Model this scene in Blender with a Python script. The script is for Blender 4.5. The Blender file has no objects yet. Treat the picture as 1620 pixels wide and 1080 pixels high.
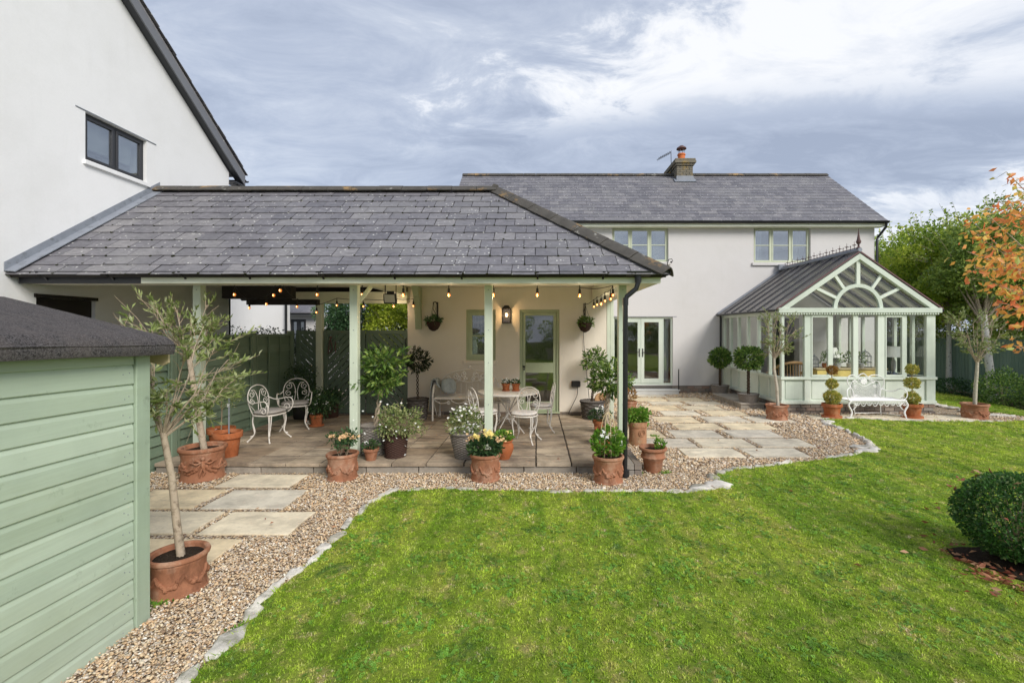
import bpy, math, random
import numpy as np
from mathutils import Vector, Matrix

rnd = random.Random(11)
npr = np.random.default_rng(11)
C = bpy.context.scene.collection
SC = bpy.context.scene

# ------------------------------------------------------------------ camera, world, sun, exposure
F_PX, VX, VY, EYE = 740.0, 848.0, 522.0, 1.97      # focal length and vanishing point measured in the 1620 px photo
cam_d = bpy.data.cameras.new('camera')
cam_d.sensor_width = 36.0
cam_d.lens = 36.0 * F_PX / 1620.0
cam_d.shift_x = (810 - VX) / 1620.0
cam_d.shift_y = -(540 - VY) / 1620.0
cam_d.clip_start = 0.05
cam_d.clip_end = 2000
cam = bpy.data.objects.new('camera', cam_d)
cam.location = (0, 0, EYE)
cam.rotation_euler = (math.radians(90), 0, 0)
C.objects.link(cam)
SC.camera = cam

SUN_DIR = Vector((0.55, -0.72, 0.66)).normalized()    # towards the sun
sun_el = math.asin(SUN_DIR.z)
sun_az = math.atan2(SUN_DIR.x, SUN_DIR.y)
world = bpy.data.worlds.new('World')
SC.world = world
world.use_nodes = True
wn, wl = world.node_tree.nodes, world.node_tree.links
wn.clear()


def wnode(t, **kw):
    n = wn.new(t)
    for k, v in kw.items():
        setattr(n, k, v)
    return n


def wmath(op, a, b=None, clamp=False):
    n = wn.new('ShaderNodeMath')
    n.operation = op
    n.use_clamp = clamp
    for i, s in enumerate((a, b)):
        if s is None:
            continue
        if isinstance(s, (int, float)):
            n.inputs[i].default_value = s
        else:
            wl.new(s, n.inputs[i])
    return n.outputs[0]


sky = wnode('ShaderNodeTexSky', sky_type='NISHITA', sun_disc=False, sun_elevation=sun_el, sun_rotation=sun_az)
tc = wnode('ShaderNodeTexCoord')
sep = wnode('ShaderNodeSeparateXYZ')
wl.new(tc.outputs['Generated'], sep.inputs[0])
zc = wmath('ADD', wmath('MAXIMUM', sep.outputs[2], 0.0), 0.16)
u_ = wmath('DIVIDE', sep.outputs[0], zc)
v_ = wmath('DIVIDE', sep.outputs[1], zc)
comb = wnode('ShaderNodeCombineXYZ')
wl.new(u_, comb.inputs[0])
wl.new(v_, comb.inputs[1])
mp = wnode('ShaderNodeMapping')
mp.inputs['Rotation'].default_value = (0, 0, math.radians(-24))
mp.inputs['Scale'].default_value = (0.6, 1.0, 1.0)
mp.inputs['Location'].default_value = (3.3, 1.15, 0)
wl.new(comb.outputs[0], mp.inputs[0])
n1 = wnode('ShaderNodeTexNoise')
n1.inputs['Scale'].default_value = 0.62
n1.inputs['Detail'].default_value = 7
n1.inputs['Roughness'].default_value = 0.52
n1.inputs['Distortion'].default_value = 0.35
wl.new(mp.outputs[0], n1.inputs['Vector'])
n2 = wnode('ShaderNodeTexNoise')
n2.inputs['Scale'].default_value = 4.2
n2.inputs['Detail'].default_value = 8
n2.inputs['Roughness'].default_value = 0.66
n2.inputs['Distortion'].default_value = 0.5
wl.new(mp.outputs[0], n2.inputs['Vector'])
# one long opening in the cloud deck runs from low ahead to high on the right, a second one lies low on the right
def wsmooth(x, lo, hi):
    n = wn.new('ShaderNodeMapRange')
    n.interpolation_type = 'SMOOTHSTEP'
    n.inputs['From Min'].default_value = lo
    n.inputs['From Max'].default_value = hi
    wl.new(x, n.inputs['Value'])
    return n.outputs[0]


wv_ = wmath('MULTIPLY', wmath('SUBTRACT', n1.outputs[0], 0.5), 1.5)
wv2 = wmath('MULTIPLY', wmath('SUBTRACT', n2.outputs[0], 0.5), 1.3)
wob_ = wmath('ADD', wv_, wv2)
f1 = wmath('ADD', wmath('ADD', wmath('SUBTRACT', v_, 1.95), wmath('MULTIPLY', wmath('ADD', u_, 0.65), 0.895)), wob_)
f2 = wmath('ADD', wmath('ADD', wmath('SUBTRACT', v_, 1.95), wmath('MULTIPLY', wmath('ADD', u_, 0.65), 0.30)), wmath('MULTIPLY', wob_, 0.45))
f3 = wmath('ADD', wmath('ADD', wmath('SUBTRACT', v_, 1.93), wmath('MULTIPLY', wmath('SUBTRACT', u_, 1.41), 1.0)), wmath('MULTIPLY', wob_, 0.8))
open1 = wmath('MULTIPLY', wsmooth(f1, 0.02, 0.52), wmath('SUBTRACT', 1.0, wsmooth(f2, -0.16, 0.05)))
open2 = wmath('MULTIPLY', wsmooth(f3, -0.1, 0.35), wmath('SUBTRACT', 1.0, wsmooth(f3, 1.2, 2.6)))
den = wmath('ADD', wmath('MULTIPLY', wmath('SUBTRACT', n1.outputs[0], 0.5), 0.9), wmath('MULTIPLY', wmath('SUBTRACT', n2.outputs[0], 0.5), 1.0))
den = wmath('ADD', wmath('ADD', den, 0.31), wmath('ADD', wmath('MULTIPLY', open1, 0.42), wmath('MULTIPLY', open2, 0.38)))
ramp = wnode('ShaderNodeValToRGB')
ramp.color_ramp.elements[0].position = 0.15
ramp.color_ramp.elements[0].color = (0.180, 0.207, 0.266, 1)
ramp.color_ramp.elements[1].position = 0.85
ramp.color_ramp.elements[1].color = (0.47, 0.475, 0.485, 1)
e = ramp.color_ramp.elements.new(0.36)
e.color = (0.232, 0.261, 0.322, 1)
e = ramp.color_ramp.elements.new(0.52)
e.color = (0.285, 0.312, 0.365, 1)
e = ramp.color_ramp.elements.new(0.68)
e.color = (0.40, 0.415, 0.445, 1)
wl.new(den, ramp.inputs[0])
bg_sky = wnode('ShaderNodeBackground')
bg_sky.inputs['Strength'].default_value = 0.08
wl.new(sky.outputs[0], bg_sky.inputs[0])
bg_cl = wnode('ShaderNodeBackground')
bg_cl.inputs['Strength'].default_value = 1.0
wl.new(ramp.outputs[0], bg_cl.inputs[0])
mixw = wnode('ShaderNodeMixShader')
mixw.inputs[0].default_value = 0.9
wl.new(bg_sky.outputs[0], mixw.inputs[1])
wl.new(bg_cl.outputs[0], mixw.inputs[2])
wout = wnode('ShaderNodeOutputWorld')
wl.new(mixw.outputs[0], wout.inputs[0])

sun_l = bpy.data.lights.new('sun', 'SUN')
sun_l.energy = 1.5
sun_l.angle = math.radians(26)
sun_l.color = (1.0, 0.955, 0.89)
sun = bpy.data.objects.new('sun', sun_l)
sun.rotation_euler = (-SUN_DIR).to_track_quat('-Z', 'Y').to_euler()
sun.location = (6, -6, 12)
C.objects.link(sun)

SC.view_settings.view_transform = 'Standard'
SC.view_settings.look = 'None'
SC.view_settings.gamma = 1
SC.view_settings.use_curve_mapping = False
SC.view_settings.exposure = 1.15
SC.cycles.use_denoising = True
SC.cycles.max_bounces = 8
SC.cycles.transparent_max_bounces = 12

# ------------------------------------------------------------------ material helpers


class MatB:
    def __init__(s, name):
        s.m = bpy.data.materials.new(name)
        s.m.use_nodes = True
        s.n, s.l = s.m.node_tree.nodes, s.m.node_tree.links
        s.b = s.n['Principled BSDF']
        s.out = s.n['Material Output']
        s._pos = None

    def pos(s):
        if s._pos is None:
            s._pos = s.n.new('ShaderNodeNewGeometry').outputs['Position']
        return s._pos

    def math(s, op, a, b=None, clamp=False):
        n = s.n.new('ShaderNodeMath')
        n.operation = op
        n.use_clamp = clamp
        for i, x in enumerate((a, b)):
            if x is None:
                continue
            if isinstance(x, (int, float)):
                n.inputs[i].default_value = x
            else:
                s.l.new(x, n.inputs[i])
        return n.outputs[0]

    def noise(s, scale, detail=4, rough=0.55, vec=None, dist=0.0):
        n = s.n.new('ShaderNodeTexNoise')
        n.inputs['Scale'].default_value = scale
        n.inputs['Detail'].default_value = detail
        n.inputs['Roughness'].default_value = rough
        n.inputs['Distortion'].default_value = dist
        s.l.new(vec if vec else s.pos(), n.inputs['Vector'])
        return n.outputs[0]

    def voronoi(s, scale, feature='F1', out='Distance', vec=None):
        n = s.n.new('ShaderNodeTexVoronoi')
        n.feature = feature
        n.inputs['Scale'].default_value = scale
        s.l.new(vec if vec else s.pos(), n.inputs['Vector'])
        return n.outputs[out]

    def scaled(s, sx, sy, sz):
        n = s.n.new('ShaderNodeMapping')
        n.inputs['Scale'].default_value = (sx, sy, sz)
        s.l.new(s.pos(), n.inputs[0])
        return n.outputs[0]

    def ramp(s, fac, stops):
        n = s.n.new('ShaderNodeValToRGB')
        el = n.color_ramp.elements
        el[0].position, el[0].color = stops[0][0], (*stops[0][1], 1)
        el[1].position, el[1].color = stops[-1][0], (*stops[-1][1], 1)
        for p, c in stops[1:-1]:
            x = el.new(p)
            x.color = (*c, 1)
        s.l.new(fac, n.inputs[0])
        return n.outputs[0]

    def mix(s, fac, a, b, blend='MIX'):
        n = s.n.new('ShaderNodeMixRGB')
        n.blend_type = blend
        for i, x in enumerate((fac, a, b)):
            if isinstance(x, (int, float)):
                n.inputs[i].default_value = x
            elif isinstance(x, tuple):
                n.inputs[i].default_value = (*x, 1)
            else:
                s.l.new(x, n.inputs[i])
        return n.outputs[0]

    def orand(s):
        return s.n.new('ShaderNodeObjectInfo').outputs['Random']

    def attr(s, name='rnd'):
        n = s.n.new('ShaderNodeAttribute')
        n.attribute_name = name
        return n.outputs['Fac']

    def bump(s, h, strength=0.5, dist=0.01):
        n = s.n.new('ShaderNodeBump')
        n.inputs['Strength'].default_value = strength
        n.inputs['Distance'].default_value = dist
        s.l.new(h, n.inputs['Height'])
        s.l.new(n.outputs[0], s.b.inputs['Normal'])

    def col(s, c):
        if isinstance(c, tuple):
            s.b.inputs['Base Color'].default_value = (*c, 1)
        else:
            s.l.new(c, s.b.inputs['Base Color'])

    def fin(s, rough=0.6, spec=0.5, metal=0.0):
        if isinstance(rough, (int, float)):
            s.b.inputs['Roughness'].default_value = rough
        else:
            s.l.new(rough, s.b.inputs['Roughness'])
        s.b.inputs['Specular IOR Level'].default_value = spec
        s.b.inputs['Metallic'].default_value = metal
        return s.m


def k(c, f):
    return tuple(min(1, x * f) for x in c)


def simple(name, c, rough=0.6, var=0.12, scale=3.0, bs=None, bump=0.3, bd=0.004, spec=0.4, orv=0.0, metal=0.0, dirt=None):
    m = MatB(name)
    base = m.mix(m.noise(scale), k(c, 1 - var), k(c, 1 + var))
    if orv:
        base = m.mix(1.0, base, m.ramp(m.orand(), [(0, (1 - orv,) * 3), (1, (1 + orv * 0.6,) * 3)]), 'MULTIPLY')
    if dirt:
        dc, ds, lo, hi = dirt
        base = m.mix(m.ramp(m.noise(ds, 6, 0.65), [(lo, (0, 0, 0)), (hi, (1, 1, 1))]), base, dc)
    m.col(base)
    if bs:
        m.bump(m.noise(bs, 5, 0.6), bump, bd)
    return m.fin(rough, spec, metal)


M = {}
def render_mat(name, c, stain):
    m = MatB(name)
    b = m.mix(m.noise(0.5), k(c, .97), k(c, 1.03))
    b = m.mix(m.ramp(m.noise(0.9, 6, 0.65), [(0.48, (0, 0, 0)), (0.85, (0.8, 0.8, 0.8))]), b, stain)
    b = m.mix(m.ramp(m.noise(3.0, 6, 0.7, m.scaled(1.6, 1.6, .16)), [(0.56, (0, 0, 0)), (0.85, (0.22, 0.22, 0.22))]), b, k(stain, .86))
    b = m.mix(m.ramp(m.noise(30, 5, 0.8), [(0.3, (0.10, 0.10, 0.10)), (0.7, (0, 0, 0))]), b, k(c, .6))
    m.col(b)
    m.bump(m.math('ADD', m.noise(34, 6, 0.7), m.math('MULTIPLY', m.noise(2.5, 4, 0.6), 3.0)), 0.4, 0.005)
    return m.fin(0.88, 0.2)


M['render'] = render_mat('wall_render', (0.665, 0.645, 0.628), (0.60, 0.58, 0.55))
M['render_cool'] = render_mat('wall_render_cool', (0.83, 0.83, 0.825), (0.735, 0.735, 0.715))
M['render_porch'] = render_mat('wall_render_porch', (0.79, 0.72, 0.615), (0.68, 0.61, 0.51))
M['ceiling'] = simple('porch_ceiling', (0.74, 0.71, 0.60), 0.8, 0.04, 1.5)


def painted_wood(name, c, axis='x', dirtc=None, rough=0.5):
    m = MatB(name)
    sc = {'x': (1.2, 30, 30), 'y': (30, 1.2, 30), 'z': (30, 30, 1.2)}[axis]
    g = m.noise(1.6, 6, 0.6, m.scaled(*sc))
    base = m.mix(g, k(c, 0.88), k(c, 1.10))
    base = m.mix(m.ramp(m.noise(1.7, 5), [(0.45, (0, 0, 0)), (0.85, (1, 1, 1))]), base, k(c, 0.80))
    base = m.mix(1.0, base, m.ramp(m.orand(), [(0, (0.88, 0.90, 0.87)), (1, (1.07, 1.06, 1.05))]), 'MULTIPLY')
    if dirtc:
        base = m.mix(m.ramp(m.noise(1.2, 7, 0.7, m.scaled(1, .5, 2.5)), [(0.48, (0, 0, 0)), (0.75, (0.55, 0.55, 0.55))]), base, m.mix(1.0, base, (0.80, 0.78, 0.66), 'MULTIPLY'))
        base = m.mix(m.ramp(m.noise(9, 8, 0.75), [(0.60, (0, 0, 0)), (0.78, (1, 1, 1))]), base, dirtc)
    m.col(base)
    m.bump(g, 0.35, 0.003)
    return m.fin(rough, 0.35)


M['sage_z'] = painted_wood('sage_paint_upright', (0.62, 0.68, 0.56), 'z')
M['sage_x'] = painted_wood('sage_paint_level', (0.62, 0.68, 0.55), 'x')
M['cons'] = painted_wood('conservatory_paint', (0.66, 0.72, 0.63), 'z')
M['win'] = painted_wood('window_paint', (0.60, 0.64, 0.49), 'z')
M['door'] = painted_wood('door_paint', (0.44, 0.50, 0.34), 'z')
M['shed'] = painted_wood('shed_paint', (0.475, 0.565, 0.45), 'y', (0.25, 0.31, 0.22), 0.55)
M['shed_z'] = painted_wood('shed_paint_upright', (0.40, 0.49, 0.38), 'z', (0.2, 0.25, 0.18), 0.55)
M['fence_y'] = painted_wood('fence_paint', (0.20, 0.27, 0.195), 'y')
M['fence_z'] = painted_wood('fence_paint_upright', (0.22, 0.29, 0.21), 'z')
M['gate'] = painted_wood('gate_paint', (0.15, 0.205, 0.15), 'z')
M['far_fence'] = painted_wood('far_fence_paint', (0.25, 0.345, 0.285), 'z')
M['cream'] = painted_wood('cream_green_fascia', (0.86, 0.88, 0.73), 'x')
M['black'] = simple('black_plastic', (0.018, 0.019, 0.021), 0.32, 0.2, 5, spec=0.5)
M['dark_wood'] = simple('dark_timber', (0.022, 0.018, 0.015), 0.7, 0.2, 6, 40, 0.3)
M['grey_frame'] = simple('anthracite_frame', (0.035, 0.037, 0.042), 0.4, 0.1, 5)
M['lead'] = simple('lead_flashing', (0.24, 0.26, 0.295), 0.55, 0.2, 6, 20, 0.3, 0.004, 0.5, dirt=((0.13, 0.14, 0.15), 9, 0.55, 0.75))
M['metal_white'] = simple('white_painted_iron', (0.74, 0.70, 0.64), 0.5, 0.08, 20, 60, 0.3, 0.002, dirt=((0.42, 0.30, 0.20), 30, 0.66, 0.78))
M['metal_bright'] = simple('bright_white_iron', (0.86, 0.85, 0.83), 0.45, 0.05, 20, 60, 0.2, 0.002)
M['iron'] = simple('black_iron', (0.02, 0.018, 0.017), 0.6, 0.2, 20)
M['rust_iron'] = simple('brown_iron', (0.11, 0.06, 0.055), 0.7, 0.3, 20)
M['soil'] = simple('soil', (0.035, 0.025, 0.018), 0.95, 0.6, 30, 60, 1.0, 0.02, 0.1, dirt=((0.35, 0.33, 0.30), 90, 0.66, 0.70))
M['bark'] = simple('bark', (0.44, 0.36, 0.27), 0.9, 0.25, 14, 60, 0.8, 0.006, 0.1, dirt=((0.17, 0.13, 0.09), 22, 0.5, 0.7))
M['bark_pale'] = simple('pale_bark', (0.52, 0.47, 0.38), 0.9, 0.2, 14, 60, 0.6, 0.006, 0.1, dirt=((0.25, 0.21, 0.15), 22, 0.5, 0.7))
M['twig'] = simple('twig', (0.38, 0.30, 0.21), 0.9, 0.3, 14, spec=0.1)
M['dark_stem'] = simple('braided_stem', (0.07, 0.05, 0.035), 0.85, 0.3, 20, 60, 0.6, 0.004, 0.1)
M['birch'] = simple('birch_bark', (0.60, 0.58, 0.54), 0.85, 0.12, 10, 30, 0.5, 0.006, 0.2, dirt=((0.10, 0.085, 0.07), 14, 0.58, 0.66))
M['dark_room'] = simple('room_dark', (0.05, 0.045, 0.04), 0.9, 0.3, 3)
M['floor_in'] = simple('indoor_floor', (0.45, 0.38, 0.29), 0.6, 0.2, 3)
M['yellow'] = simple('yellow_cabinet_paint', (0.88, 0.68, 0.22), 0.5, 0.12, 5)
M['curtain'] = simple('curtain_cloth', (0.55, 0.58, 0.60), 0.9, 0.25, 8)
M['shade'] = simple('lampshade_cloth', (0.93, 0.92, 0.88), 0.9, 0.03, 8)
M['throw'] = simple('wool_throw', (0.36, 0.40, 0.40), 0.95, 0.35, 18, 120, 0.5, 0.004, 0.1)
M['fabric'] = simple('grey_cushion', (0.34, 0.32, 0.30), 0.95, 0.45, 60, 120, 0.4, 0.004, 0.1)
M['fabric_pale'] = simple('pale_cushion', (0.66, 0.62, 0.58), 0.95, 0.15, 25, 90, 0.5, 0.004, 0.1, dirt=((0.45, 0.47, 0.50), 12, 0.5, 0.7))
M['petal_white'] = simple('white_petals', (0.85, 0.85, 0.82), 0.7, 0.05, 40)
M['petal_peach'] = simple('peach_petals', (0.80, 0.52, 0.28), 0.7, 0.3, 25)
M['petal_yellow'] = simple('yellow_petals', (0.80, 0.66, 0.22), 0.7, 0.25, 25)
M['cane'] = simple('cane', (0.62, 0.50, 0.30), 0.7, 0.1, 20)
M['ochre'] = simple('wicker_ochre', (0.42, 0.25, 0.12), 0.8, 0.3, 30)
M['ceramic'] = simple('glazed_ceramic', (0.42, 0.42, 0.43), 0.25, 0.3, 8)
M['step'] = simple('white_threshold', (0.58, 0.58, 0.56), 0.6, 0.1, 8)
M['felt'] = None


def terracotta(name, c, bloom):
    m = MatB(name)
    b = m.mix(m.noise(8, 7, 0.65), k(c, 0.5), k(c, 1.35))
    b = m.mix(m.ramp(m.noise(4.5, 7, 0.7), [(0.50, (0, 0, 0)), (0.72, (0.8, 0.8, 0.8))]), b, bloom)
    b = m.mix(m.ramp(m.noise(6.5, 8, 0.75, m.scaled(1, 1, .5)), [(0.52, (0, 0, 0)), (0.66, (0.75, 0.75, 0.75))]), b, k(c, 0.45))
    b = m.mix(m.ramp(m.noise(16, 8, 0.75), [(0.60, (0, 0, 0)), (0.75, (1, 1, 1))]), b, k(c, 0.35))
    m.col(b)
    m.bump(m.noise(55, 5, 0.6), 0.35, 0.003)
    return m.fin(0.85, 0.2)


M['terra'] = terracotta('terracotta_weathered', (0.37, 0.165, 0.092), (0.56, 0.38, 0.27))
M['terra_plain'] = terracotta('terracotta_orange', (0.40, 0.125, 0.047), (0.50, 0.25, 0.14))
M['terra_old'] = terracotta('terracotta_mossy', (0.42, 0.22, 0.12), (0.44, 0.40, 0.26))


def slate_mat(name='slate'):
    m = MatB(name)
    r = m.math('FRACT', m.math('ADD', m.orand(), m.attr('rnd')))
    b = m.ramp(r, [(0, (0.128, 0.125, 0.138)), (0.35, (0.158, 0.153, 0.166)), (0.7, (0.178, 0.173, 0.185)), (1, (0.215, 0.207, 0.212))])
    b = m.mix(0.75, b, m.ramp(m.noise(9, 9, 0.74, m.scaled(1, 2.2, 2.2)), [(0.32, (0.55, 0.55, 0.56)), (0.68, (1.45, 1.43, 1.42))]), 'MULTIPLY')
    b = m.mix(m.ramp(m.noise(1.3, 4), [(0.5, (0, 0, 0)), (0.8, (0.5, 0.5, 0.5))]), b, (0.25, 0.245, 0.235))
    # lichen: small pale spots
    d = m.voronoi(13)
    sp = m.math('MULTIPLY', m.ramp(d, [(0.13, (1, 1, 1)), (0.20, (0, 0, 0))]), m.ramp(m.noise(6), [(0.46, (0, 0, 0)), (0.56, (1, 1, 1))]))
    b = m.mix(sp, b, (0.62, 0.62, 0.58))
    b = m.mix(m.ramp(m.noise(19, 8, 0.8), [(0.66, (0, 0, 0)), (0.76, (1, 1, 1))]), b, (0.03, 0.029, 0.027))
    m.col(b)
    m.bump(m.noise(26, 7, 0.7), 0.5, 0.005)
    return m.fin(m.ramp(m.noise(14), [(0.3, (0.42,) * 3), (0.7, (0.66,) * 3)]), 0.5)


M['slate'] = slate_mat()


def ridge_mat():
    m = MatB('ridge_tile')
    b = m.mix(m.noise(6, 6, 0.65), (0.045, 0.042, 0.038), (0.13, 0.12, 0.105))
    b = m.mix(m.ramp(m.noise(5.0, 7, 0.7), [(0.60, (0, 0, 0)), (0.68, (1, 1, 1))]), b, (0.36, 0.35, 0.31))
    b = m.mix(m.ramp(m.noise(1.9, 6, 0.7), [(0.56, (0, 0, 0)), (0.66, (0.8, 0.8, 0.8))]), b, (0.40, 0.25, 0.10))
    m.col(b)
    m.bump(m.noise(30, 6, 0.7), 0.6, 0.006)
    return m.fin(0.9, 0.2)


M['ridge'] = ridge_mat()


def moss_mat():
    m = MatB('roof_moss')
    m.col(m.mix(m.noise(20), (0.012, 0.013, 0.008), (0.05, 0.055, 0.02)))
    return m.fin(0.95, 0.05)


M['moss'] = moss_mat()


def stone_mat(name, cols, stain, grain=14, st=(0.52, 0.72)):
    m = MatB(name)
    b = m.ramp(m.orand(), cols)
    b = m.mix(0.8, b, m.ramp(m.noise(2.8, 8, 0.68), [(0.30, (0.60, 0.585, 0.56)), (0.70, (1.28, 1.26, 1.22))]), 'MULTIPLY')
    b = m.mix(m.ramp(m.noise(1.8, 9, 0.72, m.scaled(1, 2.4, 1)), [(st[0], (0, 0, 0)), (st[1], (0.80, 0.80, 0.80))]), b, stain)
    b = m.mix(m.ramp(m.noise(60, 4, 0.7), [(0.62, (0, 0, 0)), (0.75, (0.6, 0.6, 0.6))]), b, k(stain, 0.8))
    m.col(b)
    m.bump(m.noise(grain, 8, 0.7), 0.5, 0.008)
    return m.fin(0.9, 0.2)


M['paver'] = stone_mat('sandstone_paver', [(0, (0.74, 0.61, 0.41)), (0.25, (0.80, 0.69, 0.49)), (0.5, (0.64, 0.61, 0.54)), (0.75, (0.82, 0.73, 0.55)), (1, (0.60, 0.56, 0.49))], (0.20, 0.175, 0.145), st=(0.52, 0.74))
M['patio'] = stone_mat('patio_slab', [(0, (0.34, 0.26, 0.185)), (0.4, (0.47, 0.385, 0.29)), (0.7, (0.40, 0.33, 0.255)), (1, (0.58, 0.49, 0.375))], (0.12, 0.098, 0.08), 18, (0.46, 0.64))
M['riser'] = stone_mat('step_riser', [(0, (0.30, 0.27, 0.23)), (1, (0.40, 0.36, 0.31))], (0.09, 0.085, 0.07))
M['brick'] = stone_mat('plinth_block', [(0, (0.20, 0.17, 0.15)), (0.35, (0.28, 0.24, 0.205)), (0.6, (0.30, 0.21, 0.165)), (0.8, (0.36, 0.33, 0.29)), (1, (0.23, 0.21, 0.19))], (0.08, 0.075, 0.065), 20)
M['joint'] = simple('joint_dirt', (0.06, 0.048, 0.035), 0.95, 0.3, 10, 60, 0.5)
M['mortar'] = simple('mortar', (0.13, 0.12, 0.105), 0.95, 0.2, 10, 60, 0.5)
M['edge_stone'] = stone_mat('limestone', [(0, (0.62, 0.58, 0.50)), (0.5, (0.74, 0.71, 0.66)), (1, (0.54, 0.52, 0.47))], (0.15, 0.15, 0.10), 32, (0.48, 0.64))


def felt_mat():
    m = MatB('roofing_felt')
    b = m.mix(m.ramp(m.noise(110, 4, 0.85), [(0.38, (0, 0, 0)), (0.62, (1, 1, 1))]), (0.008, 0.007, 0.008), (0.15, 0.14, 0.14))
    b = m.mix(m.ramp(m.noise(5, 7, 0.7, m.scaled(1, 3, 1)), [(0.4, (0, 0, 0)), (0.75, (0.6, 0.6, 0.6))]), b, (0.145, 0.125, 0.115))
    m.col(b)
    m.bump(m.noise(220, 3, 0.8), 0.8, 0.004)
    return m.fin(0.95, 0.15)


M['felt'] = felt_mat()


def pebble_mat(name, fixed=False):
    m = MatB(name)
    if fixed:
        r = m.voronoi(48, out='Color')
        sx = m.n.new('ShaderNodeSeparateColor')
        m.l.new(r, sx.inputs[0])
        fac = sx.outputs[0]
    else:
        fac = m.orand()
    b = m.ramp(fac, [(0, (0.22, 0.15, 0.10)), (0.12, (0.52, 0.37, 0.23)), (0.3, (0.72, 0.55, 0.34)), (0.45, (0.42, 0.36, 0.31)), (0.6, (0.80, 0.69, 0.50)), (0.78, (0.64, 0.42, 0.23)), (0.9, (0.66, 0.59, 0.50)), (1, (0.92, 0.86, 0.74))])
    b = m.mix(m.ramp(m.noise(1.4, 5, .6), [(0.50, (0, 0, 0)), (0.80, (0.35, 0.35, 0.35))]), b, m.mix(1.0, b, (0.66, 0.58, 0.52), 'MULTIPLY'))
    if fixed:
        d = m.voronoi(48)
        b = m.mix(m.ramp(d, [(0.35, (0, 0, 0)), (0.7, (1, 1, 1))]), b, (0.085, 0.055, 0.035))
        m.bump(m.math('SUBTRACT', 1.0, d), 1.0, 0.012)
        b = m.mix(m.ramp(m.noise(1.1, 5), [(0.5, (0, 0, 0)), (0.8, (0.5, 0.5, 0.5))]), b, (0.22, 0.14, 0.09))
    m.col(b)
    return m.fin(0.8, 0.3)


M['pebble'] = pebble_mat('pebble')
M['gravel'] = pebble_mat('gravel_bed', True)


def leaf_mat(name, cols, rough=0.45, trans=0.42, use_pos=None):
    m = MatB(name)
    b = m.ramp(m.attr('rnd'), cols)
    if use_pos:
        b = m.mix(m.ramp(m.noise(use_pos, 3), [(0.38, (0, 0, 0)), (0.62, (1, 1, 1))]), m.mix(1.0, b, (0.66, 0.72, 0.66), 'MULTIPLY'), b)
    m.col(b)
    m.fin(rough, 0.35)
    tr = m.n.new('ShaderNodeBsdfTranslucent')
    m.l.new(b, tr.inputs[0])
    mx = m.n.new('ShaderNodeMixShader')
    mx.inputs[0].default_value = trans
    m.l.new(m.b.outputs[0], mx.inputs[1])
    m.l.new(tr.outputs[0], mx.inputs[2])
    m.l.new(mx.outputs[0], m.out.inputs[0])
    return m.m


M['lf_olive'] = leaf_mat('olive_leaf', [(0, (0.143, 0.200, 0.050)), (0.45, (0.297, 0.378, 0.115)), (0.8, (0.484, 0.540, 0.240)), (1, (0.616, 0.648, 0.420))])
M['lf_bay'] = leaf_mat('bay_leaf', [(0, (0.054, 0.108, 0.026)), (0.5, (0.118, 0.226, 0.046)), (0.85, (0.234, 0.360, 0.082)), (1, (0.432, 0.540, 0.144))], 0.35)
M['lf_dark'] = leaf_mat('dark_leaf', [(0, (0.016, 0.026, 0.013)), (0.6, (0.033, 0.052, 0.021)), (1, (0.065, 0.091, 0.039))], 0.4, 0.2)
M['lf_box'] = leaf_mat('box_leaf', [(0, (0.027, 0.071, 0.019)), (0.55, (0.058, 0.158, 0.033)), (0.9, (0.110, 0.260, 0.055)), (1, (0.380, 0.446, 0.178))], 0.38)
M['lf_topi'] = leaf_mat('topiary_leaf', [(0, (0.229, 0.284, 0.058)), (0.5, (0.457, 0.473, 0.104)), (1, (0.913, 0.693, 0.205))], 0.45)
M['lf_topi_or'] = leaf_mat('topiary_leaf_bronze', [(0, (0.208, 0.117, 0.026)), (0.5, (0.390, 0.208, 0.052)), (1, (0.546, 0.312, 0.091))], 0.5)
M['lf_fresh'] = leaf_mat('fresh_leaf', [(0, (0.090, 0.210, 0.030)), (0.6, (0.180, 0.375, 0.045)), (1, (0.375, 0.540, 0.090))], 0.45)
M['lf_herb'] = leaf_mat('herb_leaf', [(0, (0.112, 0.176, 0.048)), (0.5, (0.256, 0.336, 0.112)), (0.9, (0.480, 0.512, 0.224)), (1, (0.672, 0.640, 0.384))], 0.5)
M['lf_rose'] = leaf_mat('rose_leaf', [(0, (0.028, 0.077, 0.031)), (0.6, (0.063, 0.133, 0.049)), (1, (0.140, 0.224, 0.084))], 0.35)
M['lf_tree'] = leaf_mat('birch_leaf', [(0, (0.168, 0.265, 0.043)), (0.4, (0.383, 0.527, 0.072)), (0.8, (0.715, 0.792, 0.113)), (1, (0.855, 0.855, 0.142))], 0.5, 0.4, 0.9)
M['lf_hedge'] = leaf_mat('hedge_leaf', [(0, (0.147, 0.227, 0.057)), (0.5, (0.328, 0.454, 0.101)), (1, (0.803, 0.859, 0.184))], 0.4, 0.35, 1.1)
M['lf_lime'] = leaf_mat('golden_leaf', [(0, (0.226, 0.320, 0.031)), (0.5, (0.509, 0.603, 0.055)), (1, (0.905, 0.905, 0.156))], 0.5, 0.45, 1.3)
M['lf_ever'] = leaf_mat('evergreen_leaf', [(0, (0.041, 0.102, 0.041)), (0.5, (0.082, 0.174, 0.072)), (1, (0.163, 0.265, 0.102))], 0.5, 0.3, 1.5)
M['lf_gatehedge'] = leaf_mat('gate_hedge_leaf', [(0, (0.012, 0.030, 0.010)), (0.6, (0.035, 0.07, 0.02)), (1, (0.10, 0.17, 0.04))], 0.5, 0.2)
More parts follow.
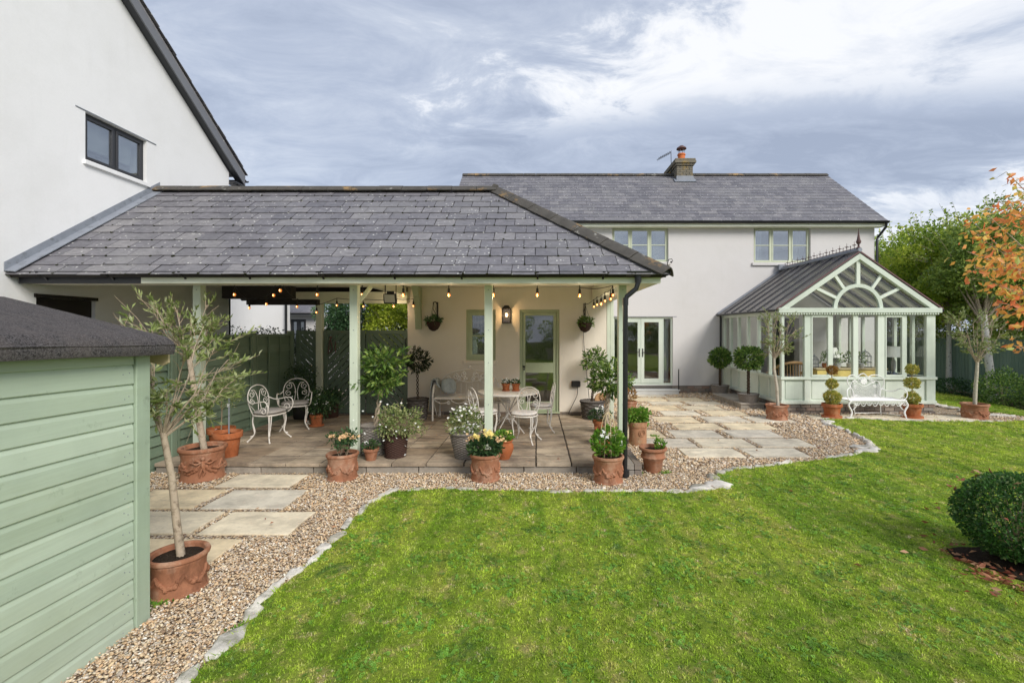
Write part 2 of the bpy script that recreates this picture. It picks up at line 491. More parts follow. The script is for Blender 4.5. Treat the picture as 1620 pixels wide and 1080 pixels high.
M['lf_cherry'] = leaf_mat('cherry_leaf', [(0, (0.84, 0.22, 0.08)), (0.25, (0.90, 0.40, 0.15)), (0.6, (0.92, 0.50, 0.11)), (0.85, (0.88, 0.68, 0.18)), (1, (0.40, 0.52, 0.10))], 0.45, 0.5)
M['lf_fallen'] = leaf_mat('fallen_leaf', [(0, (0.22, 0.05, 0.03)), (0.5, (0.38, 0.15, 0.07)), (1, (0.50, 0.30, 0.17))], 0.6, 0.1)
M['petals'] = leaf_mat('petal_cloud', [(0, (0.75, 0.75, 0.70)), (1, (0.88, 0.88, 0.85))], 0.7, 0.2)


def grass_mat(name, ground=False):
    m = MatB(name)
    big = m.noise(0.55, 5, 0.6)
    mid = m.noise(3.2, 6, 0.62)
    stripes = m.noise(1.0, 4, 0.6, m.scaled(3.2, 0.30, 1))
    g = m.ramp(mid, [(0.30, (0.21, 0.36, 0.030)), (0.5, (0.42, 0.59, 0.055)), (0.70, (0.64, 0.77, 0.115))])
    g = m.mix(m.ramp(big, [(0.40, (0, 0, 0)), (0.66, (0.75, 0.75, 0.75))]), g, (0.60, 0.70, 0.085))
    g = m.mix(m.ramp(stripes, [(0.48, (0, 0, 0)), (0.60, (0.65, 0.65, 0.65))]), g, (0.19, 0.38, 0.022))
    g = m.mix(m.ramp(stripes, [(0.34, (0.7, 0.7, 0.7)), (0.43, (0, 0, 0))]), g, (0.58, 0.60, 0.11))
    g = m.mix(m.ramp(m.noise(5.5, 8, 0.8), [(0.53, (0, 0, 0)), (0.66, (0.9, 0.9, 0.9))]), g, (0.80, 0.66, 0.27))
    g = m.mix(m.ramp(m.noise(3.4, 8, 0.78, m.scaled(1, 1, 1), 0.6), [(0.55, (0, 0, 0)), (0.64, (0.9, 0.9, 0.9))]), g, (0.13, 0.27, 0.045))
    if not ground:
        g = m.mix(1.0, g, m.ramp(m.orand(), [(0, (0.38, 0.42, 0.36)), (0.4, (0.95, 0.98, 0.9)), (0.86, (1.25, 1.25, 1.2)), (0.87, (1.15, 1.0, 2.2)), (1, (1.45, 1.2, 3.0))]), 'MULTIPLY')
        m.col(g)
        m.fin(0.55, 0.25)
        tr = m.n.new('ShaderNodeBsdfTranslucent')
        m.l.new(g, tr.inputs[0])
        mx = m.n.new('ShaderNodeMixShader')
        mx.inputs[0].default_value = 0.4
        m.l.new(m.b.outputs[0], mx.inputs[1])
        m.l.new(tr.outputs[0], mx.inputs[2])
        m.l.new(mx.outputs[0], m.out.inputs[0])
        return m.m
    g = m.mix(m.noise(60, 5, 0.7), (0.07, 0.09, 0.025), g)
    m.col(g)
    m.bump(m.noise(45, 6, 0.75), 1.0, 0.03)
    return m.fin(0.9, 0.1)


M['grass'] = grass_mat('grass_blade')
M['clover'] = simple('clover_leaf', (0.17, 0.36, 0.04), 0.5, 0.4, 30, orv=0.45)
M['lawn'] = grass_mat('lawn_turf', True)


def wicker_mat(name, ca, cb):
    m = MatB(name)
    b = m.mix(m.noise(35, 5, 0.7), ca, cb)
    b = m.mix(m.ramp(m.attr('rnd'), [(0.3, (0, 0, 0)), (0.9, (1, 1, 1))]), m.mix(1.0, b, (0.45, 0.43, 0.42), 'MULTIPLY'), b)
    m.col(b)
    m.bump(m.noise(120, 3), 0.4, 0.002)
    return m.fin(0.75, 0.3)


M['wicker'] = wicker_mat('grey_wicker', (0.20, 0.175, 0.15), (0.46, 0.42, 0.38))
M['wicker_dark'] = wicker_mat('dark_wicker', (0.05, 0.025, 0.02), (0.14, 0.075, 0.055))
M['bark_basket'] = wicker_mat('bark_strip', (0.09, 0.08, 0.075), (0.22, 0.20, 0.18))


def glass_mat(name, lo, hi, tint=(0.9, 0.93, 0.92)):
    m = MatB(name)
    m.n.remove(m.b)
    tr = m.n.new('ShaderNodeBsdfTransparent')
    tr.inputs[0].default_value = (*tint, 1)
    gl = m.n.new('ShaderNodeBsdfGlossy')
    gl.inputs['Roughness'].default_value = 0.01
    fr = m.n.new('ShaderNodeFresnel')
    geo = m.n.new('ShaderNodeNewGeometry')
    m.l.new(m.math('SUBTRACT', 1.5, m.math('MULTIPLY', geo.outputs['Backfacing'], 1.5 - 1 / 1.5)), fr.inputs[0])
    bp = m.n.new('ShaderNodeBump')
    bp.inputs['Strength'].default_value = 0.06
    bp.inputs['Distance'].default_value = 0.02
    m.l.new(m.noise(1.4, 2), bp.inputs['Height'])
    m.l.new(bp.outputs[0], gl.inputs['Normal'])
    f = m.math('ADD', m.math('MULTIPLY', fr.outputs[0], hi), lo, True)
    mx = m.n.new('ShaderNodeMixShader')
    m.l.new(f, mx.inputs[0])
    m.l.new(tr.outputs[0], mx.inputs[1])
    m.l.new(gl.outputs[0], mx.inputs[2])
    m.l.new(mx.outputs[0], m.out.inputs[0])
    return m.m


M['glass'] = glass_mat('window_glass', 0.36, 1.0)
M['glass_low'] = glass_mat('door_glass', 0.10, 1.0)
M['glass_clear'] = glass_mat('conservatory_glass', 0.01, 0.8, (0.985, 0.995, 0.985))


def emis(name, c, s, alpha=None):
    m = MatB(name)
    m.b.inputs['Base Color'].default_value = (*c, 1)
    m.b.inputs['Emission Color'].default_value = (*c, 1)
    m.b.inputs['Emission Strength'].default_value = s
    return m.m


M['bulb'] = emis('amber_bulb', (1.0, 0.30, 0.06), 0.28)
M['filament'] = emis('glowing_filament', (1.0, 0.55, 0.18), 3.2)
M['candle'] = emis('lantern_bulb', (1.0, 0.55, 0.20), 9)

M['cons_roof'] = None
M['cons_roof'] = simple('conservatory_roof_sheet', (0.22, 0.20, 0.205), 0.22, 0.15, 2, spec=0.6, dirt=((0.20, 0.18, 0.17), 3, 0.5, 0.8))
_m = M['cons_roof']
_t = _m.node_tree.nodes.new('ShaderNodeBsdfTransparent')
_t.inputs[0].default_value = (0.92, 0.92, 0.88, 1)
_x = _m.node_tree.nodes.new('ShaderNodeMixShader')
_x.inputs[0].default_value = 0.45
_m.node_tree.links.new(_m.node_tree.nodes['Principled BSDF'].outputs[0], _x.inputs[1])
_m.node_tree.links.new(_t.outputs[0], _x.inputs[2])
_m.node_tree.links.new(_x.outputs[0], _m.node_tree.nodes['Material Output'].inputs[0])
M['maroon'] = simple('maroon_trim', (0.13, 0.065, 0.065), 0.5, 0.2, 5)
M['terr_pot_orange'] = simple('chimney_pot_clay', (0.62, 0.17, 0.05), 0.8, 0.15, 8)
M['lichen'] = simple('lichen_stone', (0.20, 0.18, 0.14), 0.95, 0.35, 14, 40, 0.7, 0.008, 0.1, dirt=((0.42, 0.27, 0.06), 5, 0.55, 0.7))
M['cable'] = simple('cable', (0.02, 0.018, 0.016), 0.6, 0.1, 5)
M['blue_bit'] = simple('blue_china', (0.14, 0.19, 0.30), 0.3, 0.4, 30)
M['rootlabel'] = simple('plant_label', (0.75, 0.76, 0.80), 0.5, 0.1, 30)

# ------------------------------------------------------------------ mesh helpers


def P(px, py, Y):
    return Vector(((px - VX) * Y / F_PX, Y, EYE - (py - VY) * Y / F_PX))


def G(px, py, z=0.0):
    return P(px, py, (EYE - z) * F_PX / (py - VY))


def clip_poly(poly, a, b, c):
    """keep a*x+b*y<=c"""
    out = []
    n = len(poly)
    for i in range(n):
        p, q = poly[i], poly[(i + 1) % n]
        dp, dq = a * p[0] + b * p[1] - c, a * q[0] + b * q[1] - c
        if dp <= 0:
            out.append(p)
        if (dp < 0 < dq) or (dq < 0 < dp):
            t = dp / (dp - dq)
            out.append((p[0] + (q[0] - p[0]) * t, p[1] + (q[1] - p[1]) * t))
    return out


class MB:
    def __init__(s, T=None):
        s.v, s.f, s.r = [], [], []
        s.T = T
        s.cur = 0.0

    def _add(s, vs, fs):
        o = len(s.v)
        if s.T is not None:
            vs = [s.T @ Vector(v) for v in vs]
        s.v.extend([tuple(v) for v in vs])
        s.r.extend([s.cur] * len(vs))
        s.f.extend([tuple(i + o for i in f) for f in fs])

    def box(s, x0, x1, y0, y1, z0, z1):
        s._add([(x0, y0, z0), (x1, y0, z0), (x1, y1, z0), (x0, y1, z0), (x0, y0, z1), (x1, y0, z1), (x1, y1, z1), (x0, y1, z1)],
               [(3, 2, 1, 0), (4, 5, 6, 7), (0, 1, 5, 4), (1, 2, 6, 5), (2, 3, 7, 6), (3, 0, 4, 7)])
        return s

    def bar(s, a, b, w, h, up=(0, 0, 1)):
        """rectangular bar from a to b, width w (sideways), height h (along up)"""
        a, b = Vector(a), Vector(b)
        d = (b - a).normalized()
        up = Vector(up)
        side = d.cross(up)
        if side.length < 1e-4:
            side = Vector((1, 0, 0))
        side.normalize()
        u = side.cross(d).normalized()
        vs = []
        for p in (a, b):
            for sx, sz in ((-1, -1), (1, -1), (1, 1), (-1, 1)):
                vs.append(p + side * (sx * w / 2) + u * (sz * h / 2))
        s._add(vs, [(3, 2, 1, 0), (4, 5, 6, 7), (0, 1, 5, 4), (1, 2, 6, 5), (2, 3, 7, 6), (3, 0, 4, 7)])
        return s

    def prism(s, pts, d):
        """pts: 3d polygon, extruded by vector d"""
        n = len(pts)
        pts = [Vector(p) for p in pts]
        d = Vector(d)
        vs = pts + [p + d for p in pts]
        fs = [tuple(reversed(range(n))), tuple(range(n, 2 * n))]
        for i in range(n):
            j = (i + 1) % n
            fs.append((i, j, n + j, n + i))
        s._add(vs, fs)
        return s

    def tube(s, pts, r, n=6, closed=False, caps=True):
        pts = [Vector(p) for p in pts]
        m = len(pts)
        if not hasattr(r, '__len__'):
            r = [r] * m
        vs, fs = [], []
        prev = None
        for i, p in enumerate(pts):
            if closed:
                d = pts[(i + 1) % m] - pts[i - 1]
            else:
                d = pts[min(i + 1, m - 1)] - pts[max(i - 1, 0)]
            if d.length < 1e-9:
                d = Vector((0, 0, 1))
            d.normalize()
            if prev is None:
                a = Vector((0, 0, 1)) if abs(d.z) < 0.9 else Vector((1, 0, 0))
                u = d.cross(a).normalized()
            else:
                u = prev - d * prev.dot(d)
                if u.length < 1e-6:
                    u = d.cross(Vector((0, 0, 1)) if abs(d.z) < 0.9 else Vector((1, 0, 0)))
                u.normalize()
            prev = u
            w = d.cross(u)
            for j in range(n):
                t = 2 * math.pi * j / n
                vs.append(p + (u * math.cos(t) + w * math.sin(t)) * r[i])
        for i in range(m if closed else m - 1):
            i2 = (i + 1) % m
            for j in range(n):
                j2 = (j + 1) % n
                fs.append((i * n + j, i * n + j2, i2 * n + j2, i2 * n + j))
        if caps and not closed:
            fs.append(tuple(reversed(range(n))))
            fs.append(tuple(range((m - 1) * n, m * n)))
        s._add(vs, fs)
        return s

    def lathe(s, prof, n=28, c=(0, 0, 0), wob=None, cap=True):
        c = Vector(c)
        vs, fs = [], []
        for i, (r, z) in enumerate(prof):
            for j in range(n):
                t = 2 * math.pi * j / n
                rr = r + (wob(i, j, t) if wob else 0)
                vs.append(c + Vector((rr * math.cos(t), rr * math.sin(t), z)))
        for i in range(len(prof) - 1):
            for j in range(n):
                j2 = (j + 1) % n
                fs.append((i * n + j, i * n + j2, (i + 1) * n + j2, (i + 1) * n + j))
        if cap:
            fs.append(tuple(reversed(range(n))))
            fs.append(tuple(range((len(prof) - 1) * n, len(prof) * n)))
        s._add(vs, fs)
        return s

    def ball(s, c, r, n=10, m=7, sq=(1, 1, 1), jit=0.0):
        c = Vector(c)
        vs, fs = [c + Vector((0, 0, -r * sq[2]))], []
        for i in range(1, m):
            a = math.pi * i / m - math.pi / 2
            for j in range(n):
                t = 2 * math.pi * j / n
                q = 1 + (rnd.uniform(-jit, jit) if jit else 0)
                vs.append(c + Vector((r * q * sq[0] * math.cos(a) * math.cos(t), r * q * sq[1] * math.cos(a) * math.sin(t), r * q * sq[2] * math.sin(a))))
        vs.append(c + Vector((0, 0, r * sq[2])))
        for j in range(n):
            fs.append((0, 1 + (j + 1) % n, 1 + j))
            L = len(vs) - 1
            b = 1 + (m - 2) * n
            fs.append((L, b + j, b + (j + 1) % n))
        for i in range(m - 2):
            for j in range(n):
                j2 = (j + 1) % n
                fs.append((1 + i * n + j, 1 + i * n + j2, 1 + (i + 1) * n + j2, 1 + (i + 1) * n + j))
        s._add(vs, fs)
        return s

    def mesh(s, name, off=None):
        me = bpy.data.meshes.new(name)
        v = s.v
        if off is not None:
            v = [(x - off[0], y - off[1], z - off[2]) for x, y, z in v]
        me.from_pydata(v, [], s.f)
        if any(s.r):
            at = me.attributes.new('rnd', 'FLOAT', 'POINT')
            at.data.foreach_set('value', s.r)
        return me

    def build(s, name, mat, parent=None, smooth=False, bevel=0.0, kind=None, world_co=True):
        off = root_of(parent).location if (parent is not None and world_co) else None
        me = s.mesh(name, off)
        me.materials.append(mat)
        if smooth:
            me.polygons.foreach_set('use_smooth', [True] * len(me.polygons))
            me.update()
        o = link(name, me, parent)
        if smooth:
            smooth_by_angle(me)
        if bevel:
            bv = o.modifiers.new('bevel', 'BEVEL')
            bv.width = bevel
            bv.segments = 1
            bv.limit_method = 'ANGLE'
        if kind:
            o['kind'] = kind
        return o


def smooth_by_angle(me):
    me.polygons.foreach_set('use_smooth', [True] * len(me.polygons))
    try:
        me.set_sharp_from_angle(angle=math.radians(42))
    except Exception:
        pass


def root_of(o):
    while o.parent is not None:
        o = o.parent
    return o


def link(name, data, parent=None):
    o = bpy.data.objects.new(name, data)
    C.objects.link(o)
    if parent is not None:
        o.parent = parent
    return o


def thing(name, label, cat, loc=(0, 0, 0), group=None, rz=0.0):
    o = bpy.data.objects.new(name, None)
    o.empty_display_size = 0.1
    o.location = loc
    o.rotation_euler = (0, 0, rz)
    C.objects.link(o)
    o['label'] = label
    o['category'] = cat
    if group:
        o['group'] = group
    return o


def tag(o, label, cat, group=None, kind=None):
    o['label'] = label
    o['category'] = cat
    if group:
        o['group'] = group
    if kind:
        o['kind'] = kind
    return o


def structure(o, label=None):
    o['kind'] = 'structure'
    if label:
        o['label'] = label
    return o


def copy_tree(o, parent=None):
    c = o.copy()
    C.objects.link(c)
    c.parent = parent
    for ch in o.children:
        copy_tree(ch, c)
    return c


def leaves(name, cen, dirs, size, aspect, mat, parent=None, jit=0.35, fold=0.15, kind=None, world_co=True, bias=None):
    """one mesh of many leaf-sized faces. cen, dirs: N x 3"""
    cen = np.asarray(cen, float)
    N = len(cen)
    d = np.asarray(dirs, float) + npr.normal(0, jit, (N, 3))
    d /= np.linalg.norm(d, axis=1)[:, None] + 1e-9
    a = npr.normal(0, 1, (N, 3))
    s_ = np.cross(d, a)
    s_ /= np.linalg.norm(s_, axis=1)[:, None] + 1e-9
    n_ = np.cross(d, s_)
    L = size * npr.uniform(0.65, 1.25, (N, 1))
    W = L * aspect
    V = np.empty((N, 4, 3))
    V[:, 0] = cen
    V[:, 1] = cen + d * L * 0.5 + s_ * W * 0.5 + n_ * L * fold
    V[:, 2] = cen + d * L
    V[:, 3] = cen + d * L * 0.5 - s_ * W * 0.5 + n_ * L * fold
    if parent is not None and world_co:
        V -= np.array(root_of(parent).location)
    me = bpy.data.meshes.new(name)
    me.vertices.add(N * 4)
    me.vertices.foreach_set('co', V.reshape(-1))
    me.loops.add(N * 6)
    me.polygons.add(N * 2)
    idx = np.arange(N)[:, None] * 4 + np.array([0, 1, 2, 0, 2, 3])[None]
    me.loops.foreach_set('vertex_index', idx.reshape(-1).astype(np.int32))
    me.polygons.foreach_set('loop_start', (np.arange(N * 2) * 3).astype(np.int32))
    me.polygons.foreach_set('loop_total', np.full(N * 2, 3, np.int32))
    me.update(calc_edges=True)
    r = npr.uniform(0, 1, N) if bias is None else np.clip(bias + npr.normal(0, 0.16, N), 0, 1)
    at = me.attributes.new('rnd', 'FLOAT', 'POINT')
    at.data.foreach_set('value', np.repeat(r, 4).astype(np.float32))
    me.materials.append(mat)
    o = link(name, me, parent)
    if kind:
        o['kind'] = kind
    return o


def sph(N, shell=0.6):
    d = npr.normal(0, 1, (N, 3))
    d /= np.linalg.norm(d, axis=1)[:, None]
    r = npr.uniform(shell ** 3, 1, (N, 1)) ** (1 / 3)
    return d, r


def lumpy_ball(name, c, rx, ry, rz_, N, size, aspect, mat, parent, shell=0.55, lump=0.08, jit=0.5, out=1.0):
    d, r = sph(N, shell)
    ph = npr.uniform(0, 6.28, 6)
    bump = 1 + lump * (np.sin(3 * d[:, :1] * 2 + ph[0]) + np.sin(5 * d[:, 1:2] + ph[1]) + np.sin(6 * d[:, 2:3] + ph[2]))
    cen = np.array(c) + d * r * bump * np.array([rx, ry, rz_])
    return leaves(name, cen, d * out, size, aspect, mat, parent, jit)


# ------------------------------------------------------------------ ground, gravel, lawn
ground_mat = simple('earth', (0.10, 0.08, 0.05), 0.95, 0.4, 1.5, 20, 0.8, 0.03, 0.1, dirt=((0.08, 0.12, 0.03), 0.8, 0.45, 0.6))
g = MB()
g._add([(-400, -60, -0.05), (400, -60, -0.05), (400, 700, -0.05), (-400, 700, -0.05)], [(0, 1, 2, 3)])
structure(g.build('ground', ground_mat), 'bare earth reaching away beyond the garden')

g = MB()
GRX = [(-9, -10.5), (11.5, -10.5), (11.5, 16), (-9, 16)]
g._add([(x, y, -0.012) for x, y in GRX], [(0, 1, 2, 3)])
structure(g.build('gravel_bed', M['gravel']), 'buff gravel bed around the patio and paving')

edge_px = [(300, 1080), (372, 1012), (438, 936), (498, 892), (545, 842), (583, 802), (622, 780), (700, 776), (800, 779), (900, 781), (1000, 780), (1090, 782), (1150, 774), (1128, 755), (1160, 745), (1235, 737), (1300, 729), (1352, 721), (1388, 711), (1372, 697), (1340, 682), (1312, 672), (1300, 664), (1350, 663), (1420, 667), (1500, 668), (1590, 668)]
edge = [(G(x, y).x, G(x, y).y) for x, y in edge_px]
lawn_poly = [(-1.5, -10.5), (-1.55, -1.0), (-1.72, 1.4)] + edge + [(11.25, 10.25), (11.0, 10.96), (10.6, 12.3), (9.75, 13.4), (9.7, 16.6), (13.4, 16.6), (13.0, 15.2), (12.2, 12.4), (11.7, 10.8), (11.3, 8), (10.6, 5), (9.6, 2), (9.0, -10.5)]


def resample(poly, step, wob=0.0, closed=True):
    out = []
    n = len(poly)
    for i in range(n if closed else n - 1):
        a, b = np.array(poly[i]), np.array(poly[(i + 1) % n])
        m_ = max(1, int(np.linalg.norm(b - a) / step))
        for j in range(m_):
            t = j / m_
            q = a + (b - a) * t
            nn = np.array([-(b - a)[1], (b - a)[0]])
            nn = nn / (np.linalg.norm(nn) + 1e-9)
            out.append(tuple(q + nn * npr.normal(0, wob)))
    return out


lawn_ring = resample(lawn_poly, 0.18, 0.015)


def inside(px_, py_, poly):
    px_, py_ = np.asarray(px_), np.asarray(py_)
    res = np.zeros(px_.shape, bool)
    n = len(poly)
    j = n - 1
    for i in range(n):
        xi, yi = poly[i]
        xj, yj = poly[j]
        c = ((yi > py_) != (yj > py_)) & (px_ < (xj - xi) * (py_ - yi) / (yj - yi + 1e-12) + xi)
        res ^= c
        j = i
    return res


g = MB()
LZ = 0.022
g.prism([(x, y, -0.01) for x, y in lawn_ring], (0, 0, LZ + 0.01))
if (lambda p: sum((p[i][0] * p[(i + 1) % len(p)][1] - p[(i + 1) % len(p)][0] * p[i][1]) for i in range(len(p))))(lawn_ring) < 0:
    g.f = [tuple(reversed(f)) for f in g.f]
lawn = g.build('lawn', M['lawn'])
structure(lawn, 'mown lawn with a curved edge against the gravel')


def gn_scatter(name, pts, scl, protos, mat_label, tilt=0.25, kind='stuff', label=None, cat=None):
    """points carry scale and rotation; a Geometry Nodes modifier puts one of the prototypes on each"""
    N = len(pts)
    me = bpy.data.meshes.new(name)
    me.vertices.add(N)
    me.vertices.foreach_set('co', np.asarray(pts, np.float32).reshape(-1))
    a = me.attributes.new('scl', 'FLOAT_VECTOR', 'POINT')
    a.data.foreach_set('vector', np.asarray(scl, np.float32).reshape(-1))
    rot = np.stack([npr.normal(0, tilt, N), npr.normal(0, tilt, N), npr.uniform(0, 6.28, N)], 1)
    a = me.attributes.new('rot', 'FLOAT_VECTOR', 'POINT')
    a.data.foreach_set('vector', rot.astype(np.float32).reshape(-1))
    o = link(name, me)
    pc = bpy.data.collections.new(name + '_pieces')
    for q in protos:
        pc.objects.link(q)
    ng = bpy.data.node_groups.new(name + '_nodes', 'GeometryNodeTree')
    ng.interface.new_socket('Geometry', in_out='INPUT', socket_type='NodeSocketGeometry')
    ng.interface.new_socket('Geometry', in_out='OUTPUT', socket_type='NodeSocketGeometry')
    nd, lk = ng.nodes, ng.links
    gi, go = nd.new('NodeGroupInput'), nd.new('NodeGroupOutput')
    m2p = nd.new('GeometryNodeMeshToPoints')
    lk.new(gi.outputs[0], m2p.inputs[0])
    ci = nd.new('GeometryNodeCollectionInfo')
    ci.inputs['Collection'].default_value = pc
    ci.inputs['Separate Children'].default_value = True
    ci.inputs['Reset Children'].default_value = True
    iop = nd.new('GeometryNodeInstanceOnPoints')
    lk.new(m2p.outputs[0], iop.inputs['Points'])
    lk.new(ci.outputs[0], iop.inputs['Instance'])
    iop.inputs['Pick Instance'].default_value = True
    for nm, sock in (('rot', 'Rotation'), ('scl', 'Scale')):
        na = nd.new('GeometryNodeInputNamedAttribute')
        na.data_type = 'FLOAT_VECTOR'
        na.inputs['Name'].default_value = nm
        if sock == 'Rotation':
            er = nd.new('FunctionNodeEulerToRotation')
            lk.new(na.outputs['Attribute'], er.inputs[0])
            lk.new(er.outputs[0], iop.inputs['Rotation'])
        else:
            lk.new(na.outputs['Attribute'], iop.inputs[sock])
    lk.new(iop.outputs[0], go.inputs[0])
    md = o.modifiers.new('scatter', 'NODES')
    md.node_group = ng
    o['kind'] = kind
    if label:
        o['label'] = label
        o['category'] = cat
    return o


def proto(name, mb, mat, smooth=True):
    me = mb.mesh(name)
    me.materials.append(mat)
    if smooth:
        me.polygons.foreach_set('use_smooth', [True] * len(me.polygons))
    return bpy.data.objects.new(name, me)


def grass_tuft(nb, h, spread, w):
    mb = MB()
    for i in range(nb):
        a = rnd.uniform(0, 6.28)
        r0 = spread * math.sqrt(rnd.random())
        x, y = r0 * math.cos(a), r0 * math.sin(a)
        b = rnd.uniform(0, 6.28)
        lean = rnd.uniform(0.15, 1.0) * h
        hh = h * rnd.uniform(0.55, 1.1)
        ww = w * rnd.uniform(0.7, 1.3)
        sx, sy = -math.sin(b) * ww, math.cos(b) * ww
        cx, cy = math.cos(b), math.sin(b)
        mb._add([(x - sx, y - sy, 0), (x + sx, y + sy, 0), (x + cx * lean * 0.35 + sx * .8, y + cy * lean * 0.35 + sy * .8, hh * 0.6),
                 (x + cx * lean * 0.35 - sx * .8, y + cy * lean * 0.35 - sy * .8, hh * 0.6), (x + cx * lean, y + cy * lean, hh)],
                [(0, 1, 2, 3), (3, 2, 4)])
    return mb


def clover(nb):
    mb = MB()
    for i in range(nb):
        a = rnd.uniform(0, 6.28)
        r0 = 0.035 * math.sqrt(rnd.random())
        x, y, z = r0 * math.cos(a), r0 * math.sin(a), rnd.uniform(0.010, 0.022)
        for q in range(3):
            t = a + q * 2.1
            dx, dy = math.cos(t), math.sin(t)
            L = 0.012
            mb._add([(x, y, z), (x + dx * L - dy * L * .6, y + dy * L + dx * L * .6, z + .003), (x + dx * L * 1.5, y + dy * L * 1.5, z), (x + dx * L + dy * L * .6, y + dy * L - dx * L * .6, z + .003)], [(0, 1, 2, 3)])
    return mb


def scatter_pts(x0, x1, y0, y1, dens):
    n = int((x1 - x0) * (y1 - y0) * dens)
    return npr.uniform(x0, x1, n), npr.uniform(y0, y1, n)


tufts = [proto('grass_tuft', grass_tuft(8, 0.019, 0.024, 0.0030), M['grass'], False) for _ in range(5)]
tufts += [proto('grass_tuft', grass_tuft(9, 0.011, 0.030, 0.0036), M['grass'], False) for _ in range(3)]
gx, gy, gs = [], [], []
for (y0, y1, dens, sc_) in ((1.9, 3.6, 2000, 0.85), (3.6, 5.2, 1300, 1.0), (5.2, 7.6, 700, 1.3), (7.6, 11, 260, 1.9), (11, 16.6, 110, 2.4)):
    x, y = scatter_pts(-3.0, 13.4, y0, y1, dens)
    keep = inside(x, y, lawn_poly) & (x < y * 1.12 + 0.5) & (x > -y * 0.95)
    gx.append(x[keep])
    gy.append(y[keep])
    gs.append(np.full(keep.sum(), sc_))
x, y, s_ = np.concatenate(gx), np.concatenate(gy), np.concatenate(gs)
ball_c = (4.06, 3.92)
keep = (x - ball_c[0]) ** 2 + (y - ball_c[1]) ** 2 > 0.46 ** 2
x, y, s_ = x[keep], y[keep], s_[keep]
sv = s_ * npr.uniform(0.7, 1.25, len(s_))
gn_scatter('grass', np.stack([x, y, np.full(len(x), LZ - 0.003)], 1), np.stack([sv, sv, sv * npr.uniform(0.6, 1.1, len(sv)) / np.sqrt(s_)], 1), tufts, None, 0.2,
           label='short green grass with clover covering the lawn', cat='grass')
# longer fringe along the stone edging
fr = resample(edge, 0.02, 0.025, False)
fr = np.array(fr)
fr = fr + npr.normal(0, 0.02, fr.shape)
kk = inside(fr[:, 0], fr[:, 1], lawn_poly)
fr = fr[kk]
longt = [proto('long_tuft', grass_tuft(12, 0.045, 0.03, 0.0024), M['grass'], False) for _ in range(4)]
sv = npr.uniform(0.7, 1.4, len(fr))
cx_, cy_ = [], []
for _ in range(300):
    a_, b_ = rnd.uniform(-2, 6), rnd.uniform(2.2, 7)
    nn_ = rnd.randint(6, 40)
    rr_ = rnd.uniform(.03, .14)
    cx_ += list(npr.normal(a_, rr_, nn_))
    cy_ += list(npr.normal(b_, rr_, nn_))
cx_, cy_ = np.array(cx_), np.array(cy_)
kk_ = inside(cx_, cy_, lawn_poly) & ((cx_ - ball_c[0]) ** 2 + (cy_ - ball_c[1]) ** 2 > .3)
cx_, cy_ = cx_[kk_], cy_[kk_]
clv = [proto('clover_patch', clover(7), M['clover'], False) for _ in range(3)]
sv_ = npr.uniform(.3, .55, len(cx_))
gn_scatter('clover', np.stack([cx_, cy_, np.full(len(cx_), LZ)], 1), np.stack([sv_, sv_, sv_], 1), clv, None, .25,
           label='darker clover patches growing through the lawn', cat='clover')
gn_scatter('grass_fringe', np.stack([fr[:, 0], fr[:, 1], np.full(len(fr), 0.0)], 1), np.stack([sv, sv, sv], 1), longt, None, 0.3,
           label='longer grass fringe hanging over the stone edging', cat='grass')

# pebbles
def pebble():
    mb = MB()
    mb.ball((0, 0, 0), 1.0, 6, 4, (1, rnd.uniform(.6, .9), rnd.uniform(.4, .6)), 0.16)
    return mb


paver_rects = []
for (y0, y1, xs) in ((5.86, 6.40, [(-4.05, -3.08)]), (5.15, 5.79, [(-4.72, -3.80), (-3.74, -2.80)]), (4.50, 5.09, [(-4.27, -3.35), (-3.29, -2.37)]), (3.90, 4.44, [(-4.7, -3.78), (-3.72, -2.76)])):
    for a, b in xs:
        paver_rects.append((a, b, y0, y1))
for (y0, y1, xs) in ((13.80, 14.36, [(3.04, 3.92)]), (13.02, 13.64, [(2.69, 3.65), (3.73, 4.70)]), (12.30, 12.94, [(3.04, 3.95), (4.06, 4.98)]), (11.52, 12.18, [(2.69, 3.62), (3.74, 4.70)]),
                     (10.78, 11.42, [(2.95, 3.86), (4.03, 4.94)]), (10.0, 10.68, [(2.62, 3.55), (3.68, 4.62), (4.70, 5.62)]), (9.30, 9.92, [(2.85, 3.80), (3.88, 4.84)]), (8.58, 9.24, [(1.50, 2.42), (2.56, 3.50), (3.62, 4.56)]),
                     (7.88, 8.52, [(1.86, 2.76), (2.80, 3.74), (3.82, 4.76)]), (7.24, 7.82, [(2.34, 3.28), (3.36, 4.30)])):
    for a, b in xs:
        paver_rects.append((a, b, y0, y1))
PX0, PX1, PY0, PY1 = -5.28, 1.22, 6.46, 10.2       # patio
gx, gy, gs = [], [], []
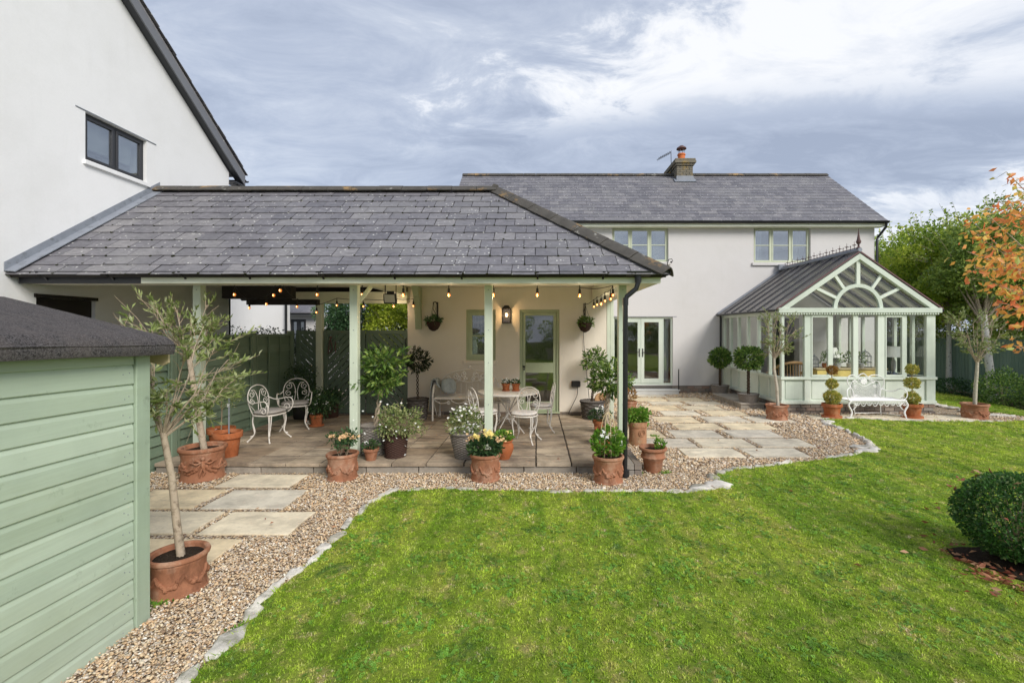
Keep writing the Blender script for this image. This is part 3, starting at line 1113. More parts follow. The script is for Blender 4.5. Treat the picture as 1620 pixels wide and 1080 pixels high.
for (x0, x1, y0, y1, dens, sc_) in ((-3.3, 0.2, 1.9, 3.4, 5200, 0.0080), (-5.2, 0, 3.4, 5.0, 4200, 0.0085), (-5.3, 3.5, 5.0, 6.6, 3000, 0.0098), (1.2, 6.2, 6.6, 9, 1700, 0.0125), (1.2, 6.4, 9, 14.6, 750, 0.017), (5.8, 11.4, 9.2, 12.5, 900, 0.015)):
    x, y = scatter_pts(x0, x1, y0, y1, dens)
    keep = ~inside(x, y, lawn_poly)
    keep &= ~((x > PX0) & (x < PX1 + .2) & (y > PY0 - 0.02) & (y < 11))
    keep &= ~((x > 5.8) & (y > 11.05))
    keep &= ~((x < -2.66) & (y < 3.2))
    for (a, b, c, d) in paver_rects:
        keep &= ~((x > a - .005) & (x < b + .005) & (y > c - .035) & (y < d + .035))
    gx.append(x[keep])
    gy.append(y[keep])
    gs.append(sc_ * npr.lognormal(0, 0.28, keep.sum()))
x, y, s_ = np.concatenate(gx), np.concatenate(gy), np.concatenate(gs)
peb = [proto('pebble', pebble(), M['pebble']) for _ in range(8)]
gn_scatter('gravel', np.stack([x, y, s_ * 0.25 + npr.uniform(-0.012, 0.010, len(x))], 1), np.stack([s_ * npr.uniform(.8, 1.4, len(s_)), s_, s_], 1), peb, None, 0.35,
           label='loose buff and grey pebbles around the paving', cat='gravel')

# small weeds in the gravel near the front pot and the edging
wp = [G(245, 955), G(262, 948), G(375, 1000), G(400, 985), G(420, 960), G(365, 1040), G(1010, 748), G(1052, 748), G(1035, 690)]
cen = np.concatenate([np.array([[p.x, p.y, 0.0]]) + npr.normal(0, 0.04, (60, 3)) * np.array([1, 1, 0]) for p in wp])
o = leaves('gravel_weeds', cen, np.tile([0, 0, 1.0], (len(cen), 1)), 0.035, 0.5, M['lf_fresh'], None, 0.6)
tag(o, 'small green weeds growing through the gravel', 'weeds', kind='stuff')

# paving: every slab is a piece of the paving
def slab_mesh(w, d, h, jag=0.006):
    mb = MB()
    ring = []
    for (a, b) in (((0, 0), (w, 0)), ((w, 0), (w, d)), ((w, d), (0, d)), ((0, d), (0, 0))):
        for t in (0, .22, .48, .75):
            ring.append((a[0] + (b[0] - a[0]) * t + rnd.uniform(-jag, jag), a[1] + (b[1] - a[1]) * t + rnd.uniform(-jag, jag)))
    n = len(ring)
    vs = [(x, y, 0) for x, y in ring] + [(x, y, h - .006) for x, y in ring] + [(w / 2 + (x - w / 2) * .985, d / 2 + (y - d / 2) * .985, h) for x, y in ring]
    fs = [tuple(range(2 * n, 3 * n))]
    for i in range(n):
        j = (i + 1) % n
        fs += [(i, j, n + j, n + i), (n + i, n + j, 2 * n + j, 2 * n + i)]
    mb._add(vs, fs)
    return mb


path = link('path', None)
structure(path, 'two areas of sandstone stepping slabs laid in gravel')
for (a, b, c, d) in paver_rects:
    me = slab_mesh(b - a - .03, d - c - .05, 0.05, .010).mesh('paver')
    me.materials.append(M['paver'])
    o = link('paver', me, path)
    o.location = (a + .015 + rnd.uniform(-.012, .012), c + .025, -0.045 + rnd.uniform(-.003, .004))
    o.rotation_euler = (rnd.uniform(-.003, .003), rnd.uniform(-.003, .003), rnd.uniform(-.008, .008))

PZ = 0.13
patio = link('patio', None)
structure(patio, 'raised stone patio under the porch roof')
mb = MB()
mb.box(PX0, PX1, PY0 + .05, 10.25, -0.04, PZ - 0.006)
mb.build('patio_base', M['joint'], patio)
xs = [PX0, -4.85, -3.98, -3.46, -2.99, -2.0, -1.52, -1.0, 0.0, 0.49, PX1]
ys = [PY0, 6.88, 7.33, 7.76, 8.2, 8.64, 9.1, 9.56, 9.9, 10.19]
for i in range(len(xs) - 1):
    for j in range(len(ys) - 1):
        g_ = 0.022 if xs[i] in (-1.0, 0.0, 0.49) else 0.011
        w, d = xs[i + 1] - xs[i] - g_, ys[j + 1] - ys[j] - 0.034
        me = slab_mesh(w, d, 0.045, 0.004).mesh('patio_slab')
        me.materials.append(M['patio'])
        o = link('patio_slab', me, patio)
        o.location = (xs[i] + g_ / 2, ys[j] + 0.005, PZ - 0.045 + rnd.uniform(-.002, .003))
for i in range(9):      # riser stones under the slab nosing
    a = PX0 + i * 0.73
    mb = MB()
    mb.box(a + .006, min(a + .724, PX1 - .01), PY0 + .028, PY0 + .09, -.03, PZ - .052)
    mb.build('riser_stone', M['riser'], patio, bevel=0.006)
bw = thing('block_kerb', 'low grey block kerb beside the patio end, next to the black downpipe', 'kerb', (1.33, 6.4, 0))
for j in range(9):
    for kx in range(2):
        for kz in range(2):
            mb = MB()
            a = 1.235 + kx * .105
            mb.box(a, a + .098, 6.34 + j * .26 + (.02 if kz else 0), 6.59 + j * .26 + (.02 if kz else 0) - .004, kz * .09 - .02, kz * .09 + .062)
            mb.build('brick', M['brick'], bw, bevel=0.004)

# edging stones between gravel and lawn
es = thing('stone_edging', 'irregular pale limestone edging curving between gravel and lawn', 'stone edging', (0.5, 5.8, 0))


def rock_mesh(L, W, Hh):
    mb = MB()
    n, m = 13, 8
    ph = rnd.uniform(0, 6)
    mb.ball((0, 0, 0), 1, n, m, (L / 2, W / 2, Hh / 2), 0.10)
    mb.v = [(x * (1 + .16 * math.sin(5 * x / L + ph) * math.cos(9 * y / W)), y * (1 + .18 * math.sin(8 * x / L + 2 * ph)), min(z, Hh * .36) + .006 * math.sin(31 * x + ph) + rnd.uniform(-.006, .006)) for x, y, z in mb.v]
    return mb


def along(poly, dists):
    P_ = np.array(poly)
    seg = np.linalg.norm(np.diff(P_, axis=0), axis=1)
    cum = np.concatenate([[0], np.cumsum(seg)])
    res = []
    for dd in dists:
        i = min(len(seg) - 1, np.searchsorted(cum, dd) - 1 if dd > 0 else 0)
        t = (dd - cum[i]) / seg[i]
        d = (P_[i + 1] - P_[i]) / seg[i]
        res.append((P_[i] + d * t * seg[i], d))
    return res, cum[-1]


full_edge = [(-1.72, 1.6)] + edge
_, tot = along(full_edge, [0])
dd = 0.15
while dd < tot - 0.1:
    L = rnd.uniform(0.13, 0.36)
    (pd,), _ = along(full_edge, [min(dd + L / 2, tot - .01)])
    p, d = pd
    px_ = VX + p[0] / p[1] * F_PX
    gap = rnd.random()
    if not (gap < 0.16 and p[1] > 4):
        nrm = np.array([-d[1], d[0]])
        W = rnd.uniform(.08, .15)
        hgt = rnd.uniform(.05, .085)
        if px_ > 1310 and p[1] < 11 and p[0] < 7.0:
            hgt *= 1.5
        me = rock_mesh(L * 1.02, W, hgt).mesh('edging_stone')
        me.materials.append(M['edge_stone'])
        smooth_by_angle(me)
        o = link('edging_stone', me, es)
        q = p + nrm * rnd.uniform(0.01, 0.05)
        o.location = (q[0] - .5, q[1] - 5.8, 0.012)
        o.rotation_euler = (rnd.uniform(-.1, .1), rnd.uniform(-.06, .06), math.atan2(d[1], d[0]) + rnd.uniform(-.3, .3))
    dd += L + rnd.uniform(-.02, .05)
# right-hand strip of edging beyond the olive pot, and the flat stone by the porch corner
for (px_, py_, L, W) in ((1478, 641, .35, .2), (1492, 643, .3, .18), (1507, 646, .35, .15), (1524, 650, .35, .15), (1573, 658, .3, .12), (1592, 659, .35, .12), (1136, 769, .36, .26), (1110, 774, .3, .2), (1310, 669, .3, .2), (1365, 709, .42, .2), (1372, 715, .38, .2)):
    p = G(px_, py_)
    me = rock_mesh(L, W, .08).mesh('edging_stone')
    me.materials.append(M['edge_stone'])
    smooth_by_angle(me)
    o = link('edging_stone', me, es)
    o.location = (p.x - .5, p.y - 5.8, 0.02)
    o.rotation_euler = (0, 0, rnd.uniform(-.4, .4))

# ------------------------------------------------------------------ walls, windows
def wall_boxes(mb, u0, u1, z0, z1, d0, d1, holes):
    us = sorted(set([u0, u1] + [h[0] for h in holes] + [h[1] for h in holes]))
    for a, b in zip(us[:-1], us[1:]):
        hs = sorted([(h[2], h[3]) for h in holes if h[0] <= a + 1e-6 and h[1] >= b - 1e-6])
        z = z0
        for (ha, hb) in hs:
            if ha > z:
                mb.box(a, b, d0, d1, z, ha)
            z = hb
        if z < z1:
            mb.box(a, b, d0, d1, z, z1)


def T_front(x, y, z):
    return Matrix.Translation((x, y, z))


def T_side(x, y, z):
    # local x -> +Y, local y (inward) -> -X
    return Matrix.Translation((x, y, z)) @ Matrix.Rotation(math.radians(90), 4, 'Z')


def casement(parent, T, w, h, cols, bar, matf, matg, fo=0.045, sash=0.045, set_in=0.08, name='window', dep=0.06, sill=None, sillmat=None, open_cols=None):
    """frame + a pane child per light; local x along, y inward, z up from the bottom left corner"""
    mb = MB(T)
    y0, y1 = set_in, set_in + dep
    mb.box(0, w, y0, y1, 0, fo)
    mb.box(0, w, y0, y1, h - fo, h)
    mb.box(0, fo, y0, y1, fo, h - fo)
    mb.box(w - fo, w, y0, y1, fo, h - fo)
    tot = sum(cols)
    x = fo
    gl = []
    inner = w - 2 * fo
    mw = 0.045
    avail = inner - mw * (len(cols) - 1)
    for i, c in enumerate(cols):
        cw = avail * c / tot
        a, b = x, x + cw
        if i < len(cols) - 1:
            mb.box(b, b + mw, y0 + .002, y1 - .002, fo, h - fo)
        ys0, ys1 = y0 - .012, y1 - .012
        s_ = sash
        mb.box(a + .002, b - .002, ys0, ys1, fo + .002, fo + s_)
        mb.box(a + .002, b - .002, ys0, ys1, h - fo - s_, h - fo - .002)
        mb.box(a + .002, a + s_, ys0, ys1, fo + s_, h - fo - s_)
        mb.box(b - s_, b - .002, ys0, ys1, fo + s_, h - fo - s_)
        if bar:
            for bz in (bar if isinstance(bar, (list, tuple)) else [0.5]):
                zz = fo + (h - 2 * fo) * bz
                mb.box(a + s_, b - s_, ys0 + .006, ys1 - .006, zz - .013, zz + .013)
        gl.append((a + s_ - .004, b - s_ + .004))
        x = b + mw
    fr_ = mb.build(name, matf, parent, bevel=0.003)
    for a, b in gl:
        q = MB(T)
        q.box(a, b, y0 + .014, y0 + .020, fo + sash - .004, h - fo - sash + .004)
        q.build('pane', matg, fr_)
    if sill:
        q = MB(T)
        q.box(-sill[0], w + sill[0], -sill[1], y0 + .01, -sill[2], -.001)
        q.build('sill', sillmat or M['render'], fr_, bevel=0.004)
    return fr_


def gutter(mb, a, b, r=0.055, n=7):
    """half round gutter from a to b (level)"""
    a, b = Vector(a), Vector(b)
    d = (b - a).normalized()
    side = d.cross(Vector((0, 0, 1)))
    out = []
    for rr in (r, r - 0.006):
        for j in range(n + 1):
            t = math.pi * j / n
            out.append((-math.cos(t) * rr, -math.sin(t) * rr))
    o1 = [a + side * x + Vector((0, 0, z)) for x, z in out[:n + 1]]
    i1 = [a + side * x + Vector((0, 0, z)) for x, z in reversed(out[n + 1:])]
    mb.prism(o1 + i1, b - a)


def slate_part(w, L, th):
    mb = MB()
    # local: x across, y up the slope, z normal. lower edge raised over the course below
    mb._add([(0, 0, .010), (w, 0, .010), (w, L, 0.0), (0, L, 0.0), (0, 0, .010 + th), (w, 0, .010 + th), (w, L, th * .6), (0, L, th * .6)],
            [(3, 2, 1, 0), (4, 5, 6, 7), (0, 1, 5, 4), (1, 2, 6, 5), (2, 3, 7, 6), (3, 0, 4, 7)])
    return mb


def slate_mb_clip(mb, x0, x1, yb, L, th, rowlim):
    """clipped slate as a prism in roof-plane coordinates; rowlim: list of (a,b,c) half planes"""
    poly = [(x0, yb), (x1, yb), (x1, yb + L), (x0, yb + L)]
    for (a, b, c) in rowlim:
        poly = clip_poly(poly, a, b, c)
        if len(poly) < 3:
            return False
    ar = abs(sum(poly[i][0] * poly[(i + 1) % len(poly)][1] - poly[(i + 1) % len(poly)][0] * poly[i][1] for i in range(len(poly)))) / 2
    if ar < 0.002:
        return False
    def zz(y):
        return .010 * (1 - (y - yb) / L)
    n = len(poly)
    vs = [(x, y, zz(y)) for x, y in poly] + [(x, y, zz(y) + th) for x, y in poly]
    fs = [tuple(reversed(range(n))), tuple(range(n, 2 * n))] + [(i, (i + 1) % n, n + (i + 1) % n, n + i) for i in range(n)]
    mb._add(vs, fs)
    return True


def roof_T(origin, slope_dir, across):
    """matrix mapping (x across, y up slope, z normal)"""
    a, s_ = Vector(across).normalized(), Vector(slope_dir).normalized()
    n_ = a.cross(s_)
    m = Matrix.Identity(4)
    for i in range(3):
        m[i][0], m[i][1], m[i][2], m[i][3] = a[i], s_[i], n_[i], origin[i]
    return m


# ---- left gable house
lh = thing('gable_house', 'tall white rendered house with a steep gable and black barge board on the left', 'house', (-7.6, 8, 0))
WX = -7.0
mb = MB(T_side(WX, 0, 0))
# wall polygon with holes: build as strips below the gable line
y_a, y_b = -1.5, 10.66
win = (7.265, 8.41, 4.61, 5.365)
dk = (6.55, 7.43, 1.2, 2.43)
wall_boxes(mb, y_a, y_b, -.02, 5.56, 0, .3, [win, dk])
apexY, apexZ = 4.9, 9.77
mb.prism([(y_a, 0, 5.56), (y_b, 0, 5.56), (apexY, 0, apexZ - .02), (y_a, 0, 5.56 + .2)], (0, .3, 0))
mb.build('wall', M['render_cool'], lh)
mb = MB()
mb.box(-13, -7.3, 10.4, 10.66, -.02, 5.5)
mb.box(-13, -12.7, -1.5, 10.4, -.02, 5.5)
mb.build('rear_wall', M['render_cool'], lh)
mb = MB()
mb.box(-12.6, -7.31, 3, 10.4, 2.9, 3.0)
mb.build('upper_floor', M['dark_room'], lh)
# roof slopes and verge
mb = MB()
sl = (9.77 - 5.52) / (11.0 - 4.9)
for (ya, za, yb, zb) in ((11.0, 5.56, 4.9, 9.81), (-1.5, 5.4, 4.9, 9.81)):
    mb.prism([(-13, ya, za), (-6.84, ya, za), (-6.84, yb, zb), (-13, yb, zb)], (0, 0, .05))
mb.build('roof', M['slate'], lh)
Tg = roof_T((-7.6, 11.03, 5.60), (0, 4.9 - 11.0, 9.81 - 5.56), (-1, 0, 0))
for j in range(30):       # slate edges along the verge
    mb = MB(roof_T((-6.80, 11.05, 5.605), (0, 4.9 - 11.0, 9.81 - 5.56), (-1, 0, 0)))
    slate_mb_clip(mb, rnd.uniform(-.012, .012), .33, j * .245, .30, .010, [])
    mb.build('slate', M['slate'], lh)
mb = MB()
mb.prism([(-6.86, 11.0, 5.35), (-6.86, 11.0, 5.565), (-6.86, 4.9, 9.815), (-6.86, 4.9, 9.60)], (.025, 0, 0))
mb.build('barge_board', simple('barge_grey', (0.16, 0.165, 0.18), 0.35, 0.1, 4), lh)
mb = MB()
mb.prism([(-7.0, 11.0, 5.36), (-7.0, 4.9, 9.61), (-6.861, 4.9, 9.61), (-6.861, 11.0, 5.36)], (0, 0, .02))
mb.prism([(-7.1, 10.665, 5.33), (-6.84, 10.665, 5.33), (-6.84, 11.0, 5.33), (-7.1, 11.0, 5.33)], (0, 0, .03))
mb.build('soffit', M['grey_frame'], lh)
mb = MB()
gutter(mb, (-12, 11.06, 5.5), (-6.82, 11.06, 5.5), .055)
mb.build('gutter', M['black'], lh)
mb = MB()
mb.tube([(-6.95, 11.06, 5.44), (-6.98, 11.0, 5.3), (-7.05, 10.74, 5.15), (-7.05, 10.74, 2.5), (-7.05, 10.74, 0)], .034, 8)
mb.build('downpipe', M['black'], lh, True)
casement(lh, T_side(WX, win[0], win[2]), win[1] - win[0], win[3] - win[2], [1, 1], None, M['grey_frame'], M['glass'], .045, .04, .06, sill=(.04, .045, .07), sillmat=M['render_cool'])
mb = MB(T_side(WX, 0, 0))
mb.box(win[0] - .16, win[1] + .2, -.012, 0, win[3] + .008, win[3] + .02)
mb.build('drip_bead', M['lead'], lh)
mb = MB(T_side(WX, 0, 0))
mb.box(win[0] + .2, win[1] - .15, .16, .2, win[2] + .25, win[3])
mb.build('blind', M['curtain'], lh)
mb = MB(T_side(WX, 0, 0))
mb.box(dk[0], dk[1], .06, .1, dk[2], dk[3])
mb.box(dk[0] - .03, dk[1] + .03, -.02, .04, dk[3], dk[3] + .05)
mb.build('garage_door', M['dark_wood'], lh)

# ---- porch with its room behind
porch = thing('porch', 'open slate roofed porch on pale green posts in front of a cream rendered room', 'porch', (-2.7, 8.6, 0))
EY, EZ = 6.20, 2.715          # front eave
RY, RZ = 8.67, 4.545          # ridge
XE = 1.73                     # right eave
XR = XE - (RY - EY)           # ridge end
sdir = Vector((0, RY - EY, RZ - EZ))
SL = sdir.length
su = sdir.normalized()
bY = 2 * RY - EY
# roof decks below the slates
mb = MB()
nrm = Vector((1, 0, 0)).cross(su)
dn = -nrm * 0.055
mb.prism([(-7.0, EY, EZ), (XE, EY, EZ), (XR, RY, RZ), (-7.0, RY, RZ)], tuple(dn))
mb.prism([(XE, EY + .001, EZ), (XE, bY, EZ), (XR, RY, RZ)], (-.04, 0, -.03))
mb.prism([(XE, bY, EZ), (-7.0, bY, EZ), (-7.0, RY, RZ), (XR, RY, RZ)], (0, -.02, -.05))
mb.build('roof_deck', M['dark_wood'], porch)
Tf = roof_T((0, EY - .035, EZ - .022), su, (1, 0, 0))
SW, TH = 0.318, 0.008
rows = 12
ex = SL / rows
me_sl = slate_part(SW - .010, ex + .05, TH).mesh('slate')
me_sl.materials.append(M['slate'])
kx = (RY - EY) / SL
moss = MB()
n_sl = 0
loc0 = porch.location
for r in range(rows):
    yb = r * ex
    off = (r % 2) * SW / 2 + rnd.uniform(-.015, .015)
    x = -7.0 - SW + off
    lim = [(1, kx, XE + .02), (-1, 0, 6.995)]
    while x < XE:
        x1 = x + SW
        full = x > -6.99 and (x1 + kx * (yb + ex + .05) < XE + .02)
        Tj = Tf @ Matrix.Translation((x + .002, yb + rnd.gauss(0, .006) - (.03 if rnd.random() < .012 else 0), rnd.uniform(0, .006)))
        if full:
            o = link('slate', me_sl, porch)
            Mx = Tj @ Matrix.Rotation(rnd.gauss(0, .011), 4, 'Z')
            o.matrix_local = Matrix.Translation(-loc0) @ Mx
            n_sl += 1
        else:
            q = MB(Tf)
            if slate_mb_clip(q, x, x1 - .004, yb, ex + .05, TH, lim):
                q.build('slate', M['slate'], porch)
        for _ in range(2):
            if rnd.random() < .55 and x > -6.8 and x1 + kx * yb < XE:
                q = Tf @ Vector((x + rnd.gauss(0, .006) + (rnd.uniform(0, SW) if rnd.random() < .12 else 0), yb + rnd.uniform(-.008, .04), .014))
                moss.ball(q, rnd.uniform(.008, .020), 6, 4, (1.0, 1.5, .6), .35)
        x = x1
mo = moss.build('moss', M['moss'], porch, kind='stuff')
# side and back slopes: joined courses
sb = MB()
for (org, sd, ac, wid, lims) in (((XE + .03, 0, EZ - .02), (-1, 0, (RZ - EZ) / (RY - EY)), (0, 1, 0), None, 0), ((0, bY + .03, EZ - .02), (0, -1, (RZ - EZ) / (RY - EY)), (-1, 0, 0), None, 1)):
    T2 = roof_T(org, sd, ac)
    sb.T = T2
    for r in range(rows):
        yb = r * ex
        if lims == 0:
            lo, hi = EY, bY
            L = [(1, kx, hi), (-1, kx, -lo)]
        else:
            lo, hi = -XE, 7.0
            L = [(-1, kx, XE), (1, 0, 7.0)]
        x = lo - (r % 2) * SW / 2
        while x < hi:
            sb.cur = rnd.random()
            slate_mb_clip(sb, x, x + SW - .004, yb, ex + .05, TH, L)
            x += SW
sb.build('slates_behind', M['slate'], porch, kind='stuff')


def cap_tile(a, b, w, h, mat, parent, name, up=Vector((0, 0, 1))):
    a, b = Vector(a), Vector(b)
    d = (b - a).normalized()
    side = d.cross(up).normalized()
    u = side.cross(d)
    prof = []
    for t in np.linspace(-1, 1, 7):
        prof.append((t * w / 2, h * (1 - abs(t) ** 1.4)))
    outer = [a + side * x + u * z for x, z in prof]
    inner = [a + side * x * .93 + u * (z - .018) for x, z in reversed(prof)]
    mb = MB()
    mb.prism(outer + inner, b - a)
    return mb.build(name, mat, parent, bevel=.003)


x = -7.0
while x < XR - .05:
    x1 = min(x + .455, XR + .02)
    z = RZ + .0 + rnd.uniform(-.004, .004)
    cap_tile((x, RY, z - .02), (x1 - .008, RY, z - .02), .34, .115, M['ridge'], porch, 'ridge_tile')
    x = x1
ha, hb = Vector((XR, RY, RZ)), Vector((XE + .02, EY - .02, EZ))
nh = 7
for i in range(nh):
    a = ha.lerp(hb, i / nh)
    b = ha.lerp(hb, (i + .985) / nh)
    cap_tile(a + Vector((0, 0, -.025)), b + Vector((0, 0, -.02 + (i % 2) * .002)), .32, .11, M['ridge'], porch, 'hip_tile')
    if i < 7:
        hc, hd = Vector((XR, RY, RZ)), Vector((XE + .02, bY + .02, EZ))
        cap_tile(hc.lerp(hd, i / nh) + Vector((0, 0, -.025)), hc.lerp(hd, (i + .985) / nh) + Vector((0, 0, -.02)), .3, .11, M['ridge'], porch, 'hip_tile')
mb = MB()
mb.tube([ha + Vector((-.04, -.02, .06)), ha + Vector((.03, -.05, .05))], [.07, .05], 8)
mb.build('ridge_mortar', M['ridge'], porch, True)
# lead flashing against the gable wall
mb = MB()
f0, f1 = Vector((-7.0, EY - .05, EZ + .03)), Vector((-7.0, RY + .02, RZ + .05))
n_ = nrm
mb.prism([f0 + Vector((.003, 0, 0)), f0 + Vector((.003, 0, .12)), f1 + Vector((.003, 0, .12)), f1 + Vector((.003, 0, 0))], (.012, 0, 0))
mb.prism([f0 + Vector((.016, 0, 0)), f0 + Vector((.15, 0, -.012)), f1 + Vector((.15, 0, -.012)), f1 + Vector((.016, 0, 0))], tuple(n_ * .012))
mb.build('lead_flashing', M['lead'], porch)
# fascia, soffit, gutter
mb = MB()
mb.box(-5.32, XE - .05, 6.300, 6.34, 2.600, 2.70)
mb.box(XE - .085, XE - .06, 6.342, 10.38, 2.605, 2.70)
mb.build('fascia', M['cream'], porch)
mb = MB()
mb.box(-6.98, -5.322, 6.315, 6.34, 2.60, 2.70)
mb.build('dark_fascia', M['grey_frame'], porch)
mb = MB()
mb.box(-6.98, XE - .09, 6.342, 6.71, 2.612, 2.625)
mb.box(1.34, XE - .09, 6.712, 10.38, 2.612, 2.625)
mb.build('soffit', M['ceiling'], porch)
mb = MB()
gutter(mb, (-6.96, 6.245, 2.75), (XE + .03, 6.245, 2.75), .05)
gutter(mb, (XE + .0, 6.20, 2.743), (XE + .0, 10.5, 2.743), .056)
gt = mb.build('gutter', M['black'], porch)
for xx in (-6.6, -5.7, -4.72, -3.85, -2.86, -1.9, -1.0, 0.02, 0.9):
    mb = MB()
    wdt = .035 if xx != -2.86 else .10
    mb.tube([(xx, 6.235 + .064 * math.cos(t), 2.745 + .064 * math.sin(t)) for t in np.linspace(math.pi, 2 * math.pi, 7)], .008, 4)
    gutter(mb, (xx - wdt / 2, 6.235, 2.747), (xx + wdt / 2, 6.235, 2.747), .063)
    mb.prism([(xx - .012, 6.27, 2.70), (xx + .012, 6.27, 2.70), (xx + .012, 6.312, 2.66), (xx - .012, 6.312, 2.66)], (0, 0, -.02))
    mb.build('gutter_bracket', M['black'], porch)
dp = thing('downpipe', 'black downpipe standing in front of the right hand porch post', 'downpipe', (1.19, 6.27, 0))
mb = MB()
mb.tube([(1.36, 6.235, 2.70), (1.36, 6.235, 2.60), (1.335, 6.24, 2.52), (1.215, 6.25, 2.42), (1.195, 6.255, 2.36), (1.195, 6.26, 1.2), (1.19, 6.27, .08)], .034, 10)
mb.tube([(1.195, 6.255, 2.40), (1.195, 6.257, 2.30)], .040, 10)
mb.build('pipe', M['black'], dp, True)
mb = MB()
gutter(mb, (1.20, 6.235, 2.749), (1.52, 6.235, 2.749), .066)
mb.tube([(1.36, 6.235, 2.70), (1.36, 6.235, 2.60)], [.05, .042], 10)
mb.build('gutter_outlet', M['black'], dp)
mb = MB()
mb.tube([(1.19, 6.27, .10), (1.19, 6.27, -.03)], [.06, .062], 10)
mb.build('drain_collar', M['black'], dp, True)
# header beam, ceiling and posts
mb = MB()
mb.box(-5.0, 1.33, 6.73, 6.85, 2.625, 2.90)
mb.build('header_beam', M['cream'], porch, bevel=.004)
mb = MB()
mb.box(-6.99, 1.50, 6.852, 10.19, 2.90, 2.93)
mb.build('ceiling', M['ceiling'], porch)
mb = MB()
mb.box(1.22, 1.338, 6.853, 10.18, 2.62, 2.899)
mb.build('side_beam', M['cream'], porch, bevel=.004)
for px0 in (-4.95, -2.69, -.745, 1.19):
    mb = MB()
    mb.box(px0, px0 + .115, 6.74, 6.855, PZ, 2.624)
    mb.build('post', M['sage_z'], porch, bevel=.006)
    bl = MB()
    for z in (.9, 1.5, 1.97, 2.55):
        bl.tube([(px0 + .06, 6.739, z), (px0 + .06, 6.734, z)], .007, 6)
    bl.build('bolt', M['lead'], porch)
# back of the porch: beams and post over the gates
mb = MB()
mb.box(-5.3, -2.8, 10.15, 10.27, 2.55, 2.80)
mb.box(-2.93, -2.81, 6.86, 10.14, 2.72, 2.895)
mb.build('rear_beam', M['cream'], porch, bevel=.004)
mb = MB()
mb.box(-4.78, -4.65, 10.15, 10.27, PZ, 2.549)
mb.build('rear_post', M['cream'], porch, bevel=.004)
mb = MB()
mb.bar((-2.67, 6.88, 2.30), (-2.45, 6.95, 2.62), .05, .06)
mb.build('brace', M['cream'], porch, bevel=.004)
mb = MB()
mb.box(-6.05, -4.72, 9.0, 9.2, 2.58, 2.82)
mb.box(-5.95, -4.5, 9.6, 9.75, 2.49, 2.60)
mb.build('dark_beam', M['dark_wood'], porch, bevel=.004)
# cream wall of the room
XW0, XW1, WYf = -2.80, 1.54, 10.2


def wx(px_, Y=10.2):
    return (px_ - VX) * Y / F_PX


def wz(py_, Y=10.2):
    return EYE - (py_ - VY) * Y / F_PX


wn_r = (wx(737), wx(784), wz(570), wz(489.5))
dr_r = (wx(822), wx(885), .19, wz(489.5))
mb = MB()
wall_boxes(mb, XW0, XW1, .19, 2.93, WYf, WYf + .28, [wn_r, dr_r])
mb.box(XW0, XW0 + .25, WYf + .28, 14.5, .0, 2.93)
mb.box(XW1 - .25, XW1, WYf + .28, 14.5, .0, 2.93)
mb.box(XW0 + .25, XW1 - .25, 14.2, 14.5, .0, 2.93)
mb.build('wall', M['render_porch'], porch)
mb = MB()
mb.box(XW0, XW1 + .1, 11.2, 14.5, 2.94, 3.0)
mb.box(XW0 + .3, XW1 - .3, WYf + .3, 14.1, 2.80, 2.85)
mb.build('flat_roof', M['lead'], porch)
mb = MB()
mb.box(XW0 + .26, XW1 - .26, WYf + .285, 14.1, .1, .18)
mb.build('floor', M['floor_in'], porch)
for i in range(22):
    a = XW0 + .02 + i * .197
    if dr_r[0] - .1 < a < dr_r[1] - .1 and i % 2:
        continue
    mb = MB()
    mb.box(a, min(a + .188, XW1), WYf - .018, WYf + .1, PZ - .02, .186)
    mb.build('brick', M['brick'], porch, bevel=.003)
wnd = casement(porch, T_front(wn_r[0], WYf, wn_r[2]), wn_r[1] - wn_r[0], wn_r[3] - wn_r[2], [1], [0.48], M['door'], M['glass_low'], .055, .075, .06, sill=(.04, .06, .075), sillmat=M['render_porch'])
cur = MB()
for i in range(16):
    a = wn_r[0] + .08 + i * .032
    cur.box(a, a + .03, WYf + .22 + (i % 2) * .02, WYf + .235 + (i % 2) * .02, wn_r[2] + .05, wn_r[3] - .05)
cur.build('curtain', simple('patterned_curtain', (0.22, 0.20, 0.17), .9, .8, 26, dirt=((0.06, 0.09, 0.07), 18, .5, .6)), wnd)
# part glazed door
dw, dh = dr_r[1] - dr_r[0], dr_r[3] - dr_r[2]
T = T_front(dr_r[0], WYf, dr_r[2])
mb = MB(T)
mb.box(0, .06, .04, .14, 0, dh)
mb.box(dw - .06, dw, .04, .14, 0, dh)
mb.box(.06, dw - .06, .04, .14, dh - .06, dh)
mb.box(-.01, dw + .01, -.05, .14, -.03, 0)
dfr = mb.build('door', M['door'], porch, bevel=.003)
mb = MB(T)
st = .075
g1 = (wz(574) - dr_r[2], wz(499) - dr_r[2])
g2 = (wz(636) - dr_r[2], wz(590) - dr_r[2])
gx0, gx1 = wx(831) - dr_r[0], wx(875.5) - dr_r[0]
for (a, b, c, d) in ((.063, gx0, .004, dh - .063), (gx1, dw - .063, .004, dh - .063), (gx0, gx1, .004, g2[0]), (gx0, gx1, g2[1], g1[0]), (gx0, gx1, g1[1], dh - .063)):
    mb.box(a, b, .075, .12, c, d)
mb.build('door_leaf', M['door'], dfr, bevel=.003)
for gg in (g1, g2):
    q = MB(T)
    q.box(gx0 - .003, gx1 + .003, .095, .10, gg[0] - .003, gg[1] + .003)
    q.build('pane', M['glass_low'], dfr)
q = MB(T)
q.ball((.095, .045, wz(580) - dr_r[2]), .026, 10, 7)
q.tube([(.095, .075, wz(580) - dr_r[2]), (.095, .045, wz(580) - dr_r[2])], .012, 8)
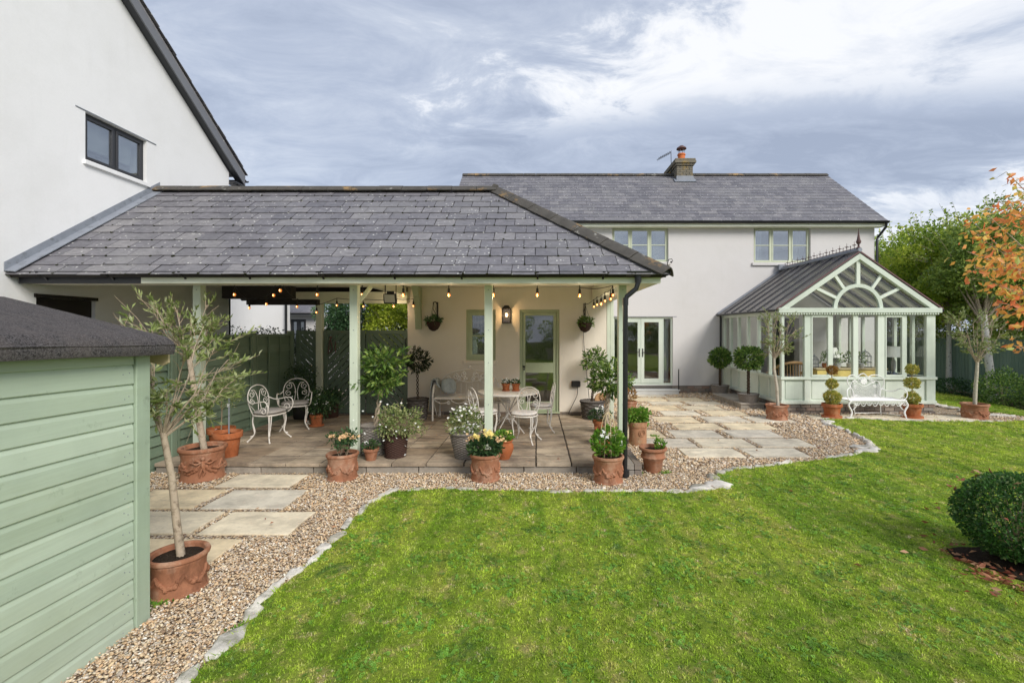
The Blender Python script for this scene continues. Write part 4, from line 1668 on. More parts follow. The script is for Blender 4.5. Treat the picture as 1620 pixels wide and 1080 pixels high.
q.tube([(.095, .075, wz(584.5) - dr_r[2]), (.095, .062, wz(584.5) - dr_r[2])], .016, 10)
q.build('door_knob', M['iron'], dfr, True)
# corner boards at the right end of the wall
mb = MB()
for i in range(2):
    mb.box(XW1 + .003 + i * .078, XW1 + .077 + i * .078, WYf - .01 + i * .006, WYf + .11, PZ - .1, 2.61)
mb.build('corner_post', M['sage_z'], porch, bevel=.004)
# timber bracket on the wall
mb = MB()
bx = wx(662)
mb.prism([(bx - .05, 10.19, wz(520)), (bx - .05, 10.13, wz(521)), (bx - .05, 10.08, wz(500)), (bx - .05, 9.95, wz(470)), (bx - .05, 9.80, 2.895), (bx - .05, 10.19, 2.895)], (.13, 0, 0))
mb.build('wall_bracket', M['door'], porch, bevel=.004)

# ---- main house
mh = thing('main_house', 'long two storey cream rendered house with a slate roof and chimney at the back', 'house', (4, 14.6, 0))
HY = 14.6


def hx(px_):
    return (px_ - VX) * HY / F_PX


def hz(py_):
    return EYE - (py_ - VY) * HY / F_PX


w1 = (hx(968.5), hx(1057.5), hz(414.5), hz(359.5))
w2 = (hx(1192.5), hx(1282.5), hz(415.5), hz(359.5))
fd = (hx(970), hx(1064.5), hz(609), hz(501.5))
cdoor = (6.95, 8.22, .25, 2.34)
mb = MB()
wall_boxes(mb, -2.6, hx(1383.5), .24, 5.30, HY, HY + .3, [w1, w2, fd, cdoor])
mb.box(-2.6, -2.3, HY + .3, 20.2, 0, 5.3)
mb.box(hx(1383.5) - .3, hx(1383.5), HY + .3, 20.2, 0, 5.3)
mb.box(-2.3, hx(1383.5) - .3, 19.9, 20.2, 0, 5.3)
for xx in (-2.6, hx(1383.5) - .3):
    mb.prism([(xx, HY, 5.30), (xx, 20.2, 5.30), (xx, 17.25, 7.55)], (.3, 0, 0))
mb.build('wall', M['render'], mh)
mb = MB()
mb.box(-2.29, hx(1383.5) - .31, HY + .31, 19.89, 2.75, 2.85)
mb.box(-2.29, hx(1383.5) - .31, HY + .31, 19.89, .1, .22)
mb.box(-2.29, hx(1383.5) - .31, HY + .31, 19.89, 5.24, 5.29)
mb.box(2.0, 2.1, HY + .31, 19.89, .22, 2.75)
mb.box(5.4, 5.5, HY + .31, 19.89, .22, 2.75)
mb.build('inner_floor', M['floor_in'], mh)
# brick plinth, one mortar backing and separate blocks
mb = MB()
mb.box(-2.6, hx(1383.5), HY + .01, HY + .2, -.03, .238)
mb.build('plinth_core', M['mortar'], mh)
for r in range(3):
    x = 1.7 + (r % 2) * .12
    while x < 5.85:
        if not (fd[0] - .1 < x < fd[1] - .05):
            mb = MB()
            mb.box(x, x + .222, HY - .012 + rnd.uniform(-.003, .003), HY + .08, r * .08 - .01, r * .08 + .064)
            mb.build('brick', M['brick'], mh, bevel=.003)
        x += .232
# windows and french doors
for wv in (w1, w2):
    o = casement(mh, T_front(wv[0], HY, wv[2]), wv[1] - wv[0], wv[3] - wv[2], [1, 1.1, 1], [0.5], M['win'], M['glass'], .045, .038, .08, sill=(.06, .06, .09), sillmat=M['render'])
    cu = MB()
    for (a, b) in ((wv[0] + .05, wv[0] + .38), (wv[1] - .42, wv[1] - .05)):
        n = 7
        for i in range(n):
            xa = a + (b - a) * i / n
            cu.box(xa, xa + (b - a) / n * .9, HY + .30 + (i % 2) * .025, HY + .32 + (i % 2) * .025, wv[2] - .1, wv[3] - .02)
    cu.build('curtain', M['curtain'], o)
T = T_front(fd[0], HY, fd[2])
fw, fh = fd[1] - fd[0], fd[3] - fd[2]
mb = MB(T)
s0, s1 = hx(978.5) - fd[0], hx(1050.5) - fd[0]
for (a, b, c, d) in ((0, .05, 0, fh), (fw - .05, fw, 0, fh), (.05, fw - .05, fh - .05, fh), (.05, fw - .05, 0, .06), (s0, s0 + .05, .06, fh - .05), (s1 - .05, s1, .06, fh - .05)):
    mb.box(a, b, .05, .13, c, d)
ff = mb.build('french_window', M['cons'], mh, bevel=.003)
mid = (s0 + s1) / 2
for (a, b) in ((s0 + .053, mid - .003), (mid + .003, s1 - .053)):
    q = MB(T)
    for (c, d, e_, f_) in ((a, a + .10, .064, fh - .054), (b - .10, b, .064, fh - .054), (a + .10, b - .10, fh - .16, fh - .054), (a + .10, b - .10, .064, .20)):
        q.box(c, d, .04, .095, e_, f_)
    q.build('door_leaf', M['cons'], ff, bevel=.003)
    q = MB(T)
    q.box(a + .097, b - .097, .066, .072, .197, fh - .157)
    q.build('pane', M['glass_low'], ff)
    hxp = b - .05 if a < mid - .2 else a + .05
    q = MB(T)
    q.box(hxp - .016, hxp + .016, .028, .039, .88, 1.14)
    q.tube([(hxp, .028, 1.03), (hxp, .0, 1.03), (hxp + (-.11 if a < mid - .2 else .11), .0, 1.03)], .009, 6)
    q.build('handle', M['iron'], ff)
for (a, b) in ((.05, s0), (s1, fw - .05)):
    q = MB(T)
    q.box(a - .003, b + .003, .085, .091, .057, fh - .047)
    q.build('pane', M['glass_low'], ff)
q = MB(T)
for i in range(9):
    a = s1 + .01 + i * .022
    q.box(a, a + .018, .25 + (i % 2) * .02, .265 + (i % 2) * .02, .08, fh - .05)
q.build('curtain', M['curtain'], ff)
mb = MB(T)
mb.box(-.15, fw + .12, -.008, 0, fh + .008, fh + .022)
mb.build('drip_bead', M['lead'], mh)
mb = MB()
mb.box(fd[0] - .1, hx(1069), HY - .32, HY - .02, .0, .11)
mb.box(fd[0] - .1, hx(1071), HY - .34, HY - .02, .111, .15)
stp = mb.build('step', M['step'], mh, bevel=.005)
mb = MB()
mb.tube([(hx(1069), HY - .3, .15), (hx(1069), HY - .3, .78)], .016, 6)
mb.build('step_post', M['iron'], stp)
# roof
EYm, EZm, RYm, RZm = 14.28, 5.30, 17.25, 7.66
X0m, X1m = -2.70, 10.72
sd = Vector((0, RYm - EYm, RZm - EZm))
SLm = sd.length
mb = MB()
mb.prism([(X0m, EYm, EZm), (X1m, EYm, EZm), (X1m, RYm, RZm), (X0m, RYm, RZm)], (0, .02, -.07))
mb.prism([(X1m, 2 * RYm - EYm, EZm), (X0m, 2 * RYm - EYm, EZm), (X0m, RYm, RZm), (X1m, RYm, RZm)], (0, -.02, -.07))
mb.build('roof_deck', M['dark_wood'], mh)
Tm = roof_T((0, EYm - .03, EZm - .01), sd, (1, 0, 0))
rowsm = 16
exm = SLm / rowsm
near = MB(Tm)
cnt = 0
chx0, chx1 = (1066 - VX) * 16.8 / F_PX, (1098 - VX) * 16.8 / F_PX
for r in range(rowsm):
    x = X0m - (r % 2) * .15
    while x < X1m:
        near.cur = rnd.random()
        yy = r * exm + rnd.uniform(-.006, .004)
        slate_mb_clip(near, x, x + .296 + rnd.uniform(-.002, .002), yy, exm + .045, .009, [(1, 0, X1m), (-1, 0, -X0m)])
        x += .30
near.build('slates', M['slate'], mh, kind='stuff')
near = MB(roof_T((0, 2 * RYm - EYm + .03, EZm - .01), (0, -sd.y, sd.z), (-1, 0, 0)))
for r in range(rowsm):
    near.cur = rnd.random()
    near.cur = .5
    slate_mb_clip(near, -X1m, -X0m, r * exm, exm + .045, .009, [])
near.build('slates_behind', M['slate'], mh, kind='stuff')
x = X0m
while x < X1m - .1:
    x1 = min(x + .45, X1m)
    cap_tile((x, RYm, RZm - .03 + rnd.uniform(-.004, .004)), (x1 - .008, RYm, RZm - .03), .30, .115, M['ridge'], mh, 'ridge_tile')
    x = x1
mb = MB()
mb.box(X0m, X1m - .01, EYm + .07, EYm + .095, 5.15, 5.285)
mb.box(X0m, X1m - .01, EYm + .095, HY, 5.15, 5.165)
mb.prism([(X1m - .03, EYm + .1, 5.16), (X1m - .03, RYm, 7.52), (X1m - .03, RYm, 7.60), (X1m - .03, EYm + .02, 5.28)], (.02, 0, 0))
mb.build('fascia', M['cream'], mh)
mb = MB()
gutter(mb, (X0m, EYm - .0, 5.295), (X1m + .05, EYm - .0, 5.295), .06)
for i in range(14):
    gutter(mb, (X0m + .4 + i, EYm, 5.297), (X0m + .44 + i, EYm, 5.297), .068)
mb.build('gutter', M['black'], mh)
mb = MB()
cx_ = hx(1384)
mb.tube([(X1m - .02, EYm, 5.25), (X1m - .02, EYm + .02, 5.12), (cx_ + .08, HY - .02, 4.86), (cx_ + .05, HY - .03, 4.78), (cx_ + .05, HY - .03, 3)], .036, 8)
mb.build('downpipe', M['black'], mh, True)
# chimney
ch = MB()
c0, c1 = (1071 - VX) * 16.75 / F_PX, (1096 - VX) * 16.75 / F_PX
cy0, cy1 = 16.75, 18.1
czb, czt = 7.1, EYE + (VY - 262) * 16.75 / F_PX
ch.box(c0 + .012, c1 - .012, cy0 + .012, cy1 - .012, czb, czt)
chm = ch.build('chimney', M['mortar'], mh)
bk = MB()
r = 0
z = 7.1
while z < czt:
    for side in range(3):
        L0, L1 = (c0, c1) if side == 0 else (cy0, cy1)
        x = L0 + (r % 2) * -.11
        while x < L1:
            a, b = max(x, L0), min(x + .215, L1)
            if b - a > .03:
                bk.cur = rnd.random()
                if side == 0:
                    bk.box(a, b - .01, cy0 - .003, cy0 + .05, z, z + .065)
                elif side == 1:
                    bk.box(c0 - .003, c0 + .05, a, b - .01, z, z + .065)
                else:
                    bk.box(c1 - .05, c1 + .003, a, b - .01, z, z + .065)
            x += .225
    z += .075
    r += 1
bk.build('bricks', M['lichen'], chm, kind='stuff')
q = MB()
q.box(c0 - .05, c1 + .05, cy0 - .05, cy1 + .05, czt, czt + .07)
q.box(c0 - .10, c1 + .10, cy0 - .10, cy1 + .10, czt + .071, czt + .17)
q.prism([(c0 - .08, cy0 - .08, czt + .171), (c1 + .08, cy0 - .08, czt + .171), (c1 + .08, cy1 + .08, czt + .171), (c0 - .08, cy1 + .08, czt + .171)], (0, 0, .07))
q.build('chimney_cap', M['lichen'], chm, bevel=.012)
q = MB()
q.box(c0 - .02, c1 + .02, cy0 - .03, cy0 + .06, 7.2, 7.48)
q.prism([(c0 - .1, cy0 - .10, 7.24), (c1 + .1, cy0 - .10, 7.24), (c1 + .1, cy0 + .1, 7.40), (c0 - .1, cy0 + .1, 7.40)], (0, -.01, .02))
q.build('lead_apron', M['lead'], chm)
q = MB()
pcx, pcy = (1078 - VX) * 17.1 / F_PX, 17.1
pz = czt + .22
q.lathe([(.135, 0), (.125, .25), (.145, .27), (.145, .31), (.12, .33)], 18, (pcx, pcy, pz))
q.build('chimney_pot', M['terr_pot_orange'], chm, True)
q = MB()
for a in range(6):
    q.tube([(pcx + .11 * math.cos(a), pcy + .11 * math.sin(a), pz + .3), (pcx + .11 * math.cos(a), pcy + .11 * math.sin(a), pz + .52)], .008, 4)
q.build('cowl_cage', M['lead'], chm)
q = MB()
q.lathe([(.18, .5), (.17, .54), (.06, .62), (.01, .64)], 16, (pcx, pcy, pz))
q.build('cowl_cap', M['rust_iron'], chm, True)
ar = thing('aerial', 'thin television aerial leaning beside the chimney', 'aerial', (4.6, 17.2, 7.6))
q = MB()
ax_ = (1061.5 - VX) * 17.2 / F_PX
at_ = P(1061.5, 240, 17.2)
q.tube([(ax_ + .02, 17.2, 7.7), at_], .012, 5)
e0, e1 = P(1061.5, 241, 17.2), P(1039, 253, 17.2)
q.tube([e0, e1], .01, 5)
for i in range(7):
    p = e0.lerp(e1, i / 7 * .9 + .08)
    q.tube([p + Vector((0, -.22, .0)), p + Vector((0, .22, .0))], .006, 4)
    q.tube([p + Vector((0, 0, -.04)), p + Vector((0, 0, .06))], .006, 4)
q.build('mast', M['iron'], ar)
# scroll bracket on the house wall
q = MB()
b0 = P(1056, 424, 14.45)
pts = [b0, b0 + Vector((0, 0, .16)), b0 + Vector((.03, -.05, .26)), b0 + Vector((.11, -.08, .27)), b0 + Vector((.14, -.08, .2)), b0 + Vector((.09, -.08, .17))]
q.tube(pts, .012, 6)
q.ball(pts[-1], .03, 8, 6)
o = q.build('wall_hook', M['iron'])
tag(o, 'small dark scroll hook on the house wall above the porch corner', 'hook')

# ---- conservatory
cs = thing('conservatory', 'pale green timber conservatory with a fan light gable and iron cresting', 'conservatory', (7.62, 12.8, 0))
cX0, cX1, cYf, cYb = 5.80, 9.44, 11.05, 14.585
cMid = 7.62


def fx(px_):
    return (px_ - VX) * cYf / F_PX


mb = MB()
mb.box(cX0 + .03, cX1 - .03, cYf + .03, cYb, -.03, .225)
mb.build('plinth_core', M['mortar'], cs)
for r in range(3):
    x = cX0 - .0 + (r % 2) * -.11
    while x < cX1:
        a, b = max(x, cX0), min(x + .222, cX1)
        if b - a > .04:
            mb = MB()
            mb.box(a, b, cYf + .008 + rnd.uniform(-.003, .003), cYf + .08, r * .078 - .015, r * .078 + .053)
            mb.build('brick', M['brick'], cs, bevel=.003)
        x += .232
    y = cYf + .09 + (r % 2) * .1
    while y < cYb - .1:
        mb = MB()
        mb.box(cX0 + .008, cX0 + .08, y, min(y + .222, cYb), r * .078 - .015, r * .078 + .053)
        mb.build('brick', M['brick'], cs, bevel=.003)
        y += .232
mb = MB()
mb.box(cX0 + .05, cX1 - .05, cYf + .05, cYb, .226, .25)
mb.build('floor', M['floor_in'], cs)
# rails all round: sill plate, mid rail, wall plate
mb = MB()
for (z0, z1, o_) in ((.226, .30, .02), (.80, .865, .025), (2.335, 2.475, 0.0)):
    mb.box(cX0 - o_, cX1 + o_, cYf - o_, cYf + .09, z0, z1)
    mb.box(cX0 - o_, cX0 + .09, cYf + .091, cYb, z0, z1)
    mb.box(cX1 - .09, cX1 + o_, cYf + .091, cYb, z0, z1)
mb.build('rails', M['cons'], cs, bevel=.004)
mb = MB()
mb.box(cX0 - .10, cX1 + .10, cYf - .075, cYf - .002, 2.375, 2.49)
mb.build('moulding', M['cons'], cs, bevel=.006)
mb = MB()
n_d = 62
for i in range(n_d):
    a = cX0 - .06 + i * (cX1 - cX0 + .12) / n_d
    mb.box(a, a + .032, cYf - .062, cYf - .004, 2.335, 2.373)
mb.build('dentils', M['cons'], cs, kind='stuff')
fronts = [(cX0, fx(1241)), (fx(1273), fx(1283)), (fx(1312), fx(1318)), (fx(1350), fx(1358)), (fx(1389), fx(1400)), (fx(1429), fx(1435)), (fx(1466), cX1)]
for a, b in fronts:
    mb = MB()
    mb.box(a, b, cYf + .001, cYf + .088, .866, 2.334)
    mb.build('post', M['cons'], cs, bevel=.004)
for i in range(len(fronts) - 1):
    a, b = fronts[i][1], fronts[i + 1][0]
    if i in (1, 4):     # opening lights with their own sash
        q = MB()
        for (c, d, e_, f_) in ((a + .003, a + .035, .87, 2.33), (b - .035, b - .003, .87, 2.33), (a + .035, b - .035, .87, .915), (a + .035, b - .035, 2.27, 2.33)):
            q.box(c, d, cYf - .012, cYf + .05, e_, f_)
        q.build('sash', M['cons'], cs, bevel=.003)
    q = MB()
    q.box(a - .003, b + .003, cYf + .035, cYf + .041, .863, 2.337)
    q.build('pane', M['glass_clear'], cs)
for (a, b) in ((cX0, fx(1241)), (fx(1273), fx(1283)), (fx(1350), fx(1358)), (fx(1389), fx(1400)), (fx(1466), cX1)):
    mb = MB()
    mb.box(a, b, cYf + .001, cYf + .088, .301, .799)
    mb.build('stile', M['cons'], cs, bevel=.004)
lp = [(fx(1241), fx(1273)), (fx(1283), fx(1350)), (fx(1358), fx(1389)), (fx(1400), fx(1466))]
for a, b in lp:
    mb = MB()
    mb.box(a - .003, b + .003, cYf + .04, cYf + .06, .298, .802)
    mb.box(a + .04, b - .04, cYf + .028, cYf + .0395, .34, .76)
    mb.build('lower_panel', M['cons'], cs, bevel=.004)
side_y = [cYf + .088, 11.68, 12.26, 12.86, 13.45, 14.0, cYb]
for X_, sg in ((cX0, 1), (cX1, -1)):
    for i, y in enumerate(side_y[1:-1] + [cYb - .09]):
        mb = MB()
        mb.box(X_ + sg * .004, X_ + sg * .084, y - .035, y + .035 if i < 5 else cYb - .001, .301, .799)
        mb.box(X_ + sg * .004, X_ + sg * .084, y - .035, y + .035 if i < 5 else cYb - .001, .866, 2.334)
        mb.build('post', M['cons'], cs, bevel=.004)
    ysb = [cYf + .088] + [y for y in side_y[1:-1]] + [cYb - .09]
    for i in range(len(ysb) - 1):
        a = ysb[i] + (.035 if i else 0)
        b = ysb[i + 1] - .035
        q = MB()
        q.box(min(X_ + sg * .038, X_ + sg * .044), max(X_ + sg * .038, X_ + sg * .044), a - .003, b + .003, .863, 2.337)
        q.build('pane', M['glass_clear'], cs)
        q = MB()
        q.box(min(X_ + sg * .035, X_ + sg * .06), max(X_ + sg * .035, X_ + sg * .06), a - .003, b + .003, .298, .802)
        q.build('lower_panel', M['cons'], cs)
# gable
apz = 3.77
ea = 2.47
slope = (apz - ea) / (cMid - cX0 + .06)


def gz(x_):
    return apz - abs(x_ - cMid) * slope


mb = MB()
for sg in (-1, 1):
    ex_ = cMid + sg * (cMid - cX0 + .08)
    mb.prism([(cMid, cYf - .05, apz), (ex_, cYf - .05, gz(ex_)), (ex_ - sg * .19, cYf - .05, gz(ex_)), (cMid, cYf - .05, apz - .135)], (0, .10, 0))
mb.build('gable_rafter', M['cons'], cs, bevel=.004)
fan = MB()
R0, R1 = .50, .585
fz = 2.478
n = 22
ring = [(cMid + R1 * math.cos(math.pi * i / n), fz + R1 * math.sin(math.pi * i / n)) for i in range(n + 1)] + [(cMid + R0 * math.cos(math.pi * i / n), fz + R0 * math.sin(math.pi * i / n)) for i in range(n, -1, -1)]
for i in range(n):
    a, b = ring[i], ring[i + 1]
    c, d = ring[2 * n + 1 - (i + 1)], ring[2 * n + 1 - i]
    fan.prism([(a[0], cYf, a[1]), (b[0], cYf, b[1]), (c[0], cYf, c[1]), (d[0], cYf, d[1])], (0, .07, 0))
fan.build('fan_arch', M['cons'], cs)
mb = MB()
mb.box(cMid - .045, cMid + .045, cYf + .002, cYf + .068, fz + R1 - .01, apz - .12)
for (t0, ee) in ((55, None), (26, None), (125, None), (154, None)):
    a = math.radians(t0)
    p0 = (cMid + (R1 - .01) * math.cos(a), fz + (R1 - .01) * math.sin(a))
    # walk out until the rafter underside
    L = R1
    while L < 2 and (fz + L * math.sin(a)) < gz(cMid + L * math.cos(a)) - .10:
        L += .01
    p1 = (cMid + L * math.cos(a), fz + L * math.sin(a))
    mb.bar((p0[0], cYf + .035, p0[1]), (p1[0], cYf + .035, p1[1]), .064, .07, (0, 0, 1) if abs(math.cos(a)) > .2 else (1, 0, 0))
mb.build('fan_spokes', M['cons'], cs, bevel=.003)
q = MB()
q.prism([(cX0 + .05, cYf + .04, 2.48), (cX1 - .05, cYf + .04, 2.48), (cMid, cYf + .04, apz - .05)], (0, .006, 0))
q.build('gable_pane', M['glass_clear'], cs)
# roof panels and glazing bars
for sg in (-1, 1):
    ex_ = cMid + sg * (cMid - cX0 + .14)
    ys_ = np.linspace(cYf - .06, cYb - .02, 8)
    for i in range(7):
        mb = MB()
        mb.prism([(cMid, ys_[i] + .02, apz + .03), (ex_, ys_[i] + .02, gz(ex_) + .03), (ex_, ys_[i + 1] - .02, gz(ex_) + .03), (cMid, ys_[i + 1] - .02, apz + .03)], (0, 0, .02))
        mb.build('roof_panel', M['cons_roof'], cs)
    for i in range(8):
        mb = MB()
        yy = min(max(ys_[i], cYf - .04), cYb - .04)
        mb.bar((cMid, yy, apz + .05), (ex_, yy, gz(ex_) + .05), .035, .03 if i == 0 else .05)
        mb.build('glazing_bar', M['maroon'] if i == 0 else M['grey_frame'], cs)
        mb = MB()
        mb.bar((cMid - .0, yy + .05, apz - .05), (cMid + sg * (cMid - cX0 - .05), yy + .05, gz(cMid + sg * (cMid - cX0 - .05)) - .05), .05, .11)
        if 0 < i < 7:
            mb.build('rafter', M['ceiling'], cs)
mb = MB()
gutter(mb, (cX0 - .15, cYb, 2.455), (cX0 - .15, cYf - .02, 2.455), .05)
mb.build('gutter', M['black'], cs)
mb = MB()
gutter(mb, (cX1 + .15, cYb, 2.455), (cX1 + .15, cYf - .02, 2.455), .05)
mb.build('gutter', M['black'], cs)
mb = MB()
mb.tube([(cX0 - .10, cYb - .12, 2.42), (cX0 - .08, cYb - .10, 2.3), (cX0 - .08, cYb - .08, .0)], .032, 8)
mb.build('downpipe', M['black'], cs, True)
mb = MB()
mb.prism([(cMid, cYb - .06, apz + .10), (cX0 - .15, cYb - .06, gz(cX0 - .15) + .10), (cX0 - .15, cYb - .06, gz(cX0 - .15) - .02), (cMid, cYb - .06, apz - .02)], (0, .055, 0))
mb.box(cMid - .12, cMid + .12, cYb - .16, cYb - .05, apz + .05, apz + .22)
mb.build('lead_flashing', M['lead'], cs)
mb = MB()
mb.tube([(cMid, cYf - .06, apz + .09), (cMid, cYb - .05, apz + .09)], .05, 8)
mb.build('ridge_roll', M['lead'], cs, True)
y = cYf + .15
i = 0
rail = MB()
rail.tube([(cMid, cYf + .05, apz + .15), (cMid, cYb - .1, apz + .15)], .008, 4)
rail.build('cresting_rail', M['rust_iron'], cs)
while y < cYb - .15:
    mb = MB()
    big = i % 2 == 0
    hh = .19 if big else .10
    mb.tube([(cMid, y, apz + .13), (cMid, y, apz + .13 + hh)], [.009, .004], 5)
    if big:
        mb.tube([(cMid, y - .05, apz + .23), (cMid, y + .05, apz + .23)], .007, 4)
        mb.tube([(cMid - .05, y, apz + .23), (cMid + .05, y, apz + .23)], .007, 4)
        mb.ball((cMid, y, apz + .23), .017, 6, 5)
    else:
        mb.ball((cMid, y, apz + .22), .014, 6, 5, (1, 1, 1.5))
    mb.build('cresting_spike', M['rust_iron'], cs)
    y += .135
    i += 1
mb = MB()
mb.lathe([(.045, 0), (.05, .04), (.02, .07), (.02, .12), (.045, .15), (.055, .19), (.035, .24), (.018, .36), (.004, .50)], 12, (cMid, cYf + .0, apz + .10))
mb.build('finial', M['rust_iron'], cs, True)

st = MB()
st.box(5.12, 5.72, 11.7, 13.5, -.02, .10)
st.box(5.10, 5.74, 11.68, 13.52, .101, .15)
o = st.build('stone_step', M['riser'], bevel=.01)
tag(o, 'low stone step along the side of the conservatory by the bay trees', 'step')
me_ = slab_mesh(3.6, .55, .04).mesh('stone_kerb')
me_.materials.append(M['paver'])
o = link('stone_strip', me_)
o.location = (6.2, 10.22, -.02)
tag(o, 'pale paving strip under the white bench and topiary pots', 'paving strip')

# furniture inside the conservatory
cb = thing('yellow_cabinet', 'long mustard yellow cabinet inside the conservatory windows', 'cabinet', (7.7, 11.75, .25))
mb = MB()
mb.box(6.88, 8.56, 11.45, 11.95, .25, 1.0)
mb.build('cabinet_body', M['yellow'], cb, bevel=.01)
mb = MB()
mb.box(6.84, 8.60, 11.42, 11.98, 1.001, 1.035)
mb.build('cabinet_top', M['cane'], cb, bevel=.006)


def lamp(x, y, z, r0, r1, h, label, bh):
    t = thing('table_lamp', label, 'lamp', (x, y, z), 'table lamps inside the conservatory')
    q = MB()
    q.lathe([(.06, 0), (.07, .02), (.03, .05), (.055, bh * .5), (.05, bh * .75), (.015, bh * .9), (.012, bh + .06)], 14, (x, y, z))
    q.build('lamp_base', M['ceramic'], t, True)
    q = MB()
    q.lathe([(r1, bh), (r0, bh + h), (r0 - .006, bh + h), (r1 - .006, bh)], 24, (x, y, z), cap=False)
    q.build('lamp_shade', M['shade'], t, True)
    return t


lamp(fx(1329) + .25, 11.75, 1.035, .10, .20, .25, 'table lamp with cream shade standing on the yellow cabinet', .25)
dt = thing('side_table', 'small dark side table under the large white lamp', 'table', (9.0, 11.9, .25))
q = MB()
q.box(8.72, 9.3, 11.6, 12.1, .80, .84)
q.build('table_top', M['dark_wood'], dt, bevel=.004)
for (a, b) in ((8.75, 11.63), (9.23, 11.63), (8.75, 12.03), (9.23, 12.03)):
    q = MB()
    q.box(a, a + .04, b, b + .04, .25, .799)
    q.build('leg', M['dark_wood'], dt)
lamp(8.98, 11.75, .84, .15, .26, .26, 'table lamp with large bright white shade by the right windows', .46)
q = MB()
for i in range(9):
    q.ball((8.8 + rnd.uniform(0, .4), 11.66 + rnd.uniform(0, .2), .87), .03, 8, 6, (1, 1, rnd.uniform(.8, 2)))
tag(q.build('china', M['blue_bit'], None, True), 'blue and white china pieces under the large white lamp', 'china', kind='stuff')


def cage(x, y, z, r, h, lab, dome=True):
    t = thing('bird_cage', lab, 'bird cage', (x, y, z), 'wire cages on the yellow cabinet')
    q = MB()
    for i in range(14):
        a = 2 * math.pi * i / 14
        pts = [(x + r * math.cos(a), y + r * math.sin(a), z), (x + r * math.cos(a), y + r * math.sin(a), z + h * .65), (x + r * .6 * math.cos(a), y + r * .6 * math.sin(a), z + h * .88), (x, y, z + h)]
        q.tube(pts, .004, 4)
    for zz in (0, .3, .65):
        q.tube([(x + r * math.cos(a), y + r * math.sin(a), z + h * zz + .005) for a in np.linspace(0, 2 * math.pi, 17)[:-1]], .006, 4, True)
    q.build('wires', M['lead'], t)
    q = MB()
    q.tube([(x, y, z + h), (x, y, z + h + .05)], [.012, .004], 6)
    q.build('finial', M['lead'], t)
    return t


cage(fx(1294) + .3, 11.7, 1.035, .10, .30, 'slim wire bird cage at the left end of the yellow cabinet')
cage(fx(1376) + .38, 11.75, 1.035, .14, .42, 'wide domed wire cage at the right end of the yellow cabinet')
k_in = 0
for (px_, kind_, lab) in ((1306, 'terra_plain', 'terracotta pot with leafy plant on the yellow cabinet left of the lamp'), (1325, 'ceramic', 'grey pot with trailing plant under the cream lampshade'), (1345, 'fabric_pale', 'pale pot with small plant right of the cream lamp'), (1362, 'ceramic', 'round grey pot with spiky plant beside the domed cage')):
    xx = (px_ - VX) * 11.6 / F_PX
    t = thing('indoor_plant', lab, 'plant', (xx, 11.6, 1.035), 'pots on the yellow cabinet')
    q = MB()
    q.lathe([(.055, 0), (.08, .05), (.075, .12), (.068, .12), (.06, .1)], 14, (xx, 11.6, 1.035))
    q.build('pot', M[kind_], t, True)
    d, r = sph(110, .1)
    cen = np.array([xx, 11.6, 1.27]) + d * r * np.array([.12, .12, .16])
    leaves('foliage', cen, d + [0, 0, .6], .06, .4, M['lf_bay'], t)
wc = thing('wicker_chair', 'brown wicker armchair inside the conservatory behind the olive tree', 'chair', (6.35, 11.9, .25))
q = MB()
wcx, wcy = 6.40, 11.95
for i in range(26):
    a = math.pi * (i / 25) * 1.2 - .3
    x_, y_ = wcx + .42 * math.cos(a), wcy - .38 * math.sin(a)
    hh = .62 + .30 * math.sin(max(0, min(math.pi, a)))
    q.tube([(x_, y_, .30), (x_ + .03 * math.cos(a), y_, .25 + hh)], .011, 4)
q.build('backrest', M['ochre'], wc)
q = MB()
q.tube([(wcx + .45 * math.cos(a), wcy - .40 * math.sin(a), .25 + .62 + .30 * math.sin(max(0, min(math.pi, a)))) for a in np.linspace(-.3, math.pi * 1.2 - .3, 20)], .035, 8)
q.build('rim', M['ochre'], wc, True)
q = MB()
q.lathe([(.36, .30), (.40, .36), (.40, .45), (.36, .47)], 20, (wcx, wcy, .25 - .1))
q.build('seat', M['ochre'], wc, True)

# ------------------------------------------------------------------ shed
shd = thing('shed', 'pale green overlap boarded shed with a grey felt roof, close on the left', 'shed', (-3.3, 2.0, 0))
SX = -2.66
# boards: near end a little higher than the far end, as in the photo
nb = 15
z_top = 1.80
bh = 0.128
for i in range(nb):
    z0 = -.05 + i * bh
    mb = MB()
    tilt = lambda y_: (3.12 - y_) * 0.018
    ya, yb_ = -.6, 3.085
    pr = [(SX, z0), (SX - .012, z0 + bh + .012), (SX - .026, z0 + bh + .012), (SX - .02, z0)]
    off = 0.010
    a = [(SX + off - .002, ya, z0 + tilt(ya)), (SX + off, ya, z0 + .006 + tilt(ya)), (SX + off - .003, ya, z0 + bh * .76 + tilt(ya)), (SX - .005, ya, z0 + bh + .01 + tilt(ya)), (SX - .02, ya, z0 + bh + .01 + tilt(ya)), (SX - .012, ya, z0 + tilt(ya))]
    dv = Vector((0, yb_ - ya, tilt(yb_) - tilt(ya)))
    mb.prism(a, tuple(dv))
    mb.build('board', M['shed'], shd, bevel=.0025)
nl = MB()
for i in range(nb):
    z0 = -.05 + i * bh
    for yy in (3.045, 3.01, 1.95, 1.0):
        zz = z0 + .045 + (3.12 - yy) * .018 + rnd.uniform(-.01, .03)
        nl.ball((SX + .009, yy + rnd.uniform(-.008, .008), zz), .0035, 6, 4)
nl.build('nails', M['lead'], shd, kind='stuff')
mb = MB()
mb.box(SX - .03, SX + .022, 3.09, 3.20, -.03, z_top + .06)
mb.build('corner_trim', M['shed_z'], shd, bevel=.004)
mb = MB()
mb.box(-4.9, SX - .032, 3.10, 3.19, -.03, 1.86)
